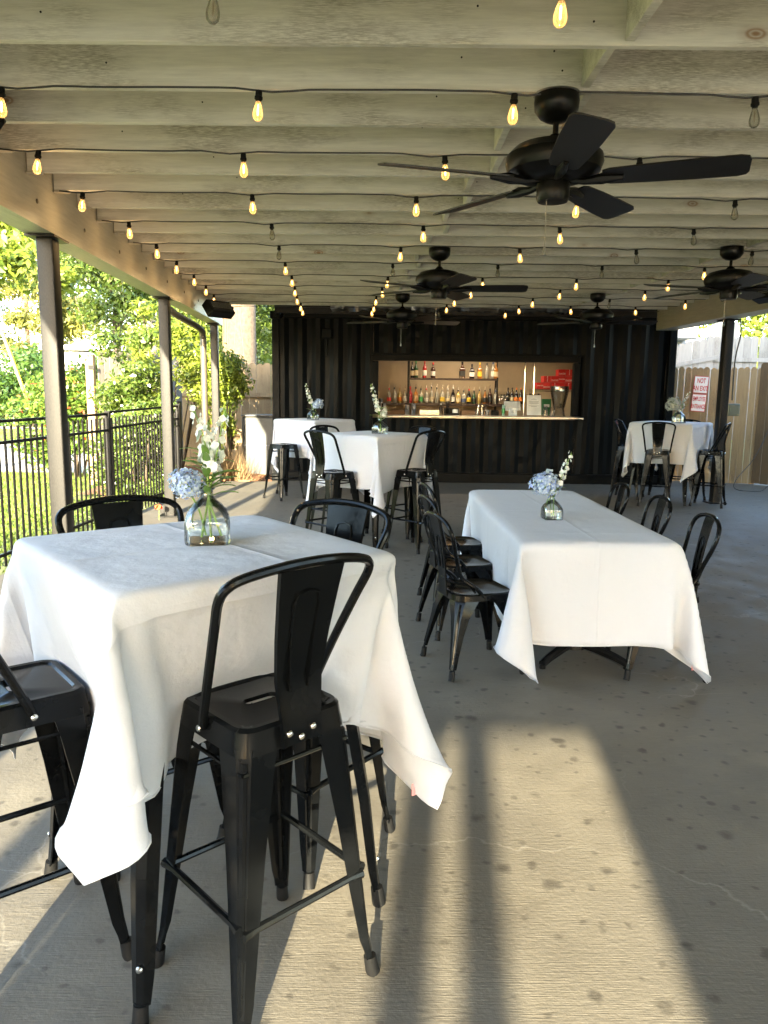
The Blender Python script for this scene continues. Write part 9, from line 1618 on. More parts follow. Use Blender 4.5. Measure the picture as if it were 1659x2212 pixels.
def bottle(x, y, z, h, r, body, lab, cap, label, square=False, pour=True, group='liquor bottles on the back bar shelf', low=.14, lh=.30):
    t = thing('liquor_bottle', label, 'bottle', (x, y, z), 0, group)
    nk = r * .34
    prof = [(r * .92, 0), (r, .006), (r, h * .52), (r * .93, h * .60), (r * .55, h * .70), (nk, h * .76), (nk, h * .97)]
    if square:
        MB().loft([rrect(a, a, a * (.25 if i < 4 else .9), zz, 3) for i, (a, zz) in enumerate(prof)]).build('glass', LQ[body], t)
        if lab: MB().loft([rrect(r + .0015, r + .0015, r * .25, zz, 3) for zz in (h * low, h * (low + lh))]).build('bottle_label', LB[lab], t)
    else:
        MB().lathe(prof, 12).build('glass', LQ[body], t)
        if lab: MB().lathe([(r + .0015, h * low), (r + .0015, h * (low + lh))], 12).build('bottle_label', LB[lab], t)
    MB().lathe([(nk + .002, h * .88), (nk + .002, h), (nk * .5, h * 1.005)], 10).build('cap', LB[cap] if cap in LB else MAT['satin_black'], t)
    if pour:
        MB().tube([(0, 0, h), (0, 0, h + .03), (.008, 0, h + .06)], [.006, .004, .003], 6).build('pourer', MAT['chrome'], t)
    return t
zt = 1.783
top = [(.502, .30, .034, 'black', 'cream', 'black', 0, 'dark wine bottle with cream label at the left end of the top shelf'),
       (.575, .32, .042, 'green', 'cream', 'green', 0, 'green bottle with cream label, second on the top shelf'),
       (.74, .33, .040, 'red', 'white', 'red', 0, 'red and white aperitif bottle on the top shelf'),
       (.90, .29, .046, 'dark', 'white', 'red', 0, 'brown bottle with white label beside the gap on the top shelf'),
       (1.455, .31, .055, 'dark', 'black', 'dark', 1, 'wide dark brown whiskey bottle on the top shelf'),
       (1.64, .27, .046, 'black', 'white', 'black', 1, 'black bottle with white diamond label on the top shelf'),
       (1.79, .30, .040, 'amber', 'yellow', 'yellow', 1, 'bottle with bright yellow label on the top shelf'),
       (1.925, .29, .040, 'clear', None, 'black', 0, 'plain clear bottle without label on the top shelf'),
       (1.42 + .62, .31, .038, 'clear', 'white', 'blue', 0, 'clear bottle with white and navy label near the right upright'),
       (2.14 - .045, .30, .040, 'amber', 'cream', 'tan', 1, 'amber bottle with cream label at the right end of the top shelf')]
for x, h, r, bd, lb_, cp_, sq, lab in top:
    bottle(x, 14.88, zt, h, r, bd, lb_, cp_, lab, bool(sq), False)
zl = 1.31
low_ = [('clear', 'red', 'red'), ('clear', None, 'black'), ('gold', 'orange', 'tan'), ('clear', 'white', 'cream'), ('red', 'red', 'red'), ('amber', 'tan', 'black'), ('clear', 'green', 'black'), ('clear', 'white', 'red'),
        ('clear', 'cream', 'black'), ('clear', None, 'black'), ('clear', 'yellow', 'cream'), ('clear', 'cream', 'white'), ('black', 'white', 'white'), ('gold', 'cream', 'black'), ('clear', 'blue', 'black'), ('black', 'yellow', 'red'),
        ('green', 'black', 'black'), ('gold', None, 'black'), ('amber', 'black', 'black'), ('dark', 'black', 'black'), ('clear', None, 'blue')]
adj = {'clear': 'clear', 'gold': 'golden', 'red': 'red', 'amber': 'amber', 'black': 'black', 'green': 'green', 'dark': 'dark brown'}
ordn = ['first', 'second', 'third', 'fourth', 'fifth', 'sixth', 'seventh', 'eighth', 'ninth', 'tenth', 'eleventh', 'twelfth', 'thirteenth', 'fourteenth', 'fifteenth', 'sixteenth', 'seventeenth', 'eighteenth', 'nineteenth', 'twentieth', 'twenty-first']
rb = random.Random(4)
for i, (bd, lb_, cp_) in enumerate(low_):
    x = .07 + i * .1015
    sq = i in (5, 10, 13, 14)
    lab = f"{adj[bd]} spirit bottle {'with ' + {'tan': 'brown', 'blue': 'navy'}.get(lb_, lb_) + ' label' if lb_ else 'without label'}, {ordn[i]} from left on the lower shelf"
    bottle(x, 14.86 + rb.uniform(-.03, .03), zl, rb.uniform(.27, .32) if i < 13 else rb.uniform(.24, .29), rb.uniform(.036, .043), bd, lb_, cp_, lab, sq, True, low=.12, lh=rb.uniform(.22, .36))
for i, (x, c_, lb_, lab) in enumerate([(2.34, 'black', None, 'black wine bottle with dark capsule, left of the wine bottles by the till'), (2.42, 'black', 'cream', 'wine bottle with square cream label between the other wine bottles'),
                                 (2.50, 'orange', 'orange', 'wine bottle with orange label and capsule, inner of the two'), (2.585, 'orange', 'orange', 'wine bottle with orange label at the right end of the lower shelf')]):
    bottle(x, 14.86, zl, .31, .039, 'black', lb_, c_, lab, False, False, 'wine bottles on the back bar shelf', .2, .22)
def wine_glass(x, y, z, lab):
    t = thing('wine_glass', lab, 'glass', (x, y, z), 0, 'wine glasses on the back bar shelf')
    MB().lathe([(.03, 0), (.03, .002), (.004, .006), (.004, .07), (.02, .085), (.034, .12), (.032, .16), (.028, .185)], 14, caps=False).build('bowl', MAT['glass'], t)
for i in range(4): wine_glass(2.18 + .055 * (i % 4), 14.80 + .05 * (i % 2), zl, ['leftmost', 'second', 'third', 'rightmost'][i] + ' of the four clear wine glasses between the spirits and wine bottles')

# things on the counter
def shaker(x, y, h, lab):
    t = thing('cocktail_shaker', lab, 'shaker', (x, y, 1.105), 0, 'steel cocktail shakers on the counter')
    MB().lathe([(.030, 0), (.032, .004), (.043, h), (.0445, h + .003), (.041, h + .001), (.030, .01)], 18, caps=False).build('tin', MAT['chrome'], t)
shaker(.375, 13.36, .19, 'shorter steel shaker tin standing next to the tray on the bar counter')
shaker(.485, 13.36, .21, 'taller steel shaker tin just left of the silver tray')
shaker(-.03, 13.34, .21, 'steel shaker tin at the left end of the serving hatch')
shaker(-.085, 13.45, .29, 'tall stacked steel tins behind the flowers at the hatch corner')
tr = thing('napkin_tray', 'silver foil covered tray on the bar counter right of the shakers', 'tray', (.76, 13.42, 1.105))
MB().box((0, 0, .055), (.35, .18, .11), bev=.008).build('tray', MAT['foil'], tr, smooth=0)
jb = thing('water_bottle', 'small clear plastic bottle standing behind the silver tray', 'bottle', (.97, 13.55, 1.105))
MB().lathe([(.032, 0), (.034, .01), (.034, .15), (.014, .185), (.014, .20)], 14).build('bottle', MAT['plastic_clear'], jb)
MB().lathe([(.016, .195), (.016, .215)], 10).build('cap', MAT['white_plastic'], jb)
cd = thing('bar_caddy', 'black bar caddy holding napkins and straws on the counter', 'caddy', (1.15, 13.45, 1.105))
MB().box((0, 0, .025), (.26, .15, .05), bev=.005).box((0, .065, .07), (.26, .01, .14)).box((-.04, 0, .07), (.006, .14, .12)).build('tray', MAT['satin_black'], cd, smooth=0)
MB().box((.06, .0, .09), (.09, .09, .06)).build('napkin_stack', MAT['paper'], cd, smooth=0)
st_ = MB()
for k in range(7): st_.tube([(-.09 + .006 * k, .01 * (k % 3), .05), (-.095 + .009 * k, .012 * (k % 3), .26)], .003, 5)
st_.build('straw', MAT['satin_black'], cd)
for i, x in enumerate((1.58, 1.67, 1.76)):
    g_ = thing('mixing_glass', ['left clear mixing glass with tools in it on the counter', 'middle clear glass holding bar spoons on the counter', 'right clear glass beside the black box on the counter'][i], 'glass', (x, 13.40, 1.105))
    MB().lathe([(.028, 0), (.030, .005), (.038, .11), (.035, .11), (.027, .008)], 14, caps=False).build('glass', MAT['glass'], g_)
    MB().tube([(0, 0, .01), (.03 - .03 * i, 0, .20)], .003, 6).build('bar_spoon', MAT['chrome'], g_)
pb = thing('black_box', 'small rounded black box on the counter left of the green can', 'box', (1.90, 13.45, 1.105))
MB().loft([rrect(.065, .05, .02, z) for z in (0, .09)] + [rrect(.055, .04, .02, .115)]).build('box', MAT['satin_black'], pb)
gc = thing('tall_can', 'tall pale green drink bottle standing left of the tablet till', 'bottle', (2.03, 13.32, 1.105))
MB().lathe([(.024, 0), (.026, .006), (.026, .19), (.022, .205), (.02, .21)], 14).build('can', plain('pale green can', (.30, .46, .38), .3), gc)
MB().lathe([(.0265, .06), (.0265, .15)], 14).build('can_label', LB['green'], gc)
tl_ = thing('tablet_till', 'white tablet till on a stand with a square logo, on the bar counter', 'till', (2.20, 13.36, 1.105))
T = Matrix.Rotation(R(-35), 4, 'X')
MB().box((.0, .10, .19), (.28, .012, .19), mat=T, bev=.004).build('tablet', MAT['white_plastic'], tl_, smooth=0)
MB().box((0, .10, .07), (.07, .06, .14), bev=.006).build('stand', MAT['white_plastic'], tl_, smooth=0)
lg = MB().box((-.02, -.10, .082), (.145, .012, .165), bev=.004)
rd = lg.build('card_reader', MAT['white_plastic'], tl_, smooth=0)
MB().loft([[Vector((p.x - .02, -.1072, p.y + .095)) for p in rrect(.019, .019, .006, 0)], [Vector((p.x - .02, -.1072, p.y + .095)) for p in rrect(.0145, .0145, .004, 0)]], caps=False).box((-.02, -.1075, .095), (.010, .001, .010)).build('square_logo', MAT['ink'], rd, smooth=0, recalc=False)
cbd = thing('clipboard_menu', 'clipboard with a printed drinks list standing on the bar counter', 'clipboard', (2.55, 13.30, 1.115))
T = Matrix.Rotation(R(-12), 4, 'X')
MB().box((0, .04, .19), (.265, .008, .40), mat=T, bev=.003).build('board', MAT['brown_board'], cbd, smooth=0)
MB().box((0, .034, .20), (.245, .002, .35), mat=T).build('paper', MAT['paper'], cbd, smooth=0)
MB().box((-.07, .026, .385), (.035, .016, .02), mat=T).box((.07, .026, .385), (.035, .016, .02), mat=T).build('clip', MAT['satin_black'], cbd, smooth=0)
ik = MB()
for k, (w_, z_) in enumerate([(.05, .31), (.10, .295), (.17, .265), (.15, .252), (.17, .235), (.12, .222), (.18, .19), (.10, .178)]):
    p = T @ Vector((0, 0, z_ - .20)); ik.box((0, .034 + p.y - .0022, .20 + p.z), (w_, .001, .004), mat=T)
tag(ik.build('printed_line', MAT['ink'], cbd, smooth=0), kind='stuff')
MB().box((0, .05, .0), (.30, .10, .016)).build('foot', MAT['brown_board'], cbd, smooth=0)
for i, (x, h) in enumerate(((2.745, .20), (2.865, .175))):
    cu = thing('cup_stack', ['taller stack of upturned clear plastic cups by the clipboard', 'shorter stack of clear plastic cups beside the drink dispenser'][i], 'cups', (x, 13.32, 1.108), 0, 'stacks of clear plastic cups')
    pr = []
    zz = 0
    while zz < h * .62: pr += [(.047, zz), (.047, zz + .008), (.044, zz + .010)]; zz += .014
    pr += [(.042, h * .66), (.034, h - .004), (.030, h)]
    MB().lathe(pr, 18, caps=False).build('cups', MAT['plastic_clear'], cu)
dd = thing('drink_dispenser', 'large clear glass drink dispenser with tap at the right end of the hatch', 'dispenser', (3.0, 13.42, 1.108))
MB().lathe([(.06, .0), (.115, .004), (.118, .02), (.10, .06), (.092, .13), (.088, .15)], 24, caps=False).build('stand', MAT['plastic_clear'], dd)
MB().lathe([(.085, .15), (.10, .18), (.125, .30), (.150, .42), (.155, .48), (.150, .535), (.146, .535), (.150, .48), (.145, .42), (.12, .30), (.096, .18), (.02, .16)], 28, caps=False).build('jar', MAT['plastic_clear'], dd)
MB().tube([(0, -.10, .20), (0, -.145, .20), (0, -.155, .17)], .011, 8).box((0, -.145, .225), (.02, .012, .03)).build('tap', MAT['satin_black'], dd)

# soda cartons on a chrome wire rack
rk = thing('wire_rack', 'chrome wire rack holding red cartons at the right of the bar', 'rack', (0, 14.4, 0))
for x, yy in ((2.63, .35), (2.74, 0), (3.56, 0)):
    MB().tube([(x, yy, .2), (x, yy, 2.3)], .012, 8).build('pole', MAT['chrome'], rk)
w_ = MB()
for k in range(14): w_.tube([(2.72 + .062 * k, -.0, 1.58), (2.72 + .062 * k, .40, 1.58)], .004, 5)
w_.tube([(2.66, 0, 1.585), (3.56, 0, 1.585)], .006, 6); w_.tube([(2.66, 0, 1.555), (3.56, 0, 1.555)], .006, 6)
w_.build('wire_shelf', MAT['chrome'], rk)
def text_mesh(s, size, m, name, extr=.0006, xs=1.0, bold=0.0, align='CENTER', shear=0):
    cu = bpy.data.curves.new(name, 'FONT'); cu.body = s; cu.size = size; cu.extrude = extr; cu.align_x = align; cu.align_y = 'CENTER'; cu.offset = bold; cu.shear = shear; cu.resolution_u = 3
    o = bpy.data.objects.new(name, cu); col.objects.link(o)
    dg = bpy.context.evaluated_depsgraph_get(); dg.update()
    me = bpy.data.meshes.new_from_object(o.evaluated_get(dg))
    bpy.data.objects.remove(o)
    me.transform(Matrix.Diagonal((xs, 1, 1, 1)) )
    me.transform(Matrix.Rotation(R(90), 4, 'X'))
    me.materials.clear(); me.materials.append(m)
    return me
TX = text_mesh('Coca-Cola', .055, MAT['white_print'], 'carton_lettering', shear=.35, bold=.0012)
TXs = text_mesh('Coca-Cola', .028, MAT['white_print'], 'carton_lettering', bold=.0006)
MEc = mesh_of(MB().box((0, 0, 0), (.128, .26, .118), bev=.003), 'carton', MAT['red_box'])
MEr = mesh_of(MB().box((0, 0, 0), (.126, .002, .004)), 'carton_stripe', MAT['white_print'])
ci = 0
rown = {0: 'bottom', 1: 'middle', 2: 'top'}
for row, n0, n1 in ((0, 0, 5), (1, 1, 5), (2, 3, 5)):
    for k in range(n0, n1):
        x = 2.84 + .134 * k
        t = thing('soda_carton', f"red soda carton, {['leftmost', 'second', 'third', 'fourth', 'rightmost'][k]} place in the {rown[row]} row on the wire rack", 'carton', (x, 14.50, 1.655 + .122 * row), R(random.Random(ci).uniform(-4, 4)), 'red soda cartons on the wire rack')
        link('carton', MEc, t)
        if (k + row) % 2 == 0:
            o = link('lettering', TX, t, (0, -.132, .005)); o.rotation_euler = (0, R(-90 if k % 3 else 0), 0); o.scale = (.46 if k % 3 == 0 else .42,) * 3
        else:
            link('lettering', TXs, t, (0, -.132, -.012)); link('stripe', MEr, t, (0, -.1325, -.03))
        ci += 1
gx = thing('green_carton', 'green soda carton low behind the drink dispenser', 'carton', (2.90, 14.1, 1.27))
MB().box((0, 0, 0), (.16, .26, .30), bev=.003).build('carton', MAT['green_box'], gx, smooth=0)
MB().box((0, -.133, .03), (.10, .002, .05)).build('carton_print', MAT['white_print'], gx, smooth=0)
wo = thing('wall_outlet', 'cream wall outlet behind the wine bottles', 'outlet', (2.78, 15.40, 1.40))
MB().box((0, 0, 0), (.075, .008, .115), bev=.002).build('plate', LB['cream'], wo, smooth=0)
# ------------------------------------------------------------------ black picket fence beside the lawn
def fence_x(y): return -3.32 + .045 * (y - 6.45)
fe = thing('metal_fence', 'black metal picket fence along the patio edge, lawn behind it', 'fence')
PK = mesh_of(MB().box((0, 0, .62), (.017, .017, 1.22)), 'picket', MAT['satin_black'])
ys = [y for y in np.arange(1.0, 11.6, .112)]
for y in ys:
    if any(abs(y - q) < .05 for q in (4.5, 8.95, 11.55)): continue
    o = link('picket', PK, fe, (fence_x(y), y, -.06)); 
for z in (.06, 1.03, 1.215):
    zz = lambda y: z + (0 if y < 8.95 else .05 * (z > .5))
    for a, b_ in ((1.0, 8.95), (8.95, 11.6)):
        MB().tube([(fence_x(a), a, z + (.02 if a > 8 and z > .5 else 0)), (fence_x(b_), b_, z + (.05 if a > 8 and z > .5 else 0))], .019, 4).build('rail', MAT['satin_black'], fe, smooth=0)
for y, h in ((4.5, 1.30), (8.95, 1.33), (11.55, 1.37)):
    MB().box((fence_x(y), y, h / 2 - .1), (.055, .055, h), bev=.004).box((fence_x(y), y, h - .09), (.066, .066, .02), bev=.004).build('post', MAT['satin_black'], fe, smooth=0)
gt = thing('metal_gate', 'black metal gate standing beyond the picket fence, before the grey planks', 'gate', (-3.75, 12.6, 0), R(-6))
for k in range(8): link('picket', PK, gt, (-.40 + .1 * k, 0, -.05))
for z in (.10, 1.02, 1.2): MB().tube([(-.45, 0, z), (.40, 0, z)], .016, 4).build('rail', MAT['satin_black'], gt, smooth=0)
for x in (-.5, .42): MB().box((x, 0, .62), (.06, .06, 1.40), bev=.004).build('post', MAT['satin_black'], gt, smooth=0)

# ------------------------------------------------------------------ plank fences
def plank_mesh(w, h, top, m, name='plank'):
    c = .02 if top == 'dog' else 0
    if top == 'dog': P = [(-w / 2, 0), (w / 2, 0), (w / 2, h - .035), (w / 2 - .03, h), (-w / 2 + .03, h), (-w / 2, h - .035)]
    elif top == 'round': P = [(-w / 2, 0), (w / 2, 0), (w / 2, h - .05), (w * .42, h - .02), (w * .2, h), (-w * .2, h), (-w * .42, h - .02), (-w / 2, h - .05)]
    else: P = [(-w / 2, 0), (w / 2, 0), (w / 2, h), (-w / 2, h)]
    t = .018
    a = [Vector((x, 0, z)) for x, z in P]; b_ = [Vector((x, t, z)) for x, z in P]; n = len(P)
    mb = MB().add(a + b_, [tuple(range(n)), tuple(range(2 * n - 1, n - 1, -1))] + [(i, n + i, n + (i + 1) % n, (i + 1) % n) for i in range(n)])
    return mesh_of(mb, name, m)
def plank_fence(label, x0, y0, x1, y1, z0, h, w, top, m, rails=(.35, .9, 1.6), back=False, hvar=.012, z1=None, railside=-1):
    t = thing('plank_fence', label, 'fence', (x0, y0, 0), math.atan2(y1 - y0, x1 - x0))
    ln_ = math.hypot(x1 - x0, y1 - y0); n = int(ln_ / w)
    me = plank_mesh(w - .006, h, top, m)
    rr = random.Random(n * 7 + int(abs(x0) * 10))
    z1 = z0 if z1 is None else z1
    for i in range(n):
        o = link('plank', me, t, (w * (i + .5), rr.uniform(-.004, .004), z0 + (z1 - z0) * i / n + rr.uniform(-hvar, hvar)))
        o.rotation_euler = (0, R(rr.uniform(-.4, .4)), R(rr.uniform(-1.2, 1.2)))
    for z in rails:
        mb = MB().box((0, 0, 0), (math.hypot(ln_, z1 - z0), .038, .09))
        o = mb.build('rail', m, t, smooth=0); o.location = (ln_ / 2, -.022 if railside < 0 else .042, z + (z1 - z0) / 2); o.rotation_euler = (0, -math.atan2(z1 - z0, ln_), 0)
    return t
plank_fence('new tan plank fence behind the sign at the right, dog-eared tops', 4.92, 13.75, 6.46, 13.30, 0.0, 2.0, .105, 'dog', MAT['fence_tan'], rails=(), railside=1)
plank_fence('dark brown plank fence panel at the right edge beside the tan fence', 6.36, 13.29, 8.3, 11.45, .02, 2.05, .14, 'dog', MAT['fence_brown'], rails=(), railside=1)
plank_fence('tall pale grey plank fence with a rail, above and behind the tan fence', 7.0, 17.2, 11.5, 17.2, .55, 2.25, .165, 'round', MAT['fence_grey'], rails=(2.30,))
plank_fence('stepped pale plank fence sloping up behind the right end of the container', 5.2, 17.0, 7.25, 17.16, .22, 2.18, .165, 'round', MAT['fence_grey'], rails=(1.95,), z1=.62)
plank_fence('sunlit tan plank fence at the left behind the far post', -5.15, 16.1, -1.75, 16.1, -.1, 2.16, .155, 'round', MAT['fence_tan'], rails=(.62, 1.42))
plank_fence('short grey plank fence beyond the picket fence, between the bushes', -4.78, 13.0, -3.9, 15.2, -.1, 2.22, .14, 'flat', MAT['fence_grey'], rails=())
wp = thing('wooden_post', 'thick square wooden post with a hinge at the end of the grey plank fence', 'post', (-4.87, 12.9, 0))
MB().box((0, 0, .98), (.13, .13, 2.16), bev=.008).build('post', MAT['fence_wood'], wp, smooth=0)
MB().box((.04, -.075, 1.85), (.10, .02, .07)).box((.04, -.075, .55), (.05, .02, .14)).build('hinge', MAT['satin_black'], wp, smooth=0)

# signs on the right fence
sg = thing('warning_sign', 'red and white sign reading NOT AN EXIT, EMPLOYEE ENTRANCE', 'sign', (5.44, 13.50, 1.44), R(-16))
sg.rotation_euler = (0, R(3.2), R(-16))
for (zc, hh, lines, sz) in ((.30, .34, ('NOT', 'AN EXIT'), .135), (-.06, .35, ('EMPLOYEE', 'ENTRANCE'), .118)):
    MB().box((0, 0, zc), (.27, .006, hh), bev=.002).build('red_border', MAT['red_print'], sg, smooth=0)
    MB().box((0, -.0036, zc), (.25, .003, hh - .022)).build('white_panel', MAT['white_print'], sg, smooth=0)
    for k, s_ in enumerate(lines):
        me = text_mesh(s_, sz, MAT['red_print'], 'lettering', xs=.55 if len(s_) < 8 else .42, bold=.0028)
        link('lettering', me, sg, (0, -.0062, zc + (.075 if k == 0 else -.075)))
sg.scale = (.86,) * 3
# electrical box and cable by the right post
eb = thing('outlet_box', 'grey green weatherproof outlet box on the right steel post', 'electrical box', (XR(10.88) + .36, 10.86, 1.32))
MB().box((0, 0, 0), (.17, .10, .17), bev=.012).box((0, -.052, .0), (.12, .012, .12), bev=.004).build('housing', plain('grey green plastic', (.10, .12, .10), .5), eb, smooth=0)
pc = thing('power_lead', 'black cable coming down the right steel post from the beam', 'cable')
px_ = XR(10.88) + .31
MB().tube(smooth_path([(px_ + .03, 10.80, 2.55), (px_ + .05, 10.79, 2.35), (px_ - .0, 10.79, 2.0), (px_ + .002, 10.79, 1.45)], 4), .010, 6).build('cable', MAT['cord'], pc)
c2 = thing('extension_lead', 'thin cord hanging in a curve down the brown fence and along the floor', 'cord')
MB().tube(smooth_path([(6.6, 13.0, 1.75), (6.45, 13.0, 1.0), (6.1, 12.7, .5), (5.75, 12.5, .18), (5.7, 12.4, .02), (6.0, 12.2, .015), (6.2, 12.3, .10), (6.4, 12.2, .015), (6.7, 12.1, .012)], 5), .006, 6).build('cord', MAT['cord'], c2)
fm = thing('floor_hatch', 'flat dark metal hatch plate lying on the concrete at the right edge', 'plate', (6.7, 11.7, .008), R(20))
MB().box((0, 0, 0), (.7, .5, .012), bev=.003).build('plate', MAT['satin_black'], fm, smooth=0)
sp = thing('wire_shelving', 'small silver wire rack standing by the brown fence at the right edge', 'rack', (6.95, 12.4, 0))
for x in (-.15, .15):
    for y in (-.12, .12): MB().tube([(x, y, 0), (x, y, .62)], .012, 6).build('leg', MAT['chrome'], sp)
for z in (.15, .35, .55): MB().box((0, 0, z), (.34, .28, .012)).build('shelf', MAT['chrome'], sp, smooth=0)

# propane tank box and bricks at the left
ac = thing('utility_box', 'white painted metal cabinet in dappled sun by the container corner', 'cabinet', (-2.20, 14.35, -.1))
MB().box((0, 0, .58), (.80, .6, 1.12), bev=.03).build('cabinet', plain('chalky cabinet paint', (.06, .063, .064), .6), ac, smooth=0)
MB().box((0, -.302, .62), (.78, .006, .02)).build('seam', MAT['gutter'], ac, smooth=0)
MB().box((0, 0, 1.155), (.84, .64, .03), bev=.01).build('lid', plain('chalky lid paint', (.09, .09, .09), .6), ac, smooth=0)
for i, (x, y, rz) in enumerate(((-3.25, 13.35, 20), (-3.0, 13.25, 60), (-2.75, 13.2, 15), (-2.4, 13.15, 5))):
    bk = thing('loose_brick', ['brick lying at the left of the mulch, tilted', 'brick standing askew in the mulch', 'brick flat on the mulch near the slab corner', 'brick nearest the container in the mulch bed'][i], 'brick', (x, y, -.05), R(rz), 'loose bricks edging the mulch bed')
    MB().box((0, 0, .0), (.2, .1, .065), bev=.006).build('brick', MAT['terracotta'], bk, smooth=0)

# downpipe by the third post
dp = thing('downpipe', 'curved bronze rain downpipe dropping beside the far left post', 'downpipe')
yd = 12.42; xd = XL(12.55) - .24
pth = smooth_path([(XL(10.9) - .60, 10.9, 2.97), (XL(10.9) - .52, 10.95, 2.70), (XL(11.2) - .40, 11.15, 2.56), (XL(12.1) - .25, 12.15, 2.44), (xd, 12.40, 2.34), (xd, yd, 2.15), (xd, yd, 1.2), (xd, yd, .02)], 6)
dpo = MB().tube(pth, .050, 12).build('pipe', MAT['downpipe'], dp)
rb_ = MB()
for k in range(2, 16, 1): rb_.lathe([(.053, -.004), (.053, .004)], 12, pth[k], T=(pth[k + 1] - pth[k]).to_track_quat('Z', 'Y').to_matrix().to_4x4())
tag(rb_.build('crimp_ring', MAT['downpipe'], dp), kind='stuff')

# ------------------------------------------------------------------ buildings seen at the edges
bh = thing('brick_building', 'white painted brick building wall behind the right fences', 'building', (0, 22, 0))
MB().box((7.85, 2, 3.0), (1.7, 4, 7.0)).build('wall', MAT['white_brick'], bh, smooth=0)
bme = mesh_of(MB().box((0, 0, 0), (.39, .02, .115), bev=.004), 'brick', MAT['white_brick'])
cnt = 0
for r_ in range(26):
    for k in range(8):
        x = 7.22 + .41 * k + (.2 if r_ % 2 else 0)
        if x > 8.5 or cnt >= 290: continue
        link('brick', bme, bh, (x, -.005, 2.2 + .13 * r_)); cnt += 1
MB().box((7.55, -.5, 3.12), (1.5, 1.0, .22), bev=.02).build('canopy', MAT['gutter'], bh, smooth=0)
tp = thing('dark_tarp', 'torn dark tarp hanging at the corner of the white building', 'tarp', (9.05, 21.2, 3.1))
MB().add([(-.7, 0, .1), (.1, 0, .5), (.5, .1, .3), (.5, .2, -.7), (.2, 0, -.9), (0, 0, -.75), (-.3, 0, -.15)], [(0, 1, 6), (1, 2, 6), (2, 3, 4, 5, 6)]).build('tarp', MAT['tarp'], tp, smooth=0)
h1 = thing('far_building', 'low white building glimpsed beyond the bushes at the left', 'building', (-16.3, 46, -.6))
MB().box((0, 0, 2.1), (3.6, 5, 4.0)).build('wall', MAT['white_siding'], h1, smooth=0)
MB().box((0, 0, 4.35), (3.9, 5.4, .25)).build('roof', MAT['white_plastic'], h1, smooth=0)
for k in range(4): MB().box((-1.2 + .8 * k, -2.52, 2.2), (.5, .05, 1.0)).build('window', MAT['grille'], h1, smooth=0)
h2 = thing('far_house', 'pale blue grey house roof seen through the leaves at the far left', 'building', (-38, 52, 0))
MB().box((0, 0, 3), (14, 6, 6)).build('wall', MAT['white_siding'], h2, smooth=0)
MB().add([(-7.5, -3.5, 6), (7.5, -3.5, 6), (7.5, 3.5, 6), (-7.5, 3.5, 6), (-7, 0, 9), (7, 0, 9)], [(0, 1, 5, 4), (2, 3, 4, 5), (0, 4, 3), (1, 2, 5)]).build('roof', MAT['house_roof'], h2, smooth=0)
for k in range(4): MB().box((-5 + 3.3 * k, -3.03, 3.6), (1.2, .06, 1.6)).build('window', MAT['grille'], h2, smooth=0)
ut = thing('utility_pole', 'weathered utility pole with a white conduit at the far left edge', 'pole', (-11.6, 21.0, -.1), 0)
MB().tube([(0, 0, 0), (-.25, 0, 9)], [.17, .13], 12).build('pole', MAT['grey_pole'], ut)
MB().tube([(.20, -.12, 0), (.02, -.12, 4.2)], .055, 10).build('conduit', MAT['pvc'], ut)
gw = thing('guy_wire_guard', 'slanting yellow plastic guy wire guard near the left post', 'guard', (-9.0, 19.0, -.1))
MB().tube([(.25, 0, 1.3), (-.30, 0, 3.05)], .035, 8).build('guard', MAT['yellow'], gw)
MB().tube([(.62, 0, 0), (-1.9, 0, 8)], .008, 6).build('wire', MAT['grey_pole'], gw)
u2 = thing('light_pole', 'thin grey wooden pole rising beyond the shrubs, before the pines', 'pole', (-7.75, 26, -.1))
MB().tube([(0, 0, 0), (0, 0, 9)], [.17, .14], 10).build('pole', MAT['grey_pole'], u2)

# ------------------------------------------------------------------ plants
def leaves(blobs, n, size, seed, fill=.35, flat=.0, asp=.45):
    """blobs: (cx,cy,cz, rx,ry,rz, weight).  returns quads spread through the volumes, denser near the skin"""
    rg = np.random.default_rng(seed)
    B = np.array(blobs, dtype=float)
    w = B[:, 6] if B.shape[1] > 6 else B[:, 3] * B[:, 4] + B[:, 5] * B[:, 3]
    w = w / w.sum()
    idx = rg.choice(len(B), n, p=w)
    d = rg.normal(size=(n, 3)); d /= np.linalg.norm(d, axis=1)[:, None]
    r = 1 - fill * rg.random(n) ** 1.4
    # clumps: pull leaves toward random twig ends
    P = B[idx, :3] + d * B[idx, 3:6] * (r * rg.uniform(.86, 1.08, n))[:, None]
    cl = rg.integers(0, max(4, n // 60), n)
    off = rg.normal(size=(max(4, n // 60), 3)) * B[:, 3:6].mean() * .10
    P = P + off[cl]
    nrm = rg.normal(size=(n, 3)) + d * .9 + np.array([0, 0, .5]); nrm /= np.linalg.norm(nrm, axis=1)[:, None]
    a = np.cross(nrm, rg.normal(size=(n, 3))); a /= np.linalg.norm(a, axis=1)[:, None]
    b_ = np.cross(nrm, a)
    s = size * rg.uniform(.6, 1.3, n)[:, None]
    V = np.stack([P - a * s, P - b_ * s * asp + nrm * s * .12, P + a * s, P + b_ * s * asp + nrm * s * .12], 1)
    return V.reshape(-1, 3)

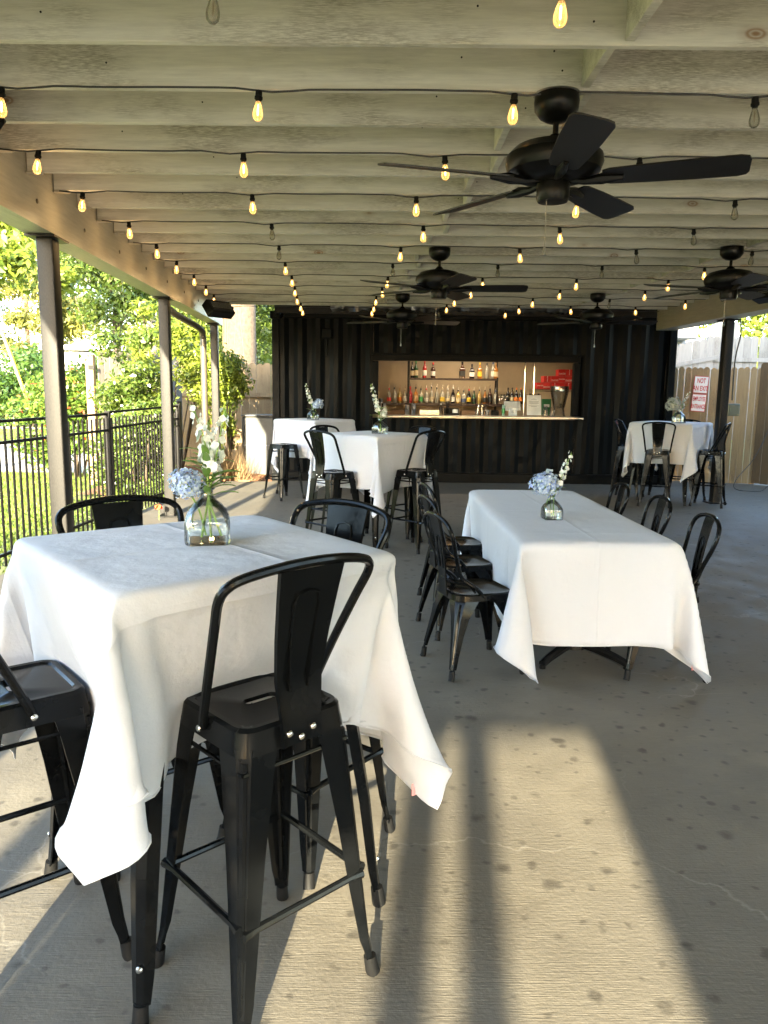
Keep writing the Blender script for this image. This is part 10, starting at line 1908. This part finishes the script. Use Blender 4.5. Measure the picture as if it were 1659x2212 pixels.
def plant(name, label, cat, x, y, blobs, n, size, mat_, seed, trunk=None, fill=.4, asp=.45, z0=-.13, group=None, trunk_mat='bark', crown='crown'):
    t = thing(name, label, cat, (x, y, z0), 0, group)
    V = leaves(blobs, n, size, seed, fill, asp=asp)
    tag(fast_mesh(crown, V, 4, MAT[mat_], t), kind='stuff')
    rr = random.Random(seed)
    tr_ = MB()
    if trunk:
        r0, h, lean = trunk
        top_ = Vector((lean[0], lean[1], h))
        tr_.tube(smooth_path([(0, 0, 0), top_ * .35 + Vector((rr.uniform(-.1, .1) * r0 * 5, 0, 0)), top_ * .7, top_], 3), [r0 * (1.15 - .6 * i / 9) for i in range(10)], 10)
        for k, bl_ in enumerate(blobs[:14]):
            s_ = top_ * rr.uniform(.55, 1.0); e = Vector(bl_[:3])
            m_ = (s_ + e) / 2 + Vector((0, 0, .1 * (e - s_).length))
            tr_.tube(smooth_path([s_, m_, e], 3), [r0 * .38, r0 * .33, r0 * .3, r0 * .25, r0 * .2, r0 * .14, r0 * .08], 6)
    else:
        for bl_ in blobs[:10]:
            e = Vector(bl_[:3]) + Vector((0, 0, bl_[5] * .4))
            b0 = Vector((e.x * .35 + rr.uniform(-.05, .05), e.y * .35, 0))
            tr_.tube(smooth_path([b0, (b0 + e) / 2 + Vector((rr.uniform(-.05, .05), 0, 0)), e], 3), [.022, .02, .018, .015, .012, .009, .005], 6)
    tr_.build('trunk' if trunk else 'stems', MAT[trunk_mat], t)
    return t

def blobs_in(rr, n, c, ext, r0, r1, flat=.8):
    out = []
    for _ in range(n):
        a = rr.uniform(.55, 1.0)
        out.append((c[0] + rr.uniform(-1, 1) * ext[0], c[1] + rr.uniform(-1, 1) * ext[1], c[2] + rr.uniform(-1, 1) * ext[2], *(lambda r: (r, r, r * flat))(rr.uniform(r0, r1))))
    return out

rr = random.Random(21)
# foreground tree at the upper left: sparse bright sprays
plant('broadleaf_tree', 'tree with bright yellow green leaves filling the upper left corner', 'tree', -8.6, 11.5,
      blobs_in(rr, 34, (1.4, 0, 4.6), (2.2, 1.5, 1.75), .30, .62), 15000, .075, 'leaf_yellow', 31, trunk=(.14, 5.2, (.4, 0)), fill=.9)
plant('oak_tree', 'darker green tree whose branches hang behind the nearest steel post', 'tree', -10.6, 19,
      blobs_in(rr, 34, (1.8, 0, 6.4), (3.4, 2, 1.9), .5, 1.0), 13000, .085, 'leaf_mid', 32, trunk=(.2, 6.0, (.5, 0)), fill=.9)
plant('magnolia_tree', 'olive green leafy tree drooping below the beam between the two nearer posts', 'tree', -6.4, 18.5,
      blobs_in(rr, 26, (0, 0, 4.45), (1.25, 1.2, 1.05), .35, .7), 15000, .07, 'leaf_glossy', 33, trunk=(.12, 4.4, (.1, 0)), fill=.85)
# pines far behind
for i, (x, y, h, s) in enumerate([(-24, 58, 13, 3.2), (-18.5, 62, 12, 3.4), (-13.5, 55, 10.5, 3.0), (-30, 66, 16, 3.6), (-10, 66, 12, 3.2), (-36, 60, 15, 3.6), (-21, 72, 17, 3.6), (-6.5, 60, 11, 3)]):
    bl_ = blobs_in(rr, 22, (0, 0, h * .58), (s * 1.25, s * .7, h * .40), 1.1, 2.2, .6)
    plant('pine_tree', ['sunlit pine behind the white building', 'pale sunlit pine in the middle of the far row', 'shorter pine just left of the middle post', 'tall pine at the far left of the row', 'pine seen right of the thin pole', 'pine behind the pale blue house', 'tallest pine in the back row', 'pine at the right end of the far row'][i] + ', across the lawn', 'tree', x, y, bl_, 11000, .27, 'leaf_pine', 40 + i, trunk=(.22, h * .95, (0, 0)), fill=.85, asp=.25, group='pines beyond the lawn', trunk_mat='pine_bark')
for i, (x, y, s) in enumerate([(-15.5, 33, 2.0), (-19.5, 34, 2.4), (-11.5, 35, 1.8), (-24.5, 36, 2.6), (-29, 35, 2.4), (-9.2, 38, 1.6), (-6.6, 36, 1.7)]):
    bl_ = blobs_in(rr, 18, (0, 0, 1.6), (s * .8, s * .6, 1.3), .6, 1.0)
    plant('dark_shrub', ['dark green shrub right of the nearest post in the distance', 'dark rounded shrub behind the nearest post', 'dark shrub below the white building', 'tall dark shrub at the far left beyond the drive', 'dark shrub at the left picture edge', 'shrub before the thin pole', 'dark shrub behind the grey planks'][i], 'shrub', x, y, bl_, 8000, .12, 'leaf_dark' if i not in (5, 6) else 'leaf_mid', 60 + i, fill=.6, group='dark shrubs across the lawn')
plant('photinia_bush', 'leafy bright green bush with red tips beyond the picket fence', 'bush', -5.75, 14.2,
      blobs_in(rr, 26, (0, 0, 1.15), (.72, .6, .85), .26, .44), 9000, .062, 'leaf_red', 71, fill=.7, asp=.4)
plant('climbing_shrub', 'dense glossy shrub between the picket fence and the middle post', 'shrub', -3.78, 11.7,
      blobs_in(rr, 34, (0, 0, 1.05), (.42, .5, .95), .20, .36) + blobs_in(rr, 6, (-.1, .2, 2.2), (.35, .3, .25), .12, .22), 15000, .042, 'leaf_glossy', 72, fill=.7)
plant('tall_shrub', 'tall open shrub rising between the middle post and the downpipe', 'shrub', -4.05, 14.0,
      blobs_in(rr, 24, (.2, 0, 2.2), (.65, .5, .85), .22, .40), 8000, .055, 'leaf_yellow', 73, fill=.9, asp=.3)
plant('young_tree', 'slender young shrub with small leaves between the far post and the container', 'shrub', -2.98, 13.9,
      blobs_in(rr, 18, (.05, 0, 1.75), (.34, .3, .50), .16, .30) + blobs_in(rr, 9, (0, 0, .95), (.22, .2, .3), .10, .18), 6500, .042, 'leaf_yellow', 74, fill=.9)
plant('ivy_hedge', 'dark vine covered trees filling the gap left of the container', 'hedge', -3.4, 22.5,
      blobs_in(rr, 30, (.4, 0, 3.2), (1.9, .8, 2.9), .6, 1.1), 16000, .10, 'leaf_mid', 75, fill=.5)
plant('hillside_hedge', 'overexposed yellow green bank of foliage behind the right fences', 'hedge', 13.6, 27,
      blobs_in(rr, 30, (0, 0, 3.0), (4.2, .8, 2.6), .9, 1.5), 16000, .12, 'leaf_yellow', 76, fill=.4)
plant('back_tree', 'green tree rising behind the container roof on the left', 'tree', -8.6, 40,
      blobs_in(rr, 24, (0, 0, 7), (4.5, 2, 3.6), 1.2, 2.2), 14000, .18, 'leaf_mid', 77, trunk=(.3, 8, (0, 0)), fill=.6)
rs = plant('rose_bush', 'low rose bush with small red flowers across the drive', 'bush', -10.4, 26.5,
      blobs_in(rr, 10, (0, 0, .5), (.9, .4, .35), .2, .4), 1800, .07, 'leaf_red', 78, fill=.8)
# unseen tree belt added behind the viewpoint, screening the bright horizon from reflections
for i, (x, y) in enumerate([(-30, -46), (-19, -50), (-9, -48), (2, -50), (13, -47), (24, -49), (36, -46), (-42, -40), (48, -40)]):
    plant('horizon_screen_tree', ['broad', 'rounded', 'spreading', 'dark', 'bushy', 'full', 'wide', 'dense', 'heavy'][i] + ' green tree added unseen behind the viewpoint to darken reflections', 'tree', x, y, blobs_in(rr, 10, (0, 0, 3.4), (4.2, 2, 2.2), 1.6, 2.6), 1500, .62, 'leaf_dark', 120 + i, trunk=(.25, 3.5, (0, 0)), fill=.5, group='added screening trees behind the viewpoint')
# big trunk behind the container, with dry vines
bt = thing('big_tree', 'massive tree trunk wrapped in dry vines left of the container', 'tree', (-3.62, 19.2, -.13))
MB().tube([(0, 0, 0), (.02, 0, 1.5), (.06, 0, 4), (.1, 0, 8)], [.50, .42, .385, .36], 20).build('trunk', MAT['bark'], bt)
vn = MB()
for k in range(9):
    ph = rr.uniform(3.4, 5.8); P = []
    for j in range(9):
        z = .4 + .75 * j; a = ph + .25 * math.sin(j * .9 + k); r_ = .43 - .01 * z
        P.append((.015 * z + r_ * math.cos(a), r_ * math.sin(a), z))
    vn.tube(smooth_path(P, 2), .010, 5)
vn.build('vine', MAT['vine'], bt)
V = leaves([(0, 0, 8.5, 3.2, 2.5, 2.0), (-2, 0, 7.6, 2, 2, 1.2)], 9000, .12, 90, .6)
tag(fast_mesh('crown', V, 4, MAT['leaf_mid'], bt), kind='stuff')

# dry ornamental grass clump in the mulch
def blades(name, pts, h, w, lean, mat_, seed, parent=None):
    rg = np.random.default_rng(seed); n = len(pts)
    P = np.array(pts, dtype=float); an = rg.uniform(0, 2 * np.pi, n)
    d = np.stack([np.cos(an), np.sin(an), np.zeros(n)], 1)
    ld = rg.uniform(0, 2 * np.pi, n); l = np.stack([np.cos(ld), np.sin(ld), np.zeros(n)], 1) * (lean * h * rg.uniform(.2, 1, n))[:, None]
    hh = h * rg.uniform(.5, 1.25, n)
    up3 = np.zeros((n, 3)); up3[:, 2] = hh
    V = np.stack([P - d * w, P + d * w, P + l + up3], 1)
    return fast_mesh(name, V.reshape(-1, 3), 3, MAT[mat_], parent)
rg = np.random.default_rng(5)
dg_ = thing('dry_grass_clump', 'clump of dry brown stalks in the mulch bed behind the slab corner', 'plant', (-2.72, 13.45, -.06))
pp = np.stack([rg.normal(0, .16, 420), rg.normal(0, .12, 420), np.zeros(420)], 1)
tag(blades('stalks', pp, .48, .006, .75, 'dry_grass', 6, dg_), kind='stuff')
# lawn
def lawn(x0, x1, y0, y1, n, seed, h, w):
    g = np.random.default_rng(seed)
    x = g.uniform(x0, x1, n); y = g.uniform(y0, y1, n)
    keep = (x < -3.35 + .045 * (y - 6.45)) & ~((y > 14.9 + (-4.9 - x) * .0) & (y < 23.5))
    keep &= ~((x > -4.75) & (y > 11.4))
    # worn strip along the fence
    keep &= g.random(n) < np.clip((-3.4 - x) / .9, .12, 1)
    return np.stack([x[keep], y[keep], np.full(keep.sum(), -.14)], 1)
tag(blades('lawn_grass', lawn(-12, -3.2, 3, 15, 120000, 1, 0, 0), .06, .008, .8, 'grass', 2), kind='stuff')
tag(blades('far_grass', lawn(-40, -4, 23.6, 31, 40000, 3, 0, 0), .09, .012, .8, 'grass', 4), kind='stuff')
# weeds and fallen leaves by the fence
V = leaves([(-3.6, 9, -.12, .35, 5.5, .03), (-3.9, 7, -.12, .5, 3, .02)], 2600, .030, 7, 1.0, asp=.4)
tag(fast_mesh('ground_cover', V, 4, MAT['leaf_mid']), kind='stuff')
V = leaves([(-3.0, 13.6, -.04, .9, .8, .05)], 1500, .028, 8, 1.0, asp=.3)
tag(fast_mesh('fallen_leaves', V, 4, MAT['dry_grass']), kind='stuff')
of = thing('orange_flower', 'small orange red blossom poking up behind the nearest table edge', 'flower', (-2.62, 8.85, .0))
MB().tube([(0, 0, 0), (.005, 0, .14)], .004, 6).build('stem', MAT['stem'], of)
mb = MB()
for k in range(5):
    for q in petal_quads(Vector((.02 * math.cos(k * 1.3), .02 * math.sin(k * 1.3), .15)), Vector((math.cos(k), math.sin(k), .6)), .035, 4, random.Random(k), .2, 1.2): mb.add(q, [tuple(range(5))])
mb.build('blossom', MAT['orange'], of, smooth=0, recalc=False)
